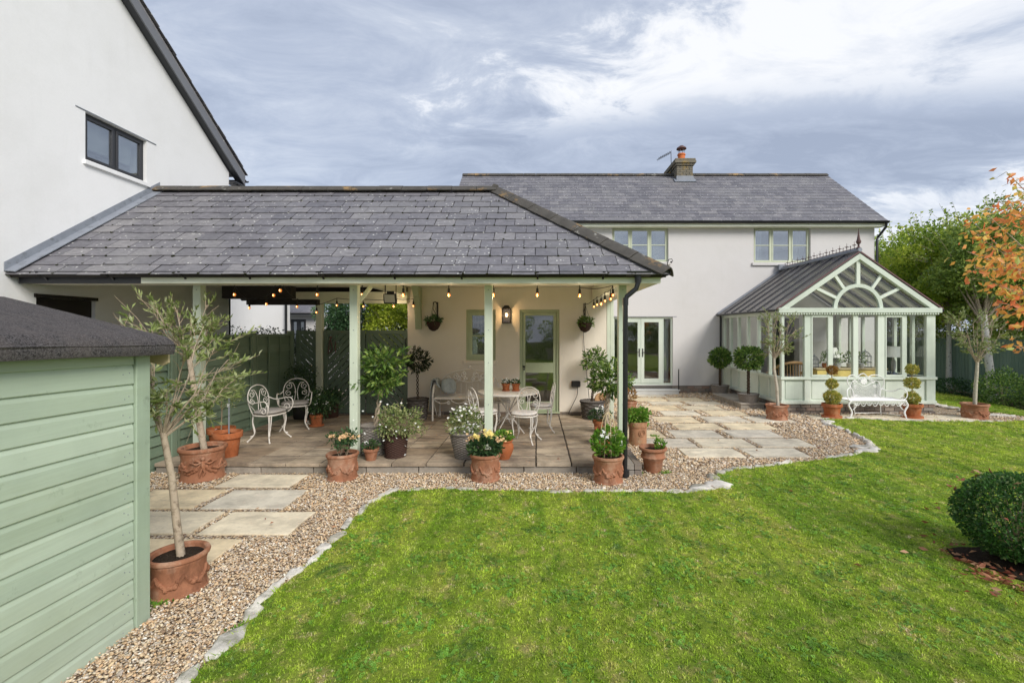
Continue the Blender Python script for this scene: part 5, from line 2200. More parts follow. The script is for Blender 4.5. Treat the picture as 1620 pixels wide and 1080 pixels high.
mb.prism([(SX - .032, 3.10, 1.86), (-4.9, 3.10, 1.86), (-3.8, 3.10, 2.1)], (0, .09, 0))
mb.box(-4.9, SX - .04, -.6, 3.09, -.03, .02)
mb.box(-4.9, -4.87, -.6, 3.10, 0, 1.86)
mb.build('end_wall', M['shed_z'], shd)
mb = MB()
mb.box(SX - .025, SX + .016, -.6, 3.21, z_top + .061, z_top + .10)
mb.build('eaves_board', M['shed_z'], shd)
# felt roof with a soft drooping edge
mb = MB()
yN, yF = -.6, 3.30
prof = [(-2.555, 1.80), (-2.545, 1.835), (-2.56, 1.885), (-2.62, 1.925), (-2.9, 1.995), (-3.3, 2.095), (-3.75, 2.205), (-4.2, 2.095), (-4.98, 1.90)]
ring = prof + [(x_ + (.012 if x_ > -3.75 else -.0), z_ - .02) for x_, z_ in reversed(prof[2:])] + [(-2.575, 1.82), (-2.575, 1.80)]
npts = 14
vs, fs = [], []
for j in range(npts):
    y_ = yN + (yF - yN) * j / (npts - 1)
    for q_, (x_, z_) in enumerate(ring):
        wob = rnd.uniform(-.004, .004) if q_ < 4 or q_ > len(ring) - 4 else 0
        lift = (3.3 - y_) * .020
        vs.append((x_ + wob, y_, z_ + wob + lift))
R_ = len(ring)
for j in range(npts - 1):
    for q_ in range(R_):
        q2 = (q_ + 1) % R_
        fs.append((j * R_ + q_, j * R_ + q2, (j + 1) * R_ + q2, (j + 1) * R_ + q_))
fs.append(tuple(reversed(range(R_))))
fs.append(tuple(range((npts - 1) * R_, npts * R_)))
mb._add(vs, fs)
mb.build('felt_roof', M['felt'], shd, True)
mb = MB()
mb.prism([(-2.60, 3.305, 1.895), (-2.60, 3.305, 1.74), (-2.64, 3.305, 1.72), (-3.75, 3.305, 2.0), (-3.75, 3.305, 2.18)], (0, .018, 0))
mb.build('barge_board', M['cane'], shd)

# ------------------------------------------------------------------ fences, gates
sf = thing('panel_fence', 'dark green lap panel fence running along the left side of the patio', 'fence', (-5.3, 8.5, 0))
FX = -5.34
bays = [(4.95, 6.78), (6.90, 8.72), (8.84, 10.12)]
for (a, b) in bays:
    nbd = 12
    for i in range(nbd):
        mb = MB()
        z0 = .05 + i * .148
        w_ = rnd.uniform(-.006, .006)
        mb.prism([(FX + .026, a, z0 + w_), (FX + .026, b, z0 - w_ + rnd.uniform(-.004, .004)), (FX - .006, b, z0 + .165), (FX - .006, a, z0 + .165)], (-.014, 0, 0))
        mb.build('board', M['fence_y'], sf)
    mb = MB()
    mb.box(FX - .02, FX + .035, a, b, 1.845, 1.89)
    n_ = 2 if b - a > 1.5 else 2
    for t in range(n_ + 2):
        yy = a + .02 + (b - a - .05) * t / (n_ + 1)
        mb.box(FX + .027, FX + .046, yy, yy + .035, .06, 1.844)
    mb.build('batten', M['fence_z'], sf)
    mb = MB()
    mb.box(FX - .02, FX + .02, a, b, -.03, .055)
    mb.build('gravel_board', M['fence_y'], sf)
for y_ in (4.84, 6.79, 8.73, 10.13):
    mb = MB()
    mb.box(FX - .05, FX + .055, y_, y_ + .105, -.03, 1.955)
    mb.build('post', M['fence_z'], sf, bevel=.005)


def gate(name, x0, x1, z0, z1, y, sense, label, cat='gate', fr=.085):
    t = thing(name, label, cat, ((x0 + x1) / 2, y, z0))
    for (a, b, c, d) in ((x0, x0 + fr, z0, z1), (x1 - fr, x1, z0, z1), (x0 + fr, x1 - fr, z1 - fr, z1), (x0 + fr, x1 - fr, z0, z0 + fr)):
        mb = MB()
        mb.box(a, b, y, y + .045, c, d)
        mb.build('frame', M['gate'], t, bevel=.004)
    wdt, gap = .088, .020
    st_ = (wdt + gap) * math.sqrt(2)
    ix0, ix1, iz0, iz1 = x0 + fr, x1 - fr, z0 + fr, z1 - fr
    zz = iz0 - (ix1 - ix0)
    while zz < iz1:
        h_ = wdt * math.sqrt(2)
        w_ = ix1 - ix0
        if sense > 0:
            poly = [(ix0, zz), (ix1, zz + w_), (ix1, zz + w_ + h_), (ix0, zz + h_)]
        else:
            poly = [(ix0, zz + w_), (ix1, zz), (ix1, zz + h_), (ix0, zz + w_ + h_)]
        poly = clip_poly(poly, 0, 1, iz1)
        poly = clip_poly(poly, 0, -1, -iz0) if len(poly) > 2 else poly
        if len(poly) > 2:
            mb = MB()
            mb.prism([(p[0], y + .012, p[1]) for p in poly], (0, .018, 0))
            mb.build('slat', M['gate'], t)
        zz += st_
    return t


GY = 10.205
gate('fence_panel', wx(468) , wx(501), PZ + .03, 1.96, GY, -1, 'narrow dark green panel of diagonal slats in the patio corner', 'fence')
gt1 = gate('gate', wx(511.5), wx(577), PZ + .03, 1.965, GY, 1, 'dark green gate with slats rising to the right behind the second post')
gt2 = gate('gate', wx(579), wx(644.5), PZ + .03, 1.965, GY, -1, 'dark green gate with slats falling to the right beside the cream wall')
mb = MB()
mb.box(wx(580), wx(592), GY - .012, GY - .001, wz(560), wz(553))
mb.build('latch', M['iron'], gt2)
mb = MB()
mb.tube([(wx(643), GY - .02, wz(535)), (wx(642), GY - .05, wz(540)), (wx(643), GY - .05, wz(548)), (wx(644), GY - .02, wz(552))], .012, 6)
mb.build('handle', M['iron'], gt2)
gd = thing('hanging_figure', 'small rusty metal ornament hanging on the left gate', 'ornament', (wx(524), 10.18, wz(550)))
mb = MB()
for (a, b, c, d) in ((519, 560, 521, 540), (521, 540, 523, 537), (523, 537, 526, 552), (526, 552, 522, 558), (530, 548, 531, 558), (531, 540, 530, 550)):
    mb.tube([P(a, b, 10.17), P(c, d, 10.17)], .012, 5)
mb.ball(P(523, 534, 10.17), .03, 8, 6)
mb.build('figure', M['rust_iron'], gd)

ff_ = thing('board_fence', 'tall dark green vertical board fence behind the right hand trees', 'fence', (13.8, 14, 0))
y_ = 9.0
while y_ < 24:
    mb = MB()
    mb.prism([(13.80, y_, -.02), (13.815, y_ + .118, -.02), (13.80, y_ + .118, -.02), (13.785, y_, -.02)], (0, 0, 1.72))
    mb.build('board', M['far_fence'], ff_)
    y_ += .112
for i in range(6):
    mb = MB()
    mb.box(13.70, 13.78, 9.5 + i * 2.6, 9.6 + i * 2.6, 0, 1.74)
    mb.build('post', M['far_fence'], ff_)
mb = MB()
mb.box(9.6, 13.8, 19.9, 19.95, 0, 1.75)
mb.build('end_panel', M['far_fence'], ff_)

# ------------------------------------------------------------------ buildings seen through the porch
b1 = thing('white_wing', 'white rendered wing seen through the porch above the fence', 'building', (-8.6, 14, 0))
mb = MB()
mb.box(-10.5, (450 - VX) * 13.5 / F_PX, 13.5, 13.8, 0, 4.6)
mb.build('wall', M['render_cool'], b1)
mb = MB()
mb.prism([(-10.5, 13.2, 4.5), ((455 - VX) * 13.5 / F_PX, 13.2, 4.5), ((455 - VX) * 13.5 / F_PX, 15.5, 5.6), (-10.5, 15.5, 5.6)], (0, 0, .08))
mb.build('roof', M['slate'], b1)
mb = MB()
xx = (452.5 - VX) * 13.4 / F_PX
mb.tube([(xx, 13.4, 4.5), (xx, 13.4, 0)], .035, 8)
mb.build('downpipe', M['black'], b1, True)
b2 = thing('low_outbuilding', 'low white outbuilding with a slate roof seen through the porch', 'building', (-9.3, 18.5, 0))
mb = MB()
Yb = 18.0
bx0, bx1 = (445 - VX) * Yb / F_PX, (505 - VX) * Yb / F_PX
dwn = ((459 - VX) * Yb / F_PX, (484 - VX) * Yb / F_PX)
ztop = EYE + (VY - 498) * Yb / F_PX
wall_boxes(mb, bx0, bx1, 0, ztop, Yb, Yb + .25, [(dwn[0], dwn[1], .3, EYE + (VY - 505) * Yb / F_PX)])
mb.box(bx1 - .25, bx1, Yb + .25, Yb + 5, 0, ztop)
mb.box(bx0, bx0 + .25, Yb + .25, Yb + 5, 0, ztop)
mb.box(bx0, bx1, Yb + 4.8, Yb + 5, 0, ztop)
mb.build('wall', M['render'], b2)
casement(b2, T_front(dwn[0], Yb, .3), dwn[1] - dwn[0], EYE + (VY - 505) * Yb / F_PX - .3, [1, 1], None, M['grey_frame'], M['glass_low'], .05, .05, .05, name='glazed_door')
mb = MB()
mb.prism([(bx0, Yb - .3, ztop), (bx1 + .15, Yb - .3, ztop), (bx1 - .9, Yb + 2.2, ztop + 1.6), (bx0, Yb + 2.2, ztop + 1.6)], (0, 0, .09))
mb.build('roof', M['slate'], b2)
mb = MB()
gutter(mb, (bx0, Yb - .34, ztop + .05), (bx1 + .15, Yb - .34, ztop + .05), .06)
mb.build('gutter', M['black'], b2)

# ------------------------------------------------------------------ pots and plants


def pot_mesh(t, x, y, z, r0, r1, h, mat, style='plain', soil=True):
    """r0 foot radius, r1 rim radius"""
    q = MB()
    if style == 'relief':
        prof = [(r1 * .93, 0), (r1 * .95, .015), (r1 * .90, h * .07), (r1 * .88, h * .3), (r1 * .88, h * .70), (r1 * .92, h * .80), (r1 * .94, h * .84), (r1 * .93, h * .86), (r1 * 1.0, h * .89), (r1 * 1.02, h * .94), (r1 * .99, h * .99), (r1 * .90, h), (r1 * .84, h * .97), (r1 * .80, h * .80)]
        q.lathe(prof, 40, (x, y, z), lambda i, j, a: .0035 * math.sin(a * 60) if i == 6 else 0)
        o = q.build('pot', mat, t, True)
        rl = MB()
        rr = r1 * .885
        nsw = 6
        ph = rnd.uniform(0, 1)
        for s_ in range(nsw):
            a0 = 2 * math.pi * (s_ + ph) / nsw
            a1 = 2 * math.pi * (s_ + 1 + ph) / nsw
            pts = []
            for i in range(9):
                t_ = i / 8
                a = a0 + (a1 - a0) * t_
                zz = z + h * (.58 - .26 * math.sin(math.pi * t_))
                pts.append((x + rr * math.cos(a), y + rr * math.sin(a), zz))
            rl.tube(pts, [r1 * .035 + r1 * .045 * math.sin(math.pi * i / 8) for i in range(9)], 6)
            for i in range(7):
                t_ = .2 + .1 * i
                a = a0 + (a1 - a0) * t_
                zz = z + h * (.58 - .26 * math.sin(math.pi * t_)) + rnd.uniform(-.03, .03) * h * 2
                rl.ball((x + rr * 1.01 * math.cos(a), y + rr * 1.01 * math.sin(a), zz), r1 * rnd.uniform(.06, .105), 7, 5, (1, 1, 1))
            for sgn in (-1, 1):
                rl.tube([(x + rr * math.cos(a0 + sgn * .0), y + rr * math.sin(a0), z + h * .60), (x + rr * 1.02 * math.cos(a0 + sgn * .12), y + rr * 1.02 * math.sin(a0 + sgn * .12), z + h * .48), (x + rr * 1.01 * math.cos(a0 + sgn * .17), y + rr * 1.01 * math.sin(a0 + sgn * .17), z + h * .34)], [.012, .014, .004], 5)
        rl.build('relief', mat, t, True)
    elif style == 'plain':
        prof = [(r0, 0), (r0 + (r1 * .9 - r0) * .76, h * .76), (r1 * .90, h * .765), (r1 * .98, h * .77), (r1, h * .985), (r1 * .985, h), (r1 * .90, h), (r1 * .87, h * .92), (r1 * .8, h * .8)]
        q.lathe(prof, 32, (x, y, z))
        q.build('pot', mat, t, True)
    elif style == 'urn':
        prof = [(r0, 0), (r1 * .9, h * .30), (r1 * 1.05, h * .55), (r1 * 1.02, h * .72), (r1 * .86, h * .86), (r1 * .86, h * .90), (r1 * .98, h * .95), (r1 * .97, h), (r1 * .84, h), (r1 * .8, h * .9), (r1 * .8, h * .8)]
        q.lathe(prof, 32, (x, y, z))
        q.build('pot', mat, t, True)
    elif style == 'frill':
        prof = [(r0, 0), (r0 * 1.05, h * .04), (r1 * .72, h * .50), (r1 * .83, h * .56), (r1 * .88, h * .62), (r1 * .80, h * .70), (r1 * .82, h * .84), (r1 * .98, h * .90), (r1, h * .96), (r1 * .96, h), (r1 * .84, h), (r1 * .78, h * .9), (r1 * .7, h * .8)]
        q.lathe(prof, 48, (x, y, z), lambda i, j, a: r1 * .035 * math.sin(a * 14) if i in (3, 4) else 0)
        q.build('pot', mat, t, True)
    elif style in ('wicker', 'strip'):
        nr, ns = (20, 56) if style == 'wicker' else (9, 48)
        prof, rn = [], []
        for i in range(nr + 1):
            t_ = i / nr
            prof.append((r0 + (r1 - r0) * t_, h * t_))
        amp = .006 if style == 'wicker' else .008
        prof2 = []
        for i in range(nr):
            prof2.append((prof[i][0], prof[i][1] + h / nr * .1))
            prof2.append((prof[i][0] + amp * .8, prof[i][1] + h / nr * .5))
            prof2.append((prof[i][0], prof[i][1] + h / nr * .92))
        div = 4 if style == 'wicker' else 6
        def wob(i, j, a):
            row = i // 3
            return amp * (1 if ((j // (div // 2)) + row) % 2 else -1) * (1 if i % 3 == 1 else .3)
        q.lathe(prof2, ns, (x, y, z), wob)
        for i in range(len(q.r)):
            q.r[i] = .9 if (i // ns) % 3 != 1 else .1
        q.build('basket', mat, t)
        q = MB()
        for kq in range(2):
            q.tube([(x + (r1 + .004) * math.cos(a), y + (r1 + .004) * math.sin(a), z + h + .008 * math.sin(a * 16 + kq * math.pi)) for a in np.linspace(0, 2 * math.pi, 49)[:-1]], .009, 5, True)
        q.build('rim', mat, t)
    if soil:
        q = MB()
        vs = [(x, y, z + h * .90)]
        n = 24
        for i in range(n):
            a = 2 * math.pi * i / n
            vs.append((x + r1 * .45 * math.cos(a), y + r1 * .45 * math.sin(a), z + h * .89 + rnd.uniform(-.01, .012)))
        for i in range(n):
            a = 2 * math.pi * i / n
            vs.append((x + r1 * .87 * math.cos(a), y + r1 * .87 * math.sin(a), z + h * .86))
        fs = []
        for i in range(n):
            j = (i + 1) % n
            fs += [(0, 1 + i, 1 + j), (1 + i, 1 + n + i, 1 + n + j, 1 + j)]
        q._add(vs, fs)
        q.build('soil', M['soil'], t)


def potp(name, label, cat, px_, pyb, r, z=0.0, group=None):
    """thing whose pot front edge stands at pixel row pyb; returns thing and centre"""
    Yf = (EYE - z) * F_PX / (pyb - VY)
    Y = Yf + r
    X = (px_ - VX) * Y / F_PX
    return thing(name, label, cat, (X, Y, z), group), X, Y


def relief_figure(t, x, y, z, r, h, mat):
    """winged child figure modelled on the pot's front"""
    q = MB()
    a = math.atan2(-y, -x)
    ux, uy = math.cos(a), math.sin(a)
    sx, sy = -uy, ux
    def p(s_, zz, o=.0):
        return (x + ux * (r + o) + sx * s_, y + uy * (r + o) + sy * s_, z + zz)
    q.ball(p(0, h * .72, .012), .026, 8, 6)
    q.tube([p(0, h * .66, .01), p(0, h * .52, .015), p(.005, h * .42, .012)], [.018, .026, .02], 7)
    q.tube([p(.005, h * .43, .01), p(.02, h * .32, .018), p(.0, h * .2, .01)], [.016, .014, .008], 6)
    q.tube([p(-.01, h * .43, .01), p(-.03, h * .3, .018), p(-.035, h * .18, .01)], [.016, .014, .008], 6)
    for sg in (-1, 1):
        q.tube([p(sg * .015, h * .62, .01), p(sg * .07, h * .56, .012), p(sg * .15, h * .66, -.005)], [.010, .012, .006], 6)
        q.tube([p(sg * .015, h * .60, .0), p(sg * .08, h * .70, .005), p(sg * .12, h * .60, -.005)], [.008, .02, .004], 6)
        q.tube([p(sg * .1, h * .45, .002), p(sg * .16, h * .38, -.02), p(sg * .22, h * .44, -.06)], [.02, .016, .006], 6)
    q.build('figure_relief', mat, t, True)


def limb_tree(t, base, top, crown_c, crown_r, nl, nt, matb, matl, lsize, aspect, r_trunk, leaf_per=14, lean=None, bare=0.35, up=.5, twig_r=.004, trunk_pts=None):
    """trunk + limbs + twigs with leaves along the twigs"""
    base, top, cc = Vector(base), Vector(top), Vector(crown_c)
    cr = Vector(crown_r)
    q = MB()
    pts = trunk_pts or [base, base.lerp(top, .35) + Vector((rnd.uniform(-.02, .02), 0, 0)), base.lerp(top, .7) + Vector((rnd.uniform(-.02, .02), 0, 0)), top]
    q.tube(pts, [r_trunk * (1.25 - .35 * i / (len(pts) - 1)) for i in range(len(pts))], 9)
    q.build('trunk', matb, t, True)
    br = MB()
    tw = MB()
    cen, drs = [], []
    for i in range(nl):
        a = 2 * math.pi * (i + rnd.uniform(-.3, .3)) / nl
        d = Vector((math.cos(a) * rnd.uniform(.4, .95), math.sin(a) * rnd.uniform(.4, .95), rnd.uniform(-.35, .95)))
        e_ = cc + Vector((d.x * cr.x, d.y * cr.y, d.z * cr.z)) * .72
        m_ = top.lerp(e_, .5) + Vector((d.x * .12 * cr.x, d.y * .12 * cr.y, -.05 * cr.z))
        pl = [top - Vector((0, 0, rnd.uniform(0, .04))), top.lerp(m_, .5), m_, m_.lerp(e_, .55) + Vector((rnd.uniform(-.03, .03), rnd.uniform(-.03, .03), .02)), e_]
        br.tube(pl, [r_trunk * .45, r_trunk * .30, r_trunk * .22, r_trunk * .15, r_trunk * .08], 6)
        for j in range(nt):
            s_ = rnd.uniform(.35, 1)
            k_ = min(3, int(s_ * 4))
            p0 = pl[k_].lerp(pl[min(4, k_ + 1)], s_ * 4 - k_)
            dd_ = (Vector((rnd.gauss(0, 1), rnd.gauss(0, 1), rnd.gauss(0, .8) + up)).normalized() * .6 + (p0 - cc).normalized() * .6)
            L = rnd.uniform(.25, .6) * min(cr.x, cr.z)
            p2 = p0 + dd_ * L
            p1 = p0.lerp(p2, .5) + Vector((rnd.gauss(0, .1), rnd.gauss(0, .1), rnd.gauss(0, .06))) * L
            tw.tube([p0, p1, p2], [twig_r, twig_r * .7, twig_r * .3], 4)
            if rnd.random() < bare * .6:
                continue
            for l_ in range(leaf_per):
                u__ = rnd.uniform(.25, 1.02)
                c_ = p0.lerp(p1, u__ * 2) if u__ < .5 else p1.lerp(p2, u__ * 2 - 1)
                cen.append(c_)
                drs.append((p2 - p0).normalized() * .9 + Vector((rnd.gauss(0, .38), rnd.gauss(0, .38), rnd.gauss(.28, .3))))
    br.build('branches', M['bark'], t, True)
    tw.build('twigs', M['twig'], t, kind='stuff')
    leaves('foliage', np.array(cen), np.array(drs), lsize, aspect, matl, t, .25)


def braid(t, a, b, r, turns, mat, n=3, amp=.02):
    a, b = Vector(a), Vector(b)
    q = MB()
    for k_ in range(n):
        pts = []
        m_ = int(turns * 10)
        for i in range(m_ + 1):
            u__ = i / m_
            ang = 2 * math.pi * turns * u__ + 2 * math.pi * k_ / n
            pts.append(a.lerp(b, u__) + Vector((math.cos(ang), math.sin(ang), 0)) * amp)
        q.tube(pts, r, 5)
    q.build('braided_stem', mat, t, True)


def flowers(name, pts, r, mat, parent, petals=5, kind=None):
    q = MB()
    for p in pts:
        n_ = Vector((rnd.gauss(0, .5), rnd.gauss(-.5, .5), 1)).normalized()
        a_ = n_.orthogonal().normalized()
        b_ = n_.cross(a_)
        for i in range(petals):
            t_ = 2 * math.pi * i / petals
            d_ = a_ * math.cos(t_) + b_ * math.sin(t_)
            e_ = a_ * math.cos(t_ + .5) + b_ * math.sin(t_ + .5)
            f_ = a_ * math.cos(t_ - .5) + b_ * math.sin(t_ - .5)
            q._add([p, Vector(p) + f_ * r * .6 + n_ * r * .25, Vector(p) + d_ * r + n_ * r * .3, Vector(p) + e_ * r * .6 + n_ * r * .25], [(0, 1, 2, 3)])
    return q.build(name, mat, parent, kind='stuff' if len(pts) > 8 else kind)


RG = 'relief terracotta pots along the gravel'
# front olive by the shed
t = thing('olive_tree', 'olive tree in a swagged terracotta pot beside the shed corner', 'potted tree', (-2.72, 3.56, 0), 'potted olive trees')
pot_mesh(t, -2.72, 3.56, 0, .2, .20, .29, M['terra'], 'relief')
TP1 = [Vector((-2.70, 3.56, .24)), Vector((-2.735, 3.56, .5)), Vector((-2.78, 3.57, .85)), Vector((-2.87, 3.60, 1.18))]
limb_tree(t, TP1[0], TP1[-1], (-2.80, 3.72, 1.66), (.60, .45, .62), 14, 12, M['bark'], M['lf_olive'], .072, .25, .024, 10, up=1.0, twig_r=.003, trunk_pts=TP1, bare=.35)
# second olive near the fence
t = thing('olive_tree', 'tall olive tree in a large terracotta pot with a winged figure', 'potted tree', (-4.45, 6.25, 0), 'potted olive trees')
pot_mesh(t, -4.45, 6.25, 0, .26, .275, .43, M['terra'], 'relief')
relief_figure(t, -4.45, 6.25, 0, .25, .43, M['terra'])
TP2 = [Vector((-4.43, 6.25, .35)), Vector((-4.50, 6.25, .75)), Vector((-4.58, 6.26, 1.2)), Vector((-4.66, 6.28, 1.62))]
limb_tree(t, TP2[0], TP2[-1], (-4.80, 6.25, 1.98), (.78, .5, .55), 12, 9, M['bark'], M['lf_olive'], .085, .24, .034, 11, up=1.2, twig_r=.005, trunk_pts=TP2, bare=.35)
# two plain pots by the fence
t, X, Y = potp('potted_shrub', 'plain orange terracotta pot with a staked feathery shrub, front of the pair', 'potted shrub', 360, 727, .19, PZ)
pot_mesh(t, X, Y, PZ, .13, .195, .36, M['terra_plain'])
q = MB()
q.tube([(X + .02, Y, PZ + .3), (X + .02, Y, PZ + .85)], .010, 6)
q.build('stake', M['lead'], t)
q = MB()
q.box(X + .003, X + .037, Y - .016, Y - .012, PZ + .72, PZ + .77)
q.build('label_tag', M['rootlabel'], t)
d, r = sph(1300, .0)
cen = np.array([X + .02, Y, PZ + .98]) + d * r * np.array([.20, .2, .28])
leaves('foliage', cen, d + [0, 0, .9], .045, .12, M['lf_herb'], t, .5)
t, X, Y = potp('potted_shrub', 'plain orange terracotta pot with a bare thin stem and label, back of the pair', 'potted shrub', 350, 716, .19, PZ)
pot_mesh(t, X, Y, PZ, .13, .195, .34, M['terra_plain'])
q = MB()
q.tube([(X, Y, PZ + .3), (X + .01, Y, PZ + .6), (X - .01, Y, PZ + .95)], [.010, .008, .005], 6)
for i in range(8):
    z_ = PZ + .6 + i * .045
    q.tube([(X, Y, z_), (X + rnd.uniform(-.15, .15), Y + rnd.uniform(-.1, .1), z_ + .12)], [.004, .002], 4)
q.build('stem', M['twig'], t)
q = MB()
q.bar((X - .03, Y - .16, PZ + .31), (X + .03, Y - .15, PZ + .35), .03, .004)
q.build('label_tag', M['rootlabel'], t)
d, r = sph(260, .0)
leaves('foliage', np.array([X, Y, PZ + .95]) + d * r * np.array([.22, .18, .2]), d + [0, 0, .5], .05, .2, M['lf_olive'], t, .5)
# relief pots along the patio front
for (px_, pyb, lab, fl) in ((542, 764, 'relief terracotta pot of peach flowers at the left of the patio step', 'peach'), (768, 765, 'relief terracotta pot of yellow and orange flowers in front of the third post', 'yellow'), (962, 769, 'relief terracotta pot with a leafy plant on a cane frame by the downpipe', 'cane')):
    t, X, Y = potp('potted_flowers', lab, 'potted plant', px_, pyb, .20, 0, RG)
    pot_mesh(t, X, Y, 0, .2, .205, .345, M['terra'], 'relief')
    if fl == 'peach':
        st = MB()
        hp = []
        for i in range(9):
            a = rnd.uniform(0, 6.28)
            p1 = (X + rnd.uniform(-.17, .22), Y + rnd.uniform(-.1, .1), rnd.uniform(.42, .56))
            st.tube([(X + .05 * math.cos(a), Y + .05 * math.sin(a), .28), p1], [.004, .002], 4)
            hp.append(p1)
        st.build('stems', M['twig'], t)
        cen = np.concatenate([np.array([p]) + npr.normal(0, .035, (34, 3)) for p in hp])
        leaves('foliage', cen, npr.normal(0, 1, (len(cen), 3)) + [0, 0, .3], .06, .5, M['lf_rose'], t)
        for c_ in ((-.14, 0, .56), (.03, 0, .57), (.01, -.05, .55), (.13, .02, .54)):
            flowers('flower_head', [(X + c_[0] + rnd.gauss(0, .028), Y + c_[1] + rnd.gauss(0, .02), c_[2] + rnd.gauss(0, .012)) for _ in range(20)], .022, M['petal_peach'], t)
    elif fl == 'yellow':
        d, r = sph(620, .2)
        cen = np.array([X, Y, .42]) + d * r * np.array([.22, .18, .13])
        leaves('foliage', cen, d + [0, 0, .4], .065, .52, M['lf_rose'], t)
        for c_ in ((-.13, -.02, .56), (.06, -.05, .585), (.02, .06, .60)):
            flowers('flower_head', [(X + c_[0] + rnd.gauss(0, .035), Y + c_[1] + rnd.gauss(0, .02), c_[2] + rnd.gauss(0, .016)) for _ in range(24)], .024, M['petal_yellow'], t)
        for c_ in ((-.05, 0, .57), (.18, -.02, .53), (-.2, .0, .53)):
            flowers('flower_head', [(X + c_[0] + rnd.gauss(0, .03), Y + c_[1] + rnd.gauss(0, .02), c_[2] + rnd.gauss(0, .02)) for _ in range(18)], .022, M['petal_peach'], t)
    else:
        d, r = sph(520, .3)
        cen = np.array([X, Y, .50]) + d * r * np.array([.21, .18, .19])
        leaves('foliage', cen, d * np.array([1, 1, .3]) + [0, -.3, .5], .065, .75, M['lf_fresh'], t)
        q = MB()
        for a in range(4):
            an = a * math.pi / 4 + .2
            dx, dy = .11 * math.cos(an), .11 * math.sin(an)
            pts = [(X + dx * math.cos(u__) , Y + dy * math.cos(u__), .28 + .62 * math.sin(u__) ** .6) for u__ in np.linspace(0.02, math.pi - .02, 12)]
            q.tube(pts, .0045, 5)
        q.tube([(X + .105 * math.cos(a), Y + .105 * math.sin(a), .62) for a in np.linspace(0, 6.28, 17)[:-1]], .004, 4, True)
        q.build('cane_frame', M['cane'], t)
        flowers('flower_head', [(X + rnd.uniform(-.17, .08), Y - .1 + rnd.uniform(-.05, .05), rnd.uniform(.55, .68)) for _ in range(13)], .028, M['petal_white'], t)
# small terracotta pot
t, X, Y = potp('potted_flowers', 'smallest terracotta pot with one white flower on the patio edge', 'potted plant', 587, 730, .10, PZ)
pot_mesh(t, X, Y, PZ, .07, .112, .17, M['terra'], 'plain')
d, r = sph(170, .1)
leaves('foliage', np.array([X, Y, PZ + .2]) + d * r * np.array([.11, .1, .06]), d + [0, 0, .3], .05, .5, M['lf_rose'], t)
flowers('flower_head', [(X - .05 + rnd.gauss(0, .012), Y - .04 + rnd.gauss(0, .01), PZ + .25 + rnd.gauss(0, .008)) for _ in range(14)], .02, M['petal_white'], t)
# tall grey wicker planter with the double headed bay
t, X, Y = potp('bay_tree', 'bushy bay tree with twisted stem in a tall pale wicker planter behind second post', 'potted tree', 592, 722, .20, PZ)
pot_mesh(t, X, Y, PZ, .19, .205, .42, M['wicker'], 'wicker')
braid(t, (X + .0, Y, PZ + .36), (X + .10, Y, 1.05), .016, 2.2, M['bark'], 2, .022)
for (c_, rr) in (((X + .12, Y, 1.50), (.34, .30, .20)), ((X + .10, Y, 1.20), (.28, .26, .16))):
    lumpy_ball('foliage', c_, rr[0] * .95, rr[1], rr[2] * .95, 470, .105, .36, M['lf_bay'], t, .2, .2, .6)
# dark wicker with herb bush
t, X, Y = potp('herb_bush', 'sprawling pale leaved bush in a dark brown wicker basket', 'potted plant', 626, 727, .17, PZ)
pot_mesh(t, X, Y, PZ, .14, .175, .34, M['wicker_dark'], 'wicker')
lumpy_ball('foliage', (X + .05, Y - .02, PZ + .49), .34, .27, .23, 1700, .042, .5, M['lf_herb'], t, .1, .16, .7)
q = MB()
for i in range(34):
    a = rnd.uniform(0, 6.28)
    L = rnd.uniform(.2, .38)
    q.tube([(X, Y, PZ + .3), (X + .6 * L * math.cos(a), Y + .6 * L * math.sin(a), PZ + .5), (X + .06 + L * 1.15 * math.cos(a), Y + L * math.sin(a), PZ + rnd.uniform(.4, .78))], [.004, .003, .002], 4)
q.build('stems', M['twig'], t)
flowers('flower_head', [(X + .05 + rnd.gauss(0, .22), Y - .15 + rnd.gauss(0, .1), PZ + .5 + rnd.gauss(0, .16)) for _ in range(34)], .018, M['petal_white'], t)
# dark leaved topiary by the wall
t, X, Y = potp('topiary_ball', 'dark leaved standard with a braided stem in a grey basket left of the wall bench', 'potted tree', 661, 666, .21, PZ)
pot_mesh(t, X, Y, PZ, .18, .215, .42, M['bark_basket'], 'strip')
braid(t, (X, Y, PZ + .36), (X - .01, Y, 1.10), .010, 3.5, M['dark_stem'], 2, .018)
lumpy_ball('foliage', (X + .0, Y, 1.32), .22, .2, .22, 520, .085, .36, M['lf_dark'], t, .2, .12, .4)
# white flowers in the pale basket
t, X, Y = potp('daisy_basket', 'white flowering plant in a tapered pale wicker basket by the third post', 'potted plant', 737, 729, .20, PZ)
pot_mesh(t, X, Y, PZ, .15, .235, .36, M['wicker'], 'wicker')
lumpy_ball('foliage', (X + .02, Y, PZ + .50), .25, .22, .22, 1000, .055, .35, M['lf_herb'], t, .1, .2, .6)
dd_, rr_ = sph(170, .35)
flowers('flower_head', [(X + .02 + .30 * a_[0] * b_[0], Y + .24 * a_[1] * b_[0], PZ + .53 + .27 * a_[2] * b_[0]) for a_, b_ in zip(dd_, rr_)], .022, M['petal_white'], t, 5)
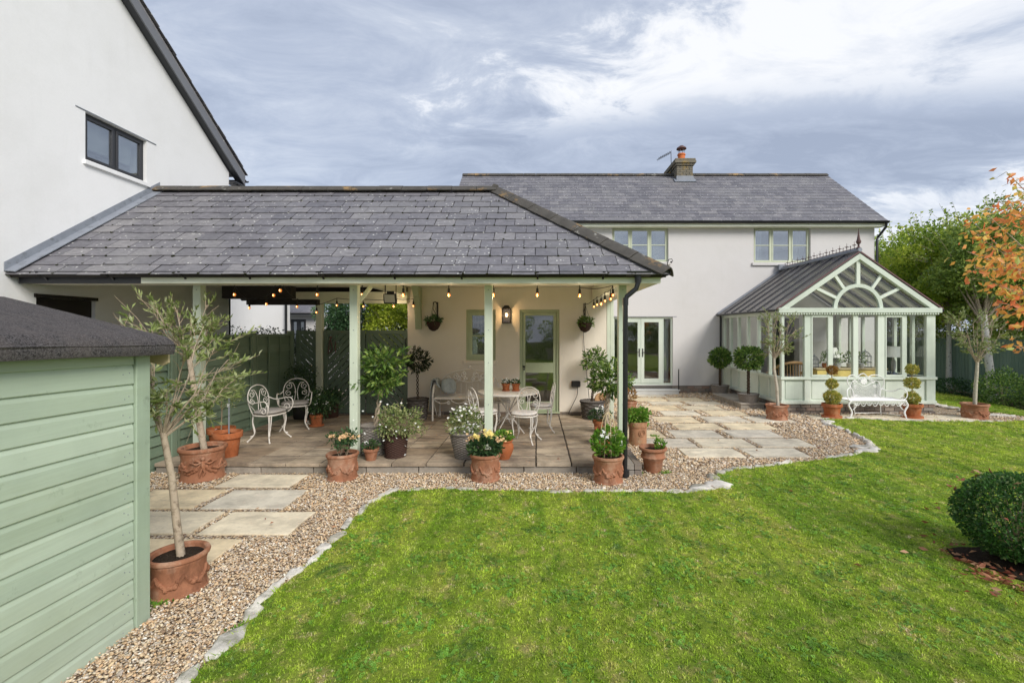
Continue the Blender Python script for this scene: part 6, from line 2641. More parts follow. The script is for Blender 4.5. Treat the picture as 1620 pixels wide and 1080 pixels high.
# urn
t, X, Y = potp('potted_flowers', 'rounded orange terracotta urn with a low yellow flowering plant', 'potted plant', 797, 729, .13, PZ)
pot_mesh(t, X, Y, PZ, .085, .135, .27, M['terra_plain'], 'urn')
d, r = sph(240, .1)
leaves('foliage', np.array([X, Y, PZ + .31]) + d * r * np.array([.13, .12, .07]), d + [0, 0, .5], .055, .55, M['lf_fresh'], t)
flowers('flower_head', [(X + .06 + rnd.gauss(0, .02), Y - .03, PZ + .37 + rnd.gauss(0, .012)) for _ in range(9)], .018, M['petal_yellow'], t)
# bay standard by the cream wall
t, X, Y = potp('topiary_ball', 'bay standard with a leaning braided stem in a bark basket by the wall socket', 'potted tree', 937, 665, .25, PZ)
pot_mesh(t, X, Y, PZ, .20, .255, .36, M['bark_basket'], 'strip')
braid(t, (X - .02, Y, PZ + .3), (X + .06, Y, 1.12), .011, 3.6, M['dark_stem'], 3, .020)
lumpy_ball('foliage', (X + .06, Y, 1.35), .23, .22, .23, 700, .075, .38, M['lf_bay'], t, .3, .12, .45)
# coiled wicker ornament
wo = thing('wicker_shell', 'coiled brown wicker shell ornament behind the bark basket', 'ornament', (P(951, 650, 9.85).x, 9.85, PZ))
q = MB()
wx0, wz0 = P(951, 634, 9.85).x, P(951, 634, 9.85).z
pts, rs = [], []
for i in range(60):
    a = i * .32
    rr = .035 + .0024 * i
    pts.append((wx0 + rr * math.cos(a) * .8, 9.85 + .02 * math.sin(i), wz0 + rr * math.sin(a)))
    rs.append(.018 + .0003 * i)
q.tube(pts, rs, 6)
q.tube([(wx0, 9.9, wz0 - .02), (wx0, 9.9, PZ)], [.06, .09], 8)
q.build('coil', M['ochre'], wo, True)
# white flowers near the block kerb
t, X, Y = potp('potted_flowers', 'white headed flowers in a terracotta pot left of the downpipe', 'potted plant', 949, 686, .12, PZ)
pot_mesh(t, X, Y, PZ, .09, .13, .22, M['terra_plain'])
d, r = sph(380, .1)
leaves('foliage', np.array([X, Y, PZ + .30]) + d * r * np.array([.2, .17, .12]), d + [0, 0, .4], .06, .5, M['lf_rose'], t)
for c_ in ((.03, -.02, .42), (.09, -.02, .40), (-.04, 0, .39)):
    flowers('flower_head', [(X + c_[0] + rnd.gauss(0, .035), Y + c_[1] + rnd.gauss(0, .02), PZ + c_[2] + rnd.gauss(0, .02)) for _ in range(22)], .024, M['petal_white'], t)
# bay behind the downpipe
t = thing('bay_tree', 'round bay tree on a thick braided stem directly behind the downpipe', 'potted tree', ((975 - VX) * 7.45 / F_PX, 7.45, PZ))
X, Y = (975 - VX) * 7.45 / F_PX, 7.45
X = min(X, 1.18)
pot_mesh(t, X - .08, Y, PZ, .14, .17, .28, M['terra_plain'])
braid(t, (X - .08, Y, PZ + .24), (X - .03, Y, .98), .017, 2.6, M['bark'], 3, .028)
lumpy_ball('foliage', (X + .03, Y, 1.19), .31, .28, .26, 1200, .085, .36, M['lf_bay'], t, .3, .12, .5)
# green planted chimney pot
t, X, Y = potp('potted_plant', 'bright green leafy plant in a tall mossy terracotta pot beyond the kerb', 'potted plant', 1009, 706, .16)
pot_mesh(t, X, Y, 0, .15, .165, .40, M['terra_old'], 'plain')
q = MB()
a = math.atan2(-Y, -X)
for rr in (.03, .055):
    pts = []
    for i in range(14):
        u__ = 2 * math.pi * i / 14
        aa = a + .5 + rr * math.cos(u__) / .155
        pts.append((X + .157 * math.cos(aa), Y + .157 * math.sin(aa), .22 + rr * math.sin(u__)))
    q.tube(pts, .007, 5, True)
q.build('rosette', M['terra_old'], t, True)
lumpy_ball('foliage', (X, Y, .50), .21, .2, .13, 900, .05, .8, M['lf_fresh'], t, .3, .15, .6)
t, X, Y = potp('potted_plant', 'weathered terracotta pot with drying stems furthest from the camera by the kerb', 'potted plant', 996, 668, .15)
pot_mesh(t, X, Y, 0, .14, .16, .44, M['terra'], 'relief')
d, r = sph(240, .1)
leaves('foliage', np.array([X, Y, .56]) + d * r * np.array([.14, .12, .16]), d + [0, 0, .8], .07, .3, M['lf_topi_or'], t)
t, X, Y = potp('potted_plant', 'frilled terracotta pot with a small seedling standing on the gravel', 'potted plant', 1033, 750, .15)
pot_mesh(t, X, Y, 0, .11, .195, .34, M['terra'], 'frill')
d, r = sph(120, .1)
leaves('foliage', np.array([X + .10, Y + .02, .37]) + d * r * np.array([.07, .07, .06]), d + [0, 0, .6], .05, .5, M['lf_fresh'], t)
# bay standards at the house wall
for (px_, pyb, sc_, lab, cz, cr_) in ((1139, 630, 1.0, 'smaller bay ball on a braided stem against the house wall', 566, .29), (1184, 647, 1.0, 'larger bay ball on a braided stem beside the stone step', 566, .32)):
    t, X, Y = potp('topiary_ball', lab, 'potted tree', px_, pyb, .22, 0, 'bay ball standards by the conservatory')
    pot_mesh(t, X, Y, 0, .18, .25, .35, M['wicker'], 'wicker')
    zc_ = EYE - (cz - VY) * Y / F_PX
    braid(t, (X, Y, .3), (X, Y, zc_ - cr_ * .7), .016, 3, M['dark_stem'], 3, .026)
    lumpy_ball('foliage', (X, Y, zc_), cr_, cr_, cr_ * .92, 2000, .085, .42, M['lf_bay'], t, .55, .05, .45)
# sparse olive by the conservatory
t, X, Y = potp('olive_tree', 'sparse olive tree in a reddish pot at the conservatory corner', 'potted tree', 1229, 666, .23, 0, 'potted olive trees')
pot_mesh(t, X, Y, 0, .2, .235, .33, M['terra'], 'relief')
TP3 = [Vector((X + .02, Y, .28)), Vector((X + .0, Y, .7)), Vector((X - .06, Y, 1.1)), Vector((X - .06, Y, 1.35))]
limb_tree(t, TP3[0], TP3[-1], (X + .10, Y, 1.85), (.52, .42, .62), 13, 11, M['bark_pale'], M['lf_olive'], .06, .30, .028, 13, up=.9, twig_r=.0045, trunk_pts=TP3, bare=.35)
# right hand olive
t, X, Y = potp('olive_tree', 'pale stemmed olive tree in a relief pot right of the conservatory', 'potted tree', 1542, 665, .24, 0, 'potted olive trees')
pot_mesh(t, X, Y, 0, .22, .255, .34, M['terra'], 'relief')
TP4 = [Vector((X, Y, .28)), Vector((X + .02, Y, .7)), Vector((X + .05, Y, 1.05)), Vector((X + .06, Y, 1.25))]
limb_tree(t, TP4[0], TP4[-1], (X + .05, Y, 1.95), (.66, .5, .66), 14, 11, M['bark_pale'], M['lf_olive'], .065, .30, .032, 14, up=1.0, twig_r=.0045, trunk_pts=TP4, bare=.35)
# triple ball topiaries
for (px_, pyb, lab, tops) in ((1316, 664, 'three ball topiary with a bronze top at the left of the white bench', (('lf_topi', 628, 15.5), ('lf_topi', 607, 10.5), ('lf_topi_or', 585, 9.5))), (1443, 664, 'three ball green topiary at the right of the white bench', (('lf_topi', 630, 14), ('lf_topi', 605, 12.5), ('lf_topi', 584, 10.5)))):
    t, X, Y = potp('topiary_balls', lab, 'potted tree', px_, pyb, .2, 0, 'three ball topiaries')
    q = MB()
    q.lathe([(.17, 0), (.21, .02), (.205, .06), (.19, .06)], 28, (X, Y, .0))
    q.build('saucer', M['terra_plain'], t, True)
    pot_mesh(t, X, Y, .03, .14, .205, .30, M['terra_plain'])
    q = MB()
    q.tube([(X, Y, .28), (X, Y, EYE - (tops[2][1] - VY) * Y / F_PX)], .012, 6)
    q.build('stem', M['twig'], t)
    for (mt, py_, rp) in tops:
        rr = rp * .76 * Y / F_PX
        lumpy_ball('foliage', (X, Y, EYE - (py_ - VY) * Y / F_PX), rr, rr, rr * .9, int(3000 * (rr / .2) ** 2), .036, .6, M[mt], t, .5, .06, .5)
# dark corner plants
t, X, Y = potp('potted_shrub', 'small white flowered shrub in an orange pot with saucer in the patio corner', 'potted shrub', 501, 676, .12, PZ)
q = MB()
q.lathe([(.11, 0), (.135, .01), (.13, .035), (.115, .03)], 24, (X, Y, PZ))
q.build('saucer', M['terra_plain'], t, True)
pot_mesh(t, X, Y, PZ + .01, .09, .125, .22, M['terra_plain'])
lumpy_ball('foliage', (X + .06, Y, PZ + .42), .34, .26, .22, 1200, .055, .42, M['lf_rose'], t, .2, .14, .6)
flowers('flower_head', [(X + rnd.gauss(.08, .2), Y - .1 + rnd.gauss(0, .1), PZ + .45 + rnd.gauss(0, .13)) for _ in range(26)], .016, M['petal_white'], t)
t = thing('potted_shrub', 'tall dark shrub in a black pot behind the second armchair', 'potted shrub', (wx(477, 9.75), 9.75, PZ))
X, Y = wx(477, 9.75), 9.75
pot_mesh(t, X, Y, PZ, .15, .19, .30, M['iron'])
lumpy_ball('foliage', (X, Y, PZ + .72), .30, .26, .42, 1300, .055, .35, M['lf_rose'], t, .1, .16, .6)
t = thing('potted_shrub', 'low shrub in a square brown wicker planter against the left gate', 'potted shrub', (wx(519, 9.9), 9.9, PZ))
X, Y = wx(519, 9.9), 9.9
pot_mesh(t, X, Y, PZ, .2, .2, .28, M['wicker_dark'], 'wicker')
lumpy_ball('foliage', (X, Y, PZ + .42), .3, .25, .2, 800, .055, .4, M['lf_ever'], t, .1, .14, .6)
# hanging baskets
for (px_, py_, lab, m_, Y) in ((686, 511, 'dark hanging basket on the wall right of the gates', 'lf_ever', 9.93), (925.5, 513, 'green planted hanging basket on the wall right of the door', 'lf_bay', 9.93)):
    c_ = P(px_, py_, Y)
    t = thing('hanging_basket', lab, 'hanging basket', (c_.x, 10.18, c_.z), 'hanging baskets on the cream wall')
    q = MB()
    q.lathe([(.02, -.17), (.09, -.13), (.135, -.05), (.15, .02), (.14, .03), (.12, .0)], 22, tuple(c_), lambda i, j, a: rnd.uniform(-.006, .006))
    q.build('basket', M['wicker_dark'], t, True)
    lumpy_ball('foliage', (c_.x, c_.y, c_.z + .05), .16, .15, .10, 420, .06, .42, M[m_], t, .1, .15, .6)
    q = MB()
    hk = Vector((c_.x, c_.y, c_.z + .42))
    for a in (0, 2.1, 4.2):
        q.tube([(c_.x + .14 * math.cos(a), c_.y + .14 * math.sin(a), c_.z), hk], .003, 4)
    q.build('chain', M['iron'], t)
    q = MB()
    q.box(c_.x + .015, c_.x + .04, 10.172, 10.198, c_.z + .08, c_.z + .46)
    q.tube([(c_.x + .027, 10.18, c_.z + .40), (c_.x + .02, 10.05, c_.z + .46), (c_.x, c_.y, c_.z + .44), (c_.x, c_.y, c_.z + .41)], .009, 5)
    q.tube([(c_.x + .027, 10.17, c_.z + .15), (c_.x - .03, 10.02, c_.z + .30), (c_.x - .02, 9.98, c_.z + .45)], .007, 5)
    q.build('bracket', M['iron'], t)

# box ball at the lower right
bbx, bby = ball_c
q = MB()
rg = []
for i in range(20):
    a = 2 * math.pi * i / 20
    rr = .42 * (1 + .16 * math.sin(3 * a) + .08 * math.sin(5 * a + 1))
    rg.append((bbx - .03 + rr * math.cos(a) * .94, bby + rr * math.sin(a) * .86 - .03, LZ))
q.prism(rg, (0, 0, .012))
o = q.build('soil_bed', M['soil'])
structure(o, 'soil around the clipped box ball')
t = thing('box_ball', 'dark clipped box ball on the lawn at the lower right', 'shrub', (bbx, bby, LZ))
d, r = sph(13000, .74)
bp = 1 + .035 * np.sin(7 * d[:, :1] + 1) + .03 * np.sin(9 * d[:, 1:2]) + .03 * np.sin(8 * d[:, 2:3] + 2)
cen = np.array([bbx, bby, .40]) + d * r * bp * np.array([.44, .43, .355])
cen = cen[cen[:, 2] > .05]
leaves('foliage', cen, (cen - np.array([bbx, bby, .38])), .030, .62, M['lf_box'], t, .5, kind='stuff')
q = MB()
for i in range(40):
    dv = Vector((rnd.gauss(0, 1), rnd.gauss(0, 1), abs(rnd.gauss(0, 1)) + .1)).normalized()
    q.tube([(bbx, bby, LZ), (bbx + dv.x * .2, bby + dv.y * .2, .05 + dv.z * .4), (bbx + dv.x * .40, bby + dv.y * .38, .3 + dv.z * .35)], [.01, .006, .003], 4)
q.build('stems', M['twig'], t)


def fallen(cx, cy, sx, sy, n, z):
    c = np.stack([npr.normal(cx, sx, n), npr.normal(cy, sy, n), np.full(n, z)], 1)
    return c


pl = []
for (px_, py_) in ((1493, 862), (1502, 870), (1515, 888), (1532, 882), (1554, 899), (1568, 908), (1580, 917), (1597, 905), (1548, 910), (1590, 922), (1612, 912), (1600, 918), (1585, 908), (1570, 899), (1540, 890), (1520, 878), (1535, 908), (1508, 862), (1470, 850), (1482, 803), (1505, 770), (1562, 915), (1575, 922), (1605, 925), (1552, 893), (1608, 905)):
    p = G(px_, py_, LZ)
    pl.append((p.x, p.y, LZ + .018))
extra = fallen(5.2, 4.6, 1.5, 1.1, 22, LZ + .02)
cen = np.concatenate([np.array(pl), np.array(pl) + npr.normal(0, .05, (len(pl), 3)) * [1, 1, 0], extra])
bed = np.stack([bbx - .08 + npr.normal(0, .30, 130), bby - .40 + npr.normal(0, .10, 130), np.full(130, LZ + .022)], 1)
bed2 = np.stack([bbx - .46 + npr.normal(0, .07, 40), bby + npr.normal(-.1, .22, 40), np.full(40, LZ + .022)], 1)
cen = np.concatenate([cen, bed, bed2])
dv = npr.normal(0, 1, (len(cen), 3)) * [1, 1, .12]
o = leaves('fallen_leaves', cen, dv, .065, .42, M['lf_fallen'], None, .1)
tag(o, 'red and brown fallen leaves scattered beside the box ball', 'fallen leaves', kind='stuff')
gl = []
while len(gl) < 60:
    a_, b_ = rnd.uniform(-3.4, 5), rnd.uniform(3.2, 11)
    if not inside([a_], [b_], lawn_poly)[0] and not (b_ > 6.4 and a_ < 1.5):
        gl.append((a_, b_, .035))
for _ in range(26):
    gl.append((rnd.uniform(-4.6, 1.1), rnd.uniform(6.6, 10), PZ + .012))
o = leaves('fallen_leaves', np.array(gl), npr.normal(0, 1, (len(gl), 3)) * [1, 1, .1], .045, .45, M['lf_fallen'], None, .1)
tag(o, 'small dry leaves scattered over the gravel, paving and patio', 'fallen leaves', kind='stuff')
d = npr.normal(0, 1, (26, 3))
d[:, 2] = abs(d[:, 2])
d /= np.linalg.norm(d, axis=1)[:, None]
o = leaves('fallen_leaves', np.array([bbx, bby, .40]) + d * np.array([.49, .47, .40]), npr.normal(0, 1, (26, 3)), .055, .45, M['lf_fallen'], t, .2)

# ------------------------------------------------------------------ trees and hedges


def crown_leaves(name, t, clumps, per, size, aspect, mat, spread=.33, droop=0.0, shell=True):
    cs_, ds_, bs_ = [], [], []
    for (c_, r_) in clumps:
        n_ = int(per * 1.5 * (r_ / .5) ** 2)
        d, r = sph(n_, .35 if shell else 0)
        cs_.append(np.array(c_) + d * r * r_ * np.array([1, 1, .8]))
        ds_.append(d + np.array([0, 0, -droop]))
        bs_.append(np.full(n_, rnd.uniform(.25, .75)))
    return leaves(name, np.concatenate(cs_), np.concatenate(ds_), size, aspect, mat, t, .6, bias=np.concatenate(bs_), kind='stuff')


def tree(name, label, x, y, h0, cc, cr, nclump, per, size, matl, matb, rt, group=None, crz=None, aspect=.62, cl=(.28, .55), lean=0.0, loose=60):
    t = thing(name, label, 'tree', (x, y, 0), group)
    cc = Vector(cc)
    q = MB()
    top = Vector((x + lean, y, h0))
    q.tube([(x, y, -.02), (x + lean * .3, y, h0 * .35), (x + lean * .7, y, h0 * .7), top], [rt * 1.25, rt, rt * .9, rt * .75], 10)
    q.build('trunk', matb, t, True)
    q = MB()
    cl_ = []
    for i in range(nclump):
        d = Vector((rnd.gauss(0, 1), rnd.gauss(0, 1), rnd.gauss(0, 1))).normalized() * rnd.uniform(.45, 1.0)
        c_ = cc + Vector((d.x * cr[0], d.y * cr[1], d.z * cr[2]))
        cl_.append((tuple(c_), rnd.uniform(*cl)))
        if i % 2 == 0:
            m_ = top.lerp(c_, .5) + Vector((0, 0, -.12 * (c_ - top).length))
            q.tube([top - Vector((0, 0, rnd.uniform(0, h0 * .25))), m_, c_], [rt * .32, rt * .18, .006], 5)
    q.build('branches', M['bark'], t, True)
    crown_leaves('crown', t, cl_, per, size, aspect, matl)
    # loose sprays standing out of the crown
    cs_, ds_ = [], []
    tw = MB()
    for i in range(loose):
        d = Vector((rnd.gauss(0, 1), rnd.gauss(0, 1), abs(rnd.gauss(0, .9)) + .1)).normalized()
        p0 = cc + Vector((d.x * cr[0], d.y * cr[1], d.z * cr[2])) * 1.0
        p1 = p0 + (d + Vector((rnd.gauss(0, .4), rnd.gauss(0, .4), .6))).normalized() * rnd.uniform(.3, .75)
        tw.tube([p0, p1], [.007, .003], 4)
        for j in range(11):
            cs_.append(p0.lerp(p1, rnd.random()))
            ds_.append((rnd.gauss(0, 1), rnd.gauss(0, 1), rnd.gauss(0, .6)))
    if loose:
        tw.build('twigs', M['twig'], t, kind='stuff')
        leaves('sprays', np.array(cs_), np.array(ds_), size, aspect, matl, t, .3, kind='stuff')
    return t


tree('birch_tree', 'white stemmed birch nearest the conservatory on the right', 13.55, 15.35, 2.7, (13.35, 15.9, 3.75), (1.5, 1.3, 1.65), 80, 230, .10, M['lf_tree'], M['birch'], .075, 'birches along the right fence')
tree('birch_tree', 'white stemmed leaning birch further right by the fence', 12.98, 13.3, 2.4, (13.35, 13.9, 3.85), (1.5, 1.2, 1.65), 80, 230, .10, M['lf_hedge'], M['birch'], .095, 'birches along the right fence', lean=-.25)
tree('bushy_tree', 'yellowing bushy tree just beyond the end of the house', 13.5, 18.6, 2.2, (13.6, 18.4, 3.9), (1.75, 1.3, 1.7), 60, 240, .105, M['lf_tree'], M['bark'], .12, 'trees beyond the fence')
tree('bushy_tree', 'dense dark green tree behind the leaning birch', 16.6, 17.2, 2.2, (16.4, 16.8, 4.0), (2.2, 1.5, 2.2), 72, 250, .11, M['lf_hedge'], M['bark'], .14, 'trees beyond the fence')
tree('bushy_tree', 'tall green tree at the far right edge behind the orange leaves', 16.4, 14.3, 2.2, (16.2, 14.3, 4.0), (1.8, 1.4, 2.3), 72, 250, .105, M['lf_hedge'], M['bark'], .14, 'trees beyond the fence')
# lower growth along the fence
t = thing('hedge', 'dark leafy hedge growing over the green board fence', 'hedge', (14.2, 15.5, 0))
cl_ = []
for i in range(120):
    cl_.append(((rnd.uniform(13.95, 14.6), rnd.uniform(11, 21.5), rnd.uniform(1.6, 3.4)), rnd.uniform(.3, .5)))
for i in range(36):
    cl_.append(((rnd.uniform(10.3, 14.4), rnd.uniform(19.0, 20.5), rnd.uniform(1.0, 3.6)), rnd.uniform(.35, .55)))
crown_leaves('foliage', t, cl_, 230, .085, .62, M['lf_hedge'])
for (x, y, rx, rz_, lab, m_, n_, nm) in ((12.35, 12.35, .55, .52, 'round dark green bush at the right edge by the far lawn', 'lf_bay', 3200, 'bush'),
                                 (12.9, 14.5, .5, .28, 'low spreading green plants between the two birch trunks', 'lf_ever', 1500, 'bush'),
                                 (13.2, 16.9, .35, .32, 'small dark bush at the foot of the first birch', 'lf_dark', 900, 'bush'),
                                 (12.7, 11.2, .5, .42, 'leafy bush just inside the right edge of the bed', 'lf_ever', 2200, 'bush')):
    t = thing(nm, lab, 'bush', (x, y, 0), 'bushes in the bed along the fence')
    lumpy_ball('foliage', (x, y, rz_ * .8), rx, rx, rz_, n_, .06, .55, M[m_], t, .3, .08, .6)
    q = MB()
    for i in range(8):
        q.tube([(x, y, 0), (x + rnd.uniform(-.2, .2), y + rnd.uniform(-.2, .2), rz_)], [.012, .004], 4)
    q.build('stems', M['twig'], t)

# orange leaved cherry whose branches reach in from the right
t = thing('cherry_tree', 'orange and red autumn leaves on branches reaching in from the right', 'tree', (6.75, 5.6, 0))
q = MB()
q.tube([(6.75, 5.6, -.02), (6.72, 5.6, 1.0), (6.78, 5.6, 1.9), (6.9, 5.65, 2.8)], [.09, .075, .065, .04], 10)
q.build('trunk', M['bark'], t, True)
q = MB()
tw = MB()
cs_, ds_ = [], []
orig = Vector((6.78, 5.6, 1.75))
for (px_, py_, Y_, n_) in ((1592, 272, 5.4, 20), (1578, 318, 5.3, 22), (1532, 345, 5.5, 13), (1560, 338, 5.2, 30), (1600, 330, 5.4, 40), (1545, 372, 5.3, 36), (1530, 398, 5.3, 18), (1545, 425, 5.2, 30), (1575, 415, 5.1, 40), (1600, 400, 5.5, 34), (1590, 455, 5.2, 40), (1562, 445, 5.4, 24), (1605, 490, 5.2, 32), (1580, 480, 5.3, 20), (1610, 520, 5.2, 22), (1613, 552, 5.3, 20), (1640, 300, 5.5, 40), (1660, 380, 5.4, 50), (1650, 450, 5.3, 50), (1680, 340, 5.7, 50), (1700, 430, 5.5, 50), (1720, 300, 5.9, 50)):
    e_ = P(px_, py_, Y_)
    s0_ = orig + Vector((0, 0, rnd.uniform(-.1, .8)))
    m_ = s0_.lerp(e_, .55) + Vector((0, rnd.uniform(-.05, .05), .10))
    q.tube([s0_, m_, e_], [.016, .009, .003], 5)
    for i in range(int(n_ * 1.9)):
        u__ = rnd.uniform(.62, 1.02)
        c_ = m_.lerp(e_, (u__ - .5) * 2)
        off = Vector((rnd.gauss(0, .05), rnd.gauss(0, .08), rnd.gauss(0, .05)))
        if rnd.random() < .35:
            tw.tube([c_, c_ + off], [.003, .0015], 4)
        cs_.append(c_ + off)
        ds_.append(Vector((rnd.gauss(-.5, .6), rnd.gauss(0, .6), rnd.gauss(-.45, .4))))
q.build('branches', M['bark'], t, True)
tw.build('twigs', M['twig'], t, kind='stuff')
leaves('foliage', np.array(cs_), np.array(ds_), .085, .50, M['lf_cherry'], t, .15, .10)

# trees seen through the porch
def ball_tree(name, label, x, y, cc, cr, ncl, per, mat, size, sp, grp):
    return tree(name, label, x, y, 1.3, cc, cr, ncl, per, size, mat, M['bark'], .1, grp, cl=(.28, .45), loose=0, aspect=sp)


ball_tree('evergreen_tree', 'dark evergreen seen through the porch left of the golden tree', -6.0, 15.4, (-6.05, 15.2, 2.6), (1.0, .8, 1.3), 50, 420, M['lf_ever'], .08, .5, 'trees seen above the gates')
ball_tree('golden_tree', 'bright yellow green tree seen above the right hand gate', -4.2, 14.6, (-4.35, 14.4, 2.4), (.95, .7, 1.3), 50, 420, M['lf_lime'], .08, .5, 'trees seen above the gates')
ball_tree('golden_tree', 'paler feathery tree seen beside the room wall above the gate', -3.0, 13.6, (-3.3, 13.5, 2.3), (.55, .6, 1.2), 34, 420, M['lf_lime'], .09, .3, 'trees seen above the gates')
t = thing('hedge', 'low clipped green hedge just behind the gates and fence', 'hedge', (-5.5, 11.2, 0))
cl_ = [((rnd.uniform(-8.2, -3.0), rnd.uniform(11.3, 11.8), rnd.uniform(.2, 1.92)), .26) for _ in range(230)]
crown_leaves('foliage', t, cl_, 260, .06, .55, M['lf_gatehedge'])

t = thing('hedge', 'tall garden hedge behind the camera seen only as reflections in the glass', 'hedge', (1, -11, 0))
cl_ = [((rnd.uniform(-9, 12), rnd.uniform(-11.6, -10.8), rnd.uniform(.3, 2.6)), .6) for _ in range(110)]
crown_leaves('foliage', t, cl_, 130, .12, .6, M['lf_hedge'])

# ------------------------------------------------------------------ iron furniture


def spiral(c, r, turns, a0, ax, az, n=14, sgn=1):
    """flat spiral in the plane spanned by ax, az"""
    pts = []
    for i in range(n + 1):
        u__ = i / n
        a = a0 + sgn * turns * 2 * math.pi * u__
        rr = r * (1 - .72 * u__)
        pts.append(Vector(c) + ax * (rr * math.cos(a)) + az * (rr * math.sin(a)))
    return pts


def chair_back(q, w, zs, zt, y0, rake, rt=.0085):
    """arched back in the local xz plane at y0, leaning by rake"""
    ax = Vector((1, 0, 0))
    az = Vector((0, rake, 1)).normalized()
    o_ = Vector((0, y0, zs))
    H_ = zt - zs
    def p(x_, z_):
        return o_ + ax * x_ + az * z_
    arch = [p(-w * .36, 0), p(-w * .46, H_ * .25), p(-w * .5, H_ * .5), p(-w * .46, H_ * .72), p(-w * .33, H_ * .90), p(-w * .12, H_ * .99), p(w * .12, H_ * .99), p(w * .33, H_ * .90), p(w * .46, H_ * .72), p(w * .5, H_ * .5), p(w * .46, H_ * .25), p(w * .36, 0)]
    q.tube(smooth_path(arch, 3), rt, 6)
    for sg in (-1, 1):
        q.tube(smooth_path([p(sg * w * .10, 0), p(sg * w * .05, H_ * .3), p(sg * w * .04, H_ * .55), p(sg * w * .14, H_ * .82), p(sg * w * .30, H_ * .84)], 3), rt * .7, 5)
        q.tube(spiral(p(sg * w * .30, H_ * .70), w * .14, 1.3, math.pi / 2, ax * sg, az), rt * .7, 5)
        q.tube(spiral(p(sg * w * .30, H_ * .44), w * .13, 1.3, math.pi / 2, ax * sg, az, sgn=-1), rt * .7, 5)
        q.tube(smooth_path([p(sg * w * .18, 0), p(sg * w * .28, H_ * .15), p(sg * w * .42, H_ * .32)], 3), rt * .7, 5)


def smooth_path(pts, k_):
    """Catmull-Rom"""
    pts = [Vector(p) for p in pts]
    out = []
    n = len(pts)
    for i in range(n - 1):
        p0, p1, p2, p3 = pts[max(i - 1, 0)], pts[i], pts[i + 1], pts[min(i + 2, n - 1)]
        for j in range(k_):
            t = j / k_
            out.append(.5 * ((2 * p1) + (p2 - p0) * t + (2 * p0 - 5 * p1 + 4 * p2 - p3) * t * t + (3 * p1 - p0 - 3 * p2 + p3) * t ** 3))
    out.append(pts[-1])
    return out


def cushion(name, w, d, h, z, mat, t, y0=0):
    q = MB()
    n, m_ = 26, 9
    vs, fs = [], []
    for i in range(m_):
        a = math.pi * i / (m_ - 1) - math.pi / 2
        for j in range(n):
            b = 2 * math.pi * j / n
            cr_ = max(0, math.cos(a)) ** .35
            x_ = w / 2 * cr_ * (abs(math.cos(b)) ** .75) * (1 if math.cos(b) > 0 else -1)
            y_ = d / 2 * cr_ * (abs(math.sin(b)) ** .75) * (1 if math.sin(b) > 0 else -1)
            vs.append((x_, y0 + y_, z + h / 2 + h / 2 * math.sin(a) + rnd.uniform(-.003, .003)))
    for i in range(m_ - 1):
        for j in range(n):
            j2 = (j + 1) % n
            fs.append((i * n + j, i * n + j2, (i + 1) * n + j2, (i + 1) * n + j))
    q._add(vs, fs)
    return q.build(name, mat, t, True)


def bent_leg(q, x, y, zt, dx, dy, rt=.010, double=True):
    pts = smooth_path([(x, y, zt), (x + dx * .1, y + dy * .1, zt * .75), (x - dx * .25, y - dy * .25, zt * .32), (x + dx, y + dy, .012)], 4)
    q.tube(pts, rt, 6)
    if double:
        sx, sy = (-dy, dx)
        L = math.hypot(dx, dy)
        s_ = .035 / L
        pts2 = smooth_path([(x + sx * s_, y + sy * s_, zt), (x + sx * s_ * .8 + dx * .1, y + sy * s_ * .8 + dy * .1, zt * .7), (x + sx * s_ * .25 - dx * .2, y + sy * s_ * .25 - dy * .2, zt * .30), (x + dx * .5, y + dy * .5, .09)], 4)
        q.tube(pts2, rt * .8, 6)
    q.ball((x + dx, y + dy, .012), .016, 6, 5)


def iron_chair(label, arms, cush, group, name='iron_chair'):
    """faces local -y, origin on the floor under the seat centre"""
    t = thing(name, label, 'chair', (0, 0, 0), group)
    sw, sd, sh = (.48, .42, .44) if arms else (.42, .40, .44)
    mt = M['metal_white']
    q = MB()
    ring = [(sw / 2 * (abs(math.cos(a)) ** .8) * (1 if math.cos(a) > 0 else -1), sd / 2 * (abs(math.sin(a)) ** .8) * (1 if math.sin(a) > 0 else -1), sh) for a in np.linspace(0, 2 * math.pi, 29)[:-1]]
    q.tube(ring, .012, 6, True)
    for i in range(5):
        x_ = -sw / 2 + sw * (i + 1) / 6
        yy = sd / 2 * math.sqrt(max(0, 1 - (2 * x_ / sw) ** 2))
        q.tube([(x_, -yy, sh), (x_, yy, sh)], .006, 4)
    q.build('seat_frame', mt, t)
    q = MB()
    chair_back(q, .44 if arms else .40, sh, .92 if arms else .88, sd / 2 - .03, .16)
    q.build('backrest', mt, t)
    for (sx, sy) in ((-1, -1), (1, -1), (-1, 1), (1, 1)):
        q = MB()
        bent_leg(q, sx * sw * .38, sy * sd * .36, sh - .01, sx * .055, sy * .06)
        q.build('leg', mt, t)
    if arms:
        for sx in (-1, 1):
            q = MB()
            q.tube(smooth_path([(sx * .21, sd / 2 + .03, .70), (sx * .26, sd / 2 - .08, .645), (sx * .28, .0, .66), (sx * .285, -sd * .38, .68), (sx * .28, -sd * .52, .60), (sx * .265, -sd * .48, .50), (sx * .24, -sd * .35, .445)], 4), .009, 6)
            q.tube(spiral((sx * .265, -sd * .28, .52), .065, 1.2, 0, Vector((0, 1, 0)), Vector((0, 0, 1))), .007, 5)
            q.build('arm', mt, t)
    cushion('cushion', sw * 1.0, sd * 1.0, .07 if arms else .055, sh + .01, M[cush], t, -.01)
    return t


def place(t, x, y, face, z=PZ):
    """face: direction (dx, dy) the chair looks towards"""
    t.location = (x, y, z)
    t.rotation_euler = (0, 0, math.atan2(face[1], face[0]) + math.pi / 2)


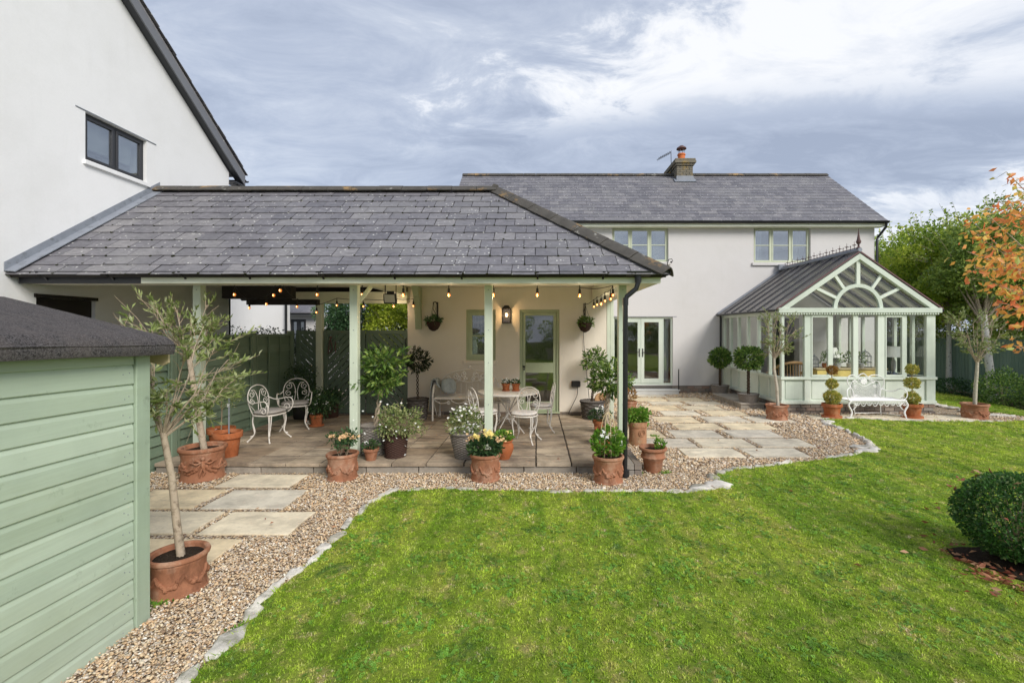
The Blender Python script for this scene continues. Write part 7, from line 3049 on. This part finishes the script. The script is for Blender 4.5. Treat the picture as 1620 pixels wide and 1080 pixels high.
c1 = iron_chair('white iron armchair with grey cushion, nearer one by the left fence', True, 'fabric', 'iron armchairs by the fence')
c2 = copy_tree(c1)
c2['label'] = 'white iron armchair with grey cushion, further one facing out from the patio corner'
place(c1, -4.47, 7.85, (1, -.22))
place(c2, -4.50, 8.75, (.42, -1))
d1 = iron_chair('round backed iron chair nearest the camera at the table', False, 'fabric_pale', 'white iron chairs around the table')
d2 = copy_tree(d1)
d3 = copy_tree(d1)
d4 = copy_tree(d1)
d2['label'] = 'round backed iron chair at the right of the table by the door'
d3['label'] = 'round backed iron chair left of the table, partly behind the third post'
d4['label'] = 'round backed iron chair on the far side of the table near the wall bench'
place(d1, -.19, 7.72, (-.35, -1))
place(d2, .10, 8.55, (-1, -.10))
place(d3, -.88, 7.95, (.9, .55))
place(d4, -.72, 9.25, (.15, -1))
# table
t = thing('round_table', 'round white iron table under the porch with two flower pots on it', 'table', (-.50, 8.5, PZ))
q = MB()
q.lathe([(.53, .70), (.555, .705), (.56, .72), (.555, .735), (.54, .738), (.01, .742)], 44, (-.5, 8.5, PZ))
q.build('table_top', M['metal_white'], t, True)
for i in range(4):
    a = math.pi / 4 + i * math.pi / 2 + .2
    q = MB()
    q.tube([(-.5 + .30 * math.cos(a), 8.5 + .30 * math.sin(a), PZ + .70), (-.5 + .02 * math.cos(a), 8.5 + .02 * math.sin(a), PZ + .36), (-.5 - .34 * math.cos(a), 8.5 - .34 * math.sin(a), PZ + .015)], .011, 6)
    q.ball((-.5 - .34 * math.cos(a), 8.5 - .34 * math.sin(a), PZ + .014), .014, 6, 5)
    q.build('leg', M['metal_white'], t)
q = MB()
q.tube([(-.5 + .11 * math.cos(a), 8.5 + .11 * math.sin(a), PZ + .25) for a in np.linspace(0, 6.28, 17)[:-1]], .007, 5, True)
q.build('leg_ring', M['metal_white'], t)
for (px_, lab, fl) in ((800.5, 'left of two small terracotta pots on the round table', True), (816, 'right of two small terracotta pots on the round table', False)):
    X, Y, Z = (px_ - VX) * 8.46 / F_PX, 8.46, PZ + .742
    t = thing('table_pot', lab, 'potted plant', (X, Y, Z), 'pots on the round table')
    q = MB()
    q.lathe([(.06, 0), (.075, .004), (.074, .02), (.06, .02)], 20, (X, Y, Z))
    q.build('saucer', M['terra_plain'], t, True)
    pot_mesh(t, X, Y, Z + .006, .055, .078, .13, M['terra_plain'])
    d, r = sph(150, .1)
    leaves('foliage', np.array([X, Y, Z + .155]) + d * r * np.array([.075, .07, .045]), d + [0, 0, .4], .04, .4, M['lf_rose'], t)
    flowers('flower_head', [(X - .01 + rnd.gauss(0, .03), Y - .02 + rnd.gauss(0, .03), Z + .19 + rnd.gauss(0, .022)) for _ in range(26 if fl else 9)], .017, M['petal_white'], t)

# bench at the cream wall
t = thing('wall_bench', 'distressed cream iron bench with ornate high back against the cream wall', 'bench', (-1.42, 9.72, PZ))
bx, by = -1.42, 9.72
mt = M['metal_white']
q = MB()
for i in range(5):
    q.box(bx - .66, bx + .66, by - .25 + i * .098, by - .165 + i * .098, PZ + .44, PZ + .462)
q.build('seat', mt, t, bevel=.004)
bm = MB()
zb, yb = PZ + .46, by + .24
for sg in (-1, 1):
    bm.tube(smooth_path([(bx + sg * .62, yb, zb - .44), (bx + sg * .62, yb, zb), (bx + sg * .60, yb + .02, zb + .28), (bx + sg * .50, yb + .03, zb + .42), (bx + sg * .30, yb + .03, zb + .50), (bx + sg * .14, yb + .03, zb + .53), (bx, yb + .03, zb + .58)], 4), .013, 6)
    bm.tube(smooth_path([(bx + sg * .60, yb, zb + .24), (bx + sg * .40, yb + .01, zb + .22), (bx + sg * .2, yb + .01, zb + .30), (bx, yb + .01, zb + .26)], 4), .010, 6)
    for (cx_, cz_, rr) in ((.14, .43, .07), (.30, .39, .07), (.45, .33, .065), (.22, .36, .05), (.08, .34, .045), (.53, .27, .04)):
        bm.tube(spiral((bx + sg * cx_, yb + .015, zb + cz_), rr, 1.25, rnd.uniform(0, 6), Vector((sg, 0, 0)), Vector((0, 0, 1))), .016, 5)
    for xx in (.07, .18, .30, .42, .53):
        bm.tube([(bx + sg * xx, yb, zb), (bx + sg * xx, yb + .01, zb + .25)], .006, 5)
bm.tube([(bx - .62, yb, zb + .01), (bx + .62, yb, zb + .01)], .011, 6)
bm.ball((bx, yb + .03, zb + .60), .035, 8, 6)
bm.build('backrest', mt, t)
for sg in (-1, 1):
    q = MB()
    q.tube(smooth_path([(bx + sg * .64, yb, zb + .28), (bx + sg * .66, by + .05, zb + .30), (bx + sg * .67, by - .14, zb + .24), (bx + sg * .67, by - .25, zb + .08), (bx + sg * .67, by - .26, zb - .05), (bx + sg * .67, by - .27, PZ + .01)], 4), .018, 7)
    q.tube(smooth_path([(bx + sg * .64, yb, zb + .18), (bx + sg * .66, by, zb + .20), (bx + sg * .67, by - .16, zb + .12), (bx + sg * .67, by - .24, zb)], 4), .010, 6)
    q.build('arm', mt, t)
    q = MB()
    q.tube(smooth_path([(bx + sg * .63, by + .2, PZ + .44), (bx + sg * .62, by + .22, PZ + .2), (bx + sg * .66, by + .27, PZ + .01)], 4), .014, 6)
    q.tube(smooth_path([(bx + sg * .67, by - .20, PZ + .42), (bx + sg * .66, by - .1, PZ + .25), (bx + sg * .66, by + .08, PZ + .06)], 4), .010, 6)
    q.build('leg', mt, t)
q = MB()
for sg in (-1, 1):
    for x0 in (.0, .33):
        q.tube(smooth_path([(bx + sg * x0, by - .25, PZ + .42), (bx + sg * (x0 + .10), by - .25, PZ + .36), (bx + sg * (x0 + .22), by - .25, PZ + .37), (bx + sg * (x0 + .31), by - .25, PZ + .43)], 4), .008, 5)
        q.tube(spiral((bx + sg * (x0 + .02), by - .25, PZ + .36), .04, 1.2, 0, Vector((sg, 0, 0)), Vector((0, 0, 1))), .007, 5)
q.build('apron', mt, t)
# throw over the left arm and a cushion
q = MB()
vs, fs = [], []
path_ = [(-.74, .02), (-.735, .30), (-.70, .49), (-.66, .51), (-.62, .49), (-.60, .40), (-.56, .345)]
ny = 8
for i, (a, b) in enumerate(path_):
    for j in range(ny):
        yy = by - .12 + .34 * j / (ny - 1)
        w_ = .012 * math.sin(j * 1.9 + i)
        vs.append((bx + a * 1.02 + w_, yy, PZ + .27 + b + .04 if i else PZ + .18 + rnd.uniform(-.01, .01)))
for i in range(len(path_) - 1):
    for j in range(ny - 1):
        fs.append((i * ny + j, i * ny + j + 1, (i + 1) * ny + j + 1, (i + 1) * ny + j))
q._add(vs, fs)
th = q.build('wool_throw', M['throw'], None, True)
sm = th.modifiers.new('thickness', 'SOLIDIFY')
sm.thickness = .02
tag(th, 'grey blue wool throw draped over the left arm of the wall bench', 'throw')
cu = cushion('scatter_cushion', .34, .34, .13, 0, M['throw'], None)
cu.location = (bx - .44, by + .08, PZ + .65)
cu.rotation_euler = (math.radians(68), math.radians(8), math.radians(38))
tag(cu, 'grey blue scatter cushion in the left corner of the wall bench', 'cushion')

# white cast bench by the conservatory
t = thing('white_bench', 'bright white scrolled iron bench on the lawn edge before the conservatory', 'bench', ((1390 - VX) * 10.55 / F_PX, 10.55, 0))
X0, Y0 = (1390 - VX) * 10.55 / F_PX, 10.55
mt = M['metal_bright']
sc = 10.4 / F_PX


def bp(px_, py_, Y):
    return P(px_, py_, Y)


q = MB()
Ybk, Yfr = 10.78, 10.36
zs = EYE - (633.5 - VY) * Yfr / F_PX
xl, xr = (1344 - VX) * Yfr / F_PX, (1434 - VX) * Yfr / F_PX
ns = 15
for i in range(ns):
    yy = Yfr + (Ybk - Yfr) * i / (ns - 1)
    q.tube([(xl + .02, yy, zs), (xr - .02, yy, zs)], .007, 5)
for i in range(7):
    xx = xl + .03 + (xr - xl - .06) * i / 6
    q.tube([(xx, Yfr, zs - .005), (xx, Ybk, zs - .005)], .006, 4)
q.tube([(xl, Yfr, zs), (xr, Yfr, zs), (xr, Ybk, zs), (xl, Ybk, zs)], .016, 6, True)
q.build('seat', mt, t)
q = MB()
Yk = 10.72
out = smooth_path([bp(1351, 632, Yk), bp(1349, 618, Yk), bp(1341, 606, Yk), bp(1342, 596, Yk), bp(1349, 593, Yk), bp(1355, 597, Yk), bp(1361, 592, Yk), bp(1367, 591, Yk), bp(1373, 596, Yk), bp(1380, 593, Yk), bp(1390, 594, Yk), bp(1398, 600, Yk), bp(1398, 610, Yk), bp(1392, 620, Yk), bp(1394, 632, Yk)], 4)
q.tube(out, .0115, 6)
inn = smooth_path([bp(1347, 630, Yk), bp(1345, 612, Yk), bp(1350, 602, Yk), bp(1358, 607, Yk), bp(1367, 611, Yk), bp(1378, 606, Yk), bp(1386, 602, Yk), bp(1392, 608, Yk), bp(1393, 622, Yk)], 4)
q.tube(inn, .009, 6)
for (a, b, rr, sg) in ((1352, 604, .05, 1), (1381, 604, .05, -1), (1353, 612, .04, 1), (1384, 611, .04, -1), (1355, 627, .045, 1), (1385, 627, .045, -1), (1360, 601, .045, 1), (1376, 600, .045, -1), (1398, 629, .035, -1), (1348, 629, .03, 1)):
    q.tube(spiral(bp(a, b, Yk), rr, 1.3, 0, Vector((sg, 0, 0)), Vector((0, 0, 1))), .008, 5)
q.ball(bp(1366.5, 603, Yk - .01), .075, 12, 8, (1, .25, 1))
for i in range(9):
    a = 2 * math.pi * i / 9
    p_ = bp(1366.5, 603, Yk - .02)
    q.ball(p_ + Vector((.06 * math.cos(a), 0, .06 * math.sin(a))), .022, 6, 5, (1, .5, 1))
# woven lattice infill
for i in range(17):
    a = 1349 + i * 2.6
    ztop_ = 611 - abs(i - 8) * .55
    pts = [bp(a + (1.0 if kk % 2 else -1.0), 628 - (628 - ztop_) * kk / 5, Yk) for kk in range(6)]
    q.tube(pts, .0055, 4)
    pts = [bp(a + (-1.0 if kk % 2 else 1.0), 628 - (628 - ztop_) * kk / 5, Yk + .006) for kk in range(6)]
    q.tube(pts, .0055, 4)
q.tube([bp(1350, 628.5, Yk), bp(1391, 628.5, Yk)], .008, 5)
q.build('backrest', mt, t)
q = MB()
q.tube(smooth_path([bp(1394, 614, Yk), bp(1404, 618, 10.7), bp(1414, 618.5, 10.6), bp(1424, 614.5, 10.5), bp(1432, 616.5, 10.42), bp(1435.5, 624, 10.38), bp(1433, 630, 10.37), bp(1428, 632.5, 10.37)], 4), .011, 6)
q.tube(spiral(bp(1427, 629, 10.37), .05, 1.2, 0, Vector((1, 0, 0)), Vector((0, 0, 1))), .008, 5)
q.build('arm', mt, t)
q = MB()
q.tube(smooth_path([bp(1346, 612, Yk), bp(1341, 616, 10.6), bp(1340, 621, 10.5), bp(1342, 631, 10.37)], 4), .011, 6)
q.build('arm', mt, t)
for (a, sg) in ((1346.5, -1), (1432, 1)):
    q = MB()
    q.tube(smooth_path([bp(a, 634, Yfr), bp(a + sg * 4, 641, Yfr), bp(a - sg * 1, 651, Yfr), bp(a + sg * 1, 659, Yfr - .02), bp(a + sg * 4, 664, Yfr - .05)], 4), [.02] * 12 + [.012] * 5, 7)
    q.tube(smooth_path([bp(a - sg * 2, 636, Yfr), bp(a - sg * 8, 642, Yfr), bp(a - sg * 3, 648, Yfr)], 4), .009, 5)
    q.tube(spiral(bp(a - sg * 8, 640, Yfr), .035, 1.2, 0, Vector((-sg, 0, 0)), Vector((0, 0, 1))), .007, 5)
    q.build('leg', mt, t)
for a in (1352, 1393.5):
    q = MB()
    q.tube(smooth_path([bp(a, 634, Ybk), bp(a - .5, 645, Ybk), bp(a + .3, 656, Ybk)], 4), .012, 6)
    q.build('leg', mt, t)
q = MB()
q.tube([bp(1352, 653, Yfr + .02), bp(1393.5, 652.5, Ybk), bp(1429, 657, Yfr + .02)], .008, 5)
n = 9
for i in range(n):
    a = 1352 + i * 9.3
    q.tube(smooth_path([bp(a, 636, Yfr), bp(a + 2.5, 640.5 + (i % 2), Yfr), bp(a + 6.5, 640.5 + (i % 2), Yfr), bp(a + 9.3, 636, Yfr)], 3), .008, 5)
    q.tube(spiral(bp(a + 4.5, 638, Yfr), .026, 1.2, 0, Vector((1, 0, 0)), Vector((0, 0, 1)), 8), .006, 4)
q.build('apron', mt, t)

# ------------------------------------------------------------------ lights and small fittings
fl = thing('floodlight', 'grey box floodlight hanging under the porch ceiling', 'floodlight', (P(617, 472, 8.6).x, 8.6, 2.9))
c_ = P(617, 472.5, 8.6)
q = MB()
q.prism([(c_.x - .115, 8.55, c_.z + .09), (c_.x + .115, 8.55, c_.z + .09), (c_.x + .115, 8.60, c_.z - .09), (c_.x - .115, 8.60, c_.z - .09)], (0, .07, 0))
q.build('housing', M['grey_frame'], fl, bevel=.008)
q = MB()
q.prism([(c_.x - .095, 8.545, c_.z + .07), (c_.x + .095, 8.545, c_.z + .07), (c_.x + .095, 8.590, c_.z - .07), (c_.x - .095, 8.590, c_.z - .07)], (0, .006, 0))
q.build('lens', M['step'], fl)
q = MB()
q.tube([(c_.x - .10, 8.62, c_.z + .02), (c_.x - .10, 8.64, c_.z + .2), (c_.x - .10, 8.64, 2.9)], .009, 5)
q.tube([(c_.x + .10, 8.62, c_.z + .02), (c_.x + .10, 8.64, c_.z + .2), (c_.x + .10, 8.64, 2.9)], .009, 5)
q.box(c_.x - .06, c_.x + .06, 8.6, 8.66, c_.z + .09, c_.z + .14)
q.build('bracket', M['iron'], fl)

ln = thing('wall_lantern', 'lit black box lantern on the cream wall left of the door', 'lantern', (P(801.5, 496, 10.1).x, 10.19, P(801.5, 496, 10.1).z))
c_ = P(801.5, 497.5, 10.1)
hw, hh = .085, .165
q = MB()
for sx in (-1, 1):
    for sy in (-1, 1):
        q.box(c_.x + sx * hw - .008, c_.x + sx * hw + .008, c_.y + sy * .07 - .008, c_.y + sy * .07 + .008, c_.z - hh, c_.z + hh - .05)
q.box(c_.x - hw - .012, c_.x + hw + .012, c_.y - .085, c_.y + .085, c_.z - hh - .02, c_.z - hh)
q.box(c_.x - hw - .012, c_.x + hw + .012, c_.y - .085, c_.y + .085, c_.z + hh - .05, c_.z + hh - .03)
q.prism([(c_.x - hw, c_.y - .07, c_.z + hh - .029), (c_.x + hw, c_.y - .07, c_.z + hh - .029), (c_.x + hw * .5, c_.y - .07, c_.z + hh + .03), (c_.x - hw * .5, c_.y - .07, c_.z + hh + .03)], (0, .14, 0))
q.box(c_.x - hw, c_.x + hw, 10.16, 10.198, c_.z - hh, c_.z + hh - .05)
q.build('frame', M['iron'], ln)
q = MB()
q.box(c_.x - hw + .008, c_.x + hw - .008, c_.y - .072, c_.y - .069, c_.z - hh, c_.z + hh - .05)
q.build('pane', M['glass_clear'], ln)
q = MB()
q.ball((c_.x, c_.y, c_.z - .01), .022, 10, 8, (1, 1, 1.8))
q.build('bulb', M['candle'], ln, True)
pl_ = bpy.data.lights.new('lantern_glow', 'POINT')
pl_.energy = 1.6
pl_.color = (1.0, .62, .30)
pl_.shadow_soft_size = .03
plo = bpy.data.objects.new('lantern_glow', pl_)
plo.location = (c_.x, c_.y - .10, c_.z)
C.objects.link(plo)

sk = thing('wall_socket', 'black outdoor wall socket with a cable to the floor right of the door', 'socket', (P(911, 607, 10.15).x, 10.19, P(911, 607, 10.15).z))
c_ = P(911, 607, 10.15)
q = MB()
q.box(c_.x - .095, c_.x + .095, 10.10, 10.198, c_.z - .065, c_.z + .065)
q.build('box', M['iron'], sk, bevel=.015)
q = MB()
q.tube(smooth_path([(c_.x + .03, 10.14, c_.z - .06), (c_.x + .02, 10.12, c_.z - .25), (c_.x - .10, 10.1, c_.z - .5), (c_.x - .15, 10.08, PZ + .02), (c_.x + .1, 10.05, PZ + .012)], 4), .007, 5)
q.build('cable', M['cable'], sk)

sl_ = thing('string_lights', 'string of warm glowing bulbs on black cable under the porch roof', 'string lights', (0, 7.0, 2.6))
wire = MB()
rowsB = []
front = [(502, 466, 7.0), (573, 466, 7.0), (638, 466, 7.0), (710, 466, 7.0), (780.5, 466, 7.0), (850, 466, 7.0), (917, 467, 7.0)]
diag = [(969.5, 467, 7.05), (966, 473, 7.3), (957, 476, 7.9), (951, 480, 8.4), (944.5, 482, 9.0), (939.5, 485, 9.6)]
back = [(371, 466, 7.6), (394.5, 487, 8.9), (421.5, 481, 8.7), (433, 467, 7.7), (443.5, 459.5, 7.2), (470, 485, 9.0), (501, 494, 9.6), (533, 483, 9.8), (575, 484.5, 9.9), (623, 484, 9.95), (654, 484, 9.95)]
for (px_, py_, Y_) in front[2:] + [diag[3], back[9]]:
    bl_ = bpy.data.lights.new('bulb_glow', 'POINT')
    bl_.energy = 1.5
    bl_.color = (1.0, .74, .48)
    bl_.shadow_soft_size = .04
    bo_ = bpy.data.objects.new('bulb_glow', bl_)
    bo_.location = P(px_, py_, Y_) + Vector((0, 0.0, -.06))
    C.objects.link(bo_)
anchor = []
for grp_ in (front, diag, back):
    tops = []
    for (px_, py_, Y_) in grp_:
        bp_ = P(px_, py_, Y_)
        rr = .023 if Y_ < 8 else .022
        q = MB()
        q.tube([bp_ + Vector((0, 0, .15)), bp_ + Vector((0, 0, .095)), bp_ + Vector((0, 0, .09)), bp_ + Vector((0, 0, .022))], [.006, .008, .017, .019], 8)
        sk_ = q.build('bulb_holder', M['iron'], sl_, True)
        q = MB()
        q.ball(bp_, rr, 10, 8, (1, 1, 1.25))
        q.build('bulb', M['bulb'], sk_, True)
        q = MB()
        q.ball(bp_, rr * .42, 6, 5, (1, 1, 1.7))
        q.v = [(a, b - rr * .75, c) for a, b, c in q.v]
        q.build('filament', M['filament'], sk_, True)
        tops.append(bp_ + Vector((0, 0, .15)))
    for a, b in zip(tops[:-1], tops[1:]):
        m_ = a.lerp(b, .5) + Vector((0, 0, -.03 * (b - a).length if grp_ is not front else .05))
        wire.tube(smooth_path([a, m_, b], 5), .0055, 4)
for (a, b) in (((917, 455, 7.0), (969, 452, 7.0)), ((939, 474, 9.6), (925, 481, 10.1))):
    A_, B_ = P(*a), P(*b)
    wire.tube(smooth_path([A_, A_.lerp(B_, .5) + Vector((0, 0, -.03)), B_], 5), .0055, 4)
wire.tube(smooth_path([P(924, 500, 10.17), P(923.5, 540, 10.17), P(928, 590, 10.15), P(933, 640, 10.1), P(934, 652, 10.0)], 4), .006, 4)
wire.build('cable', M['cable'], sl_)
print('slates', n_sl, 'objects', len(bpy.data.objects))
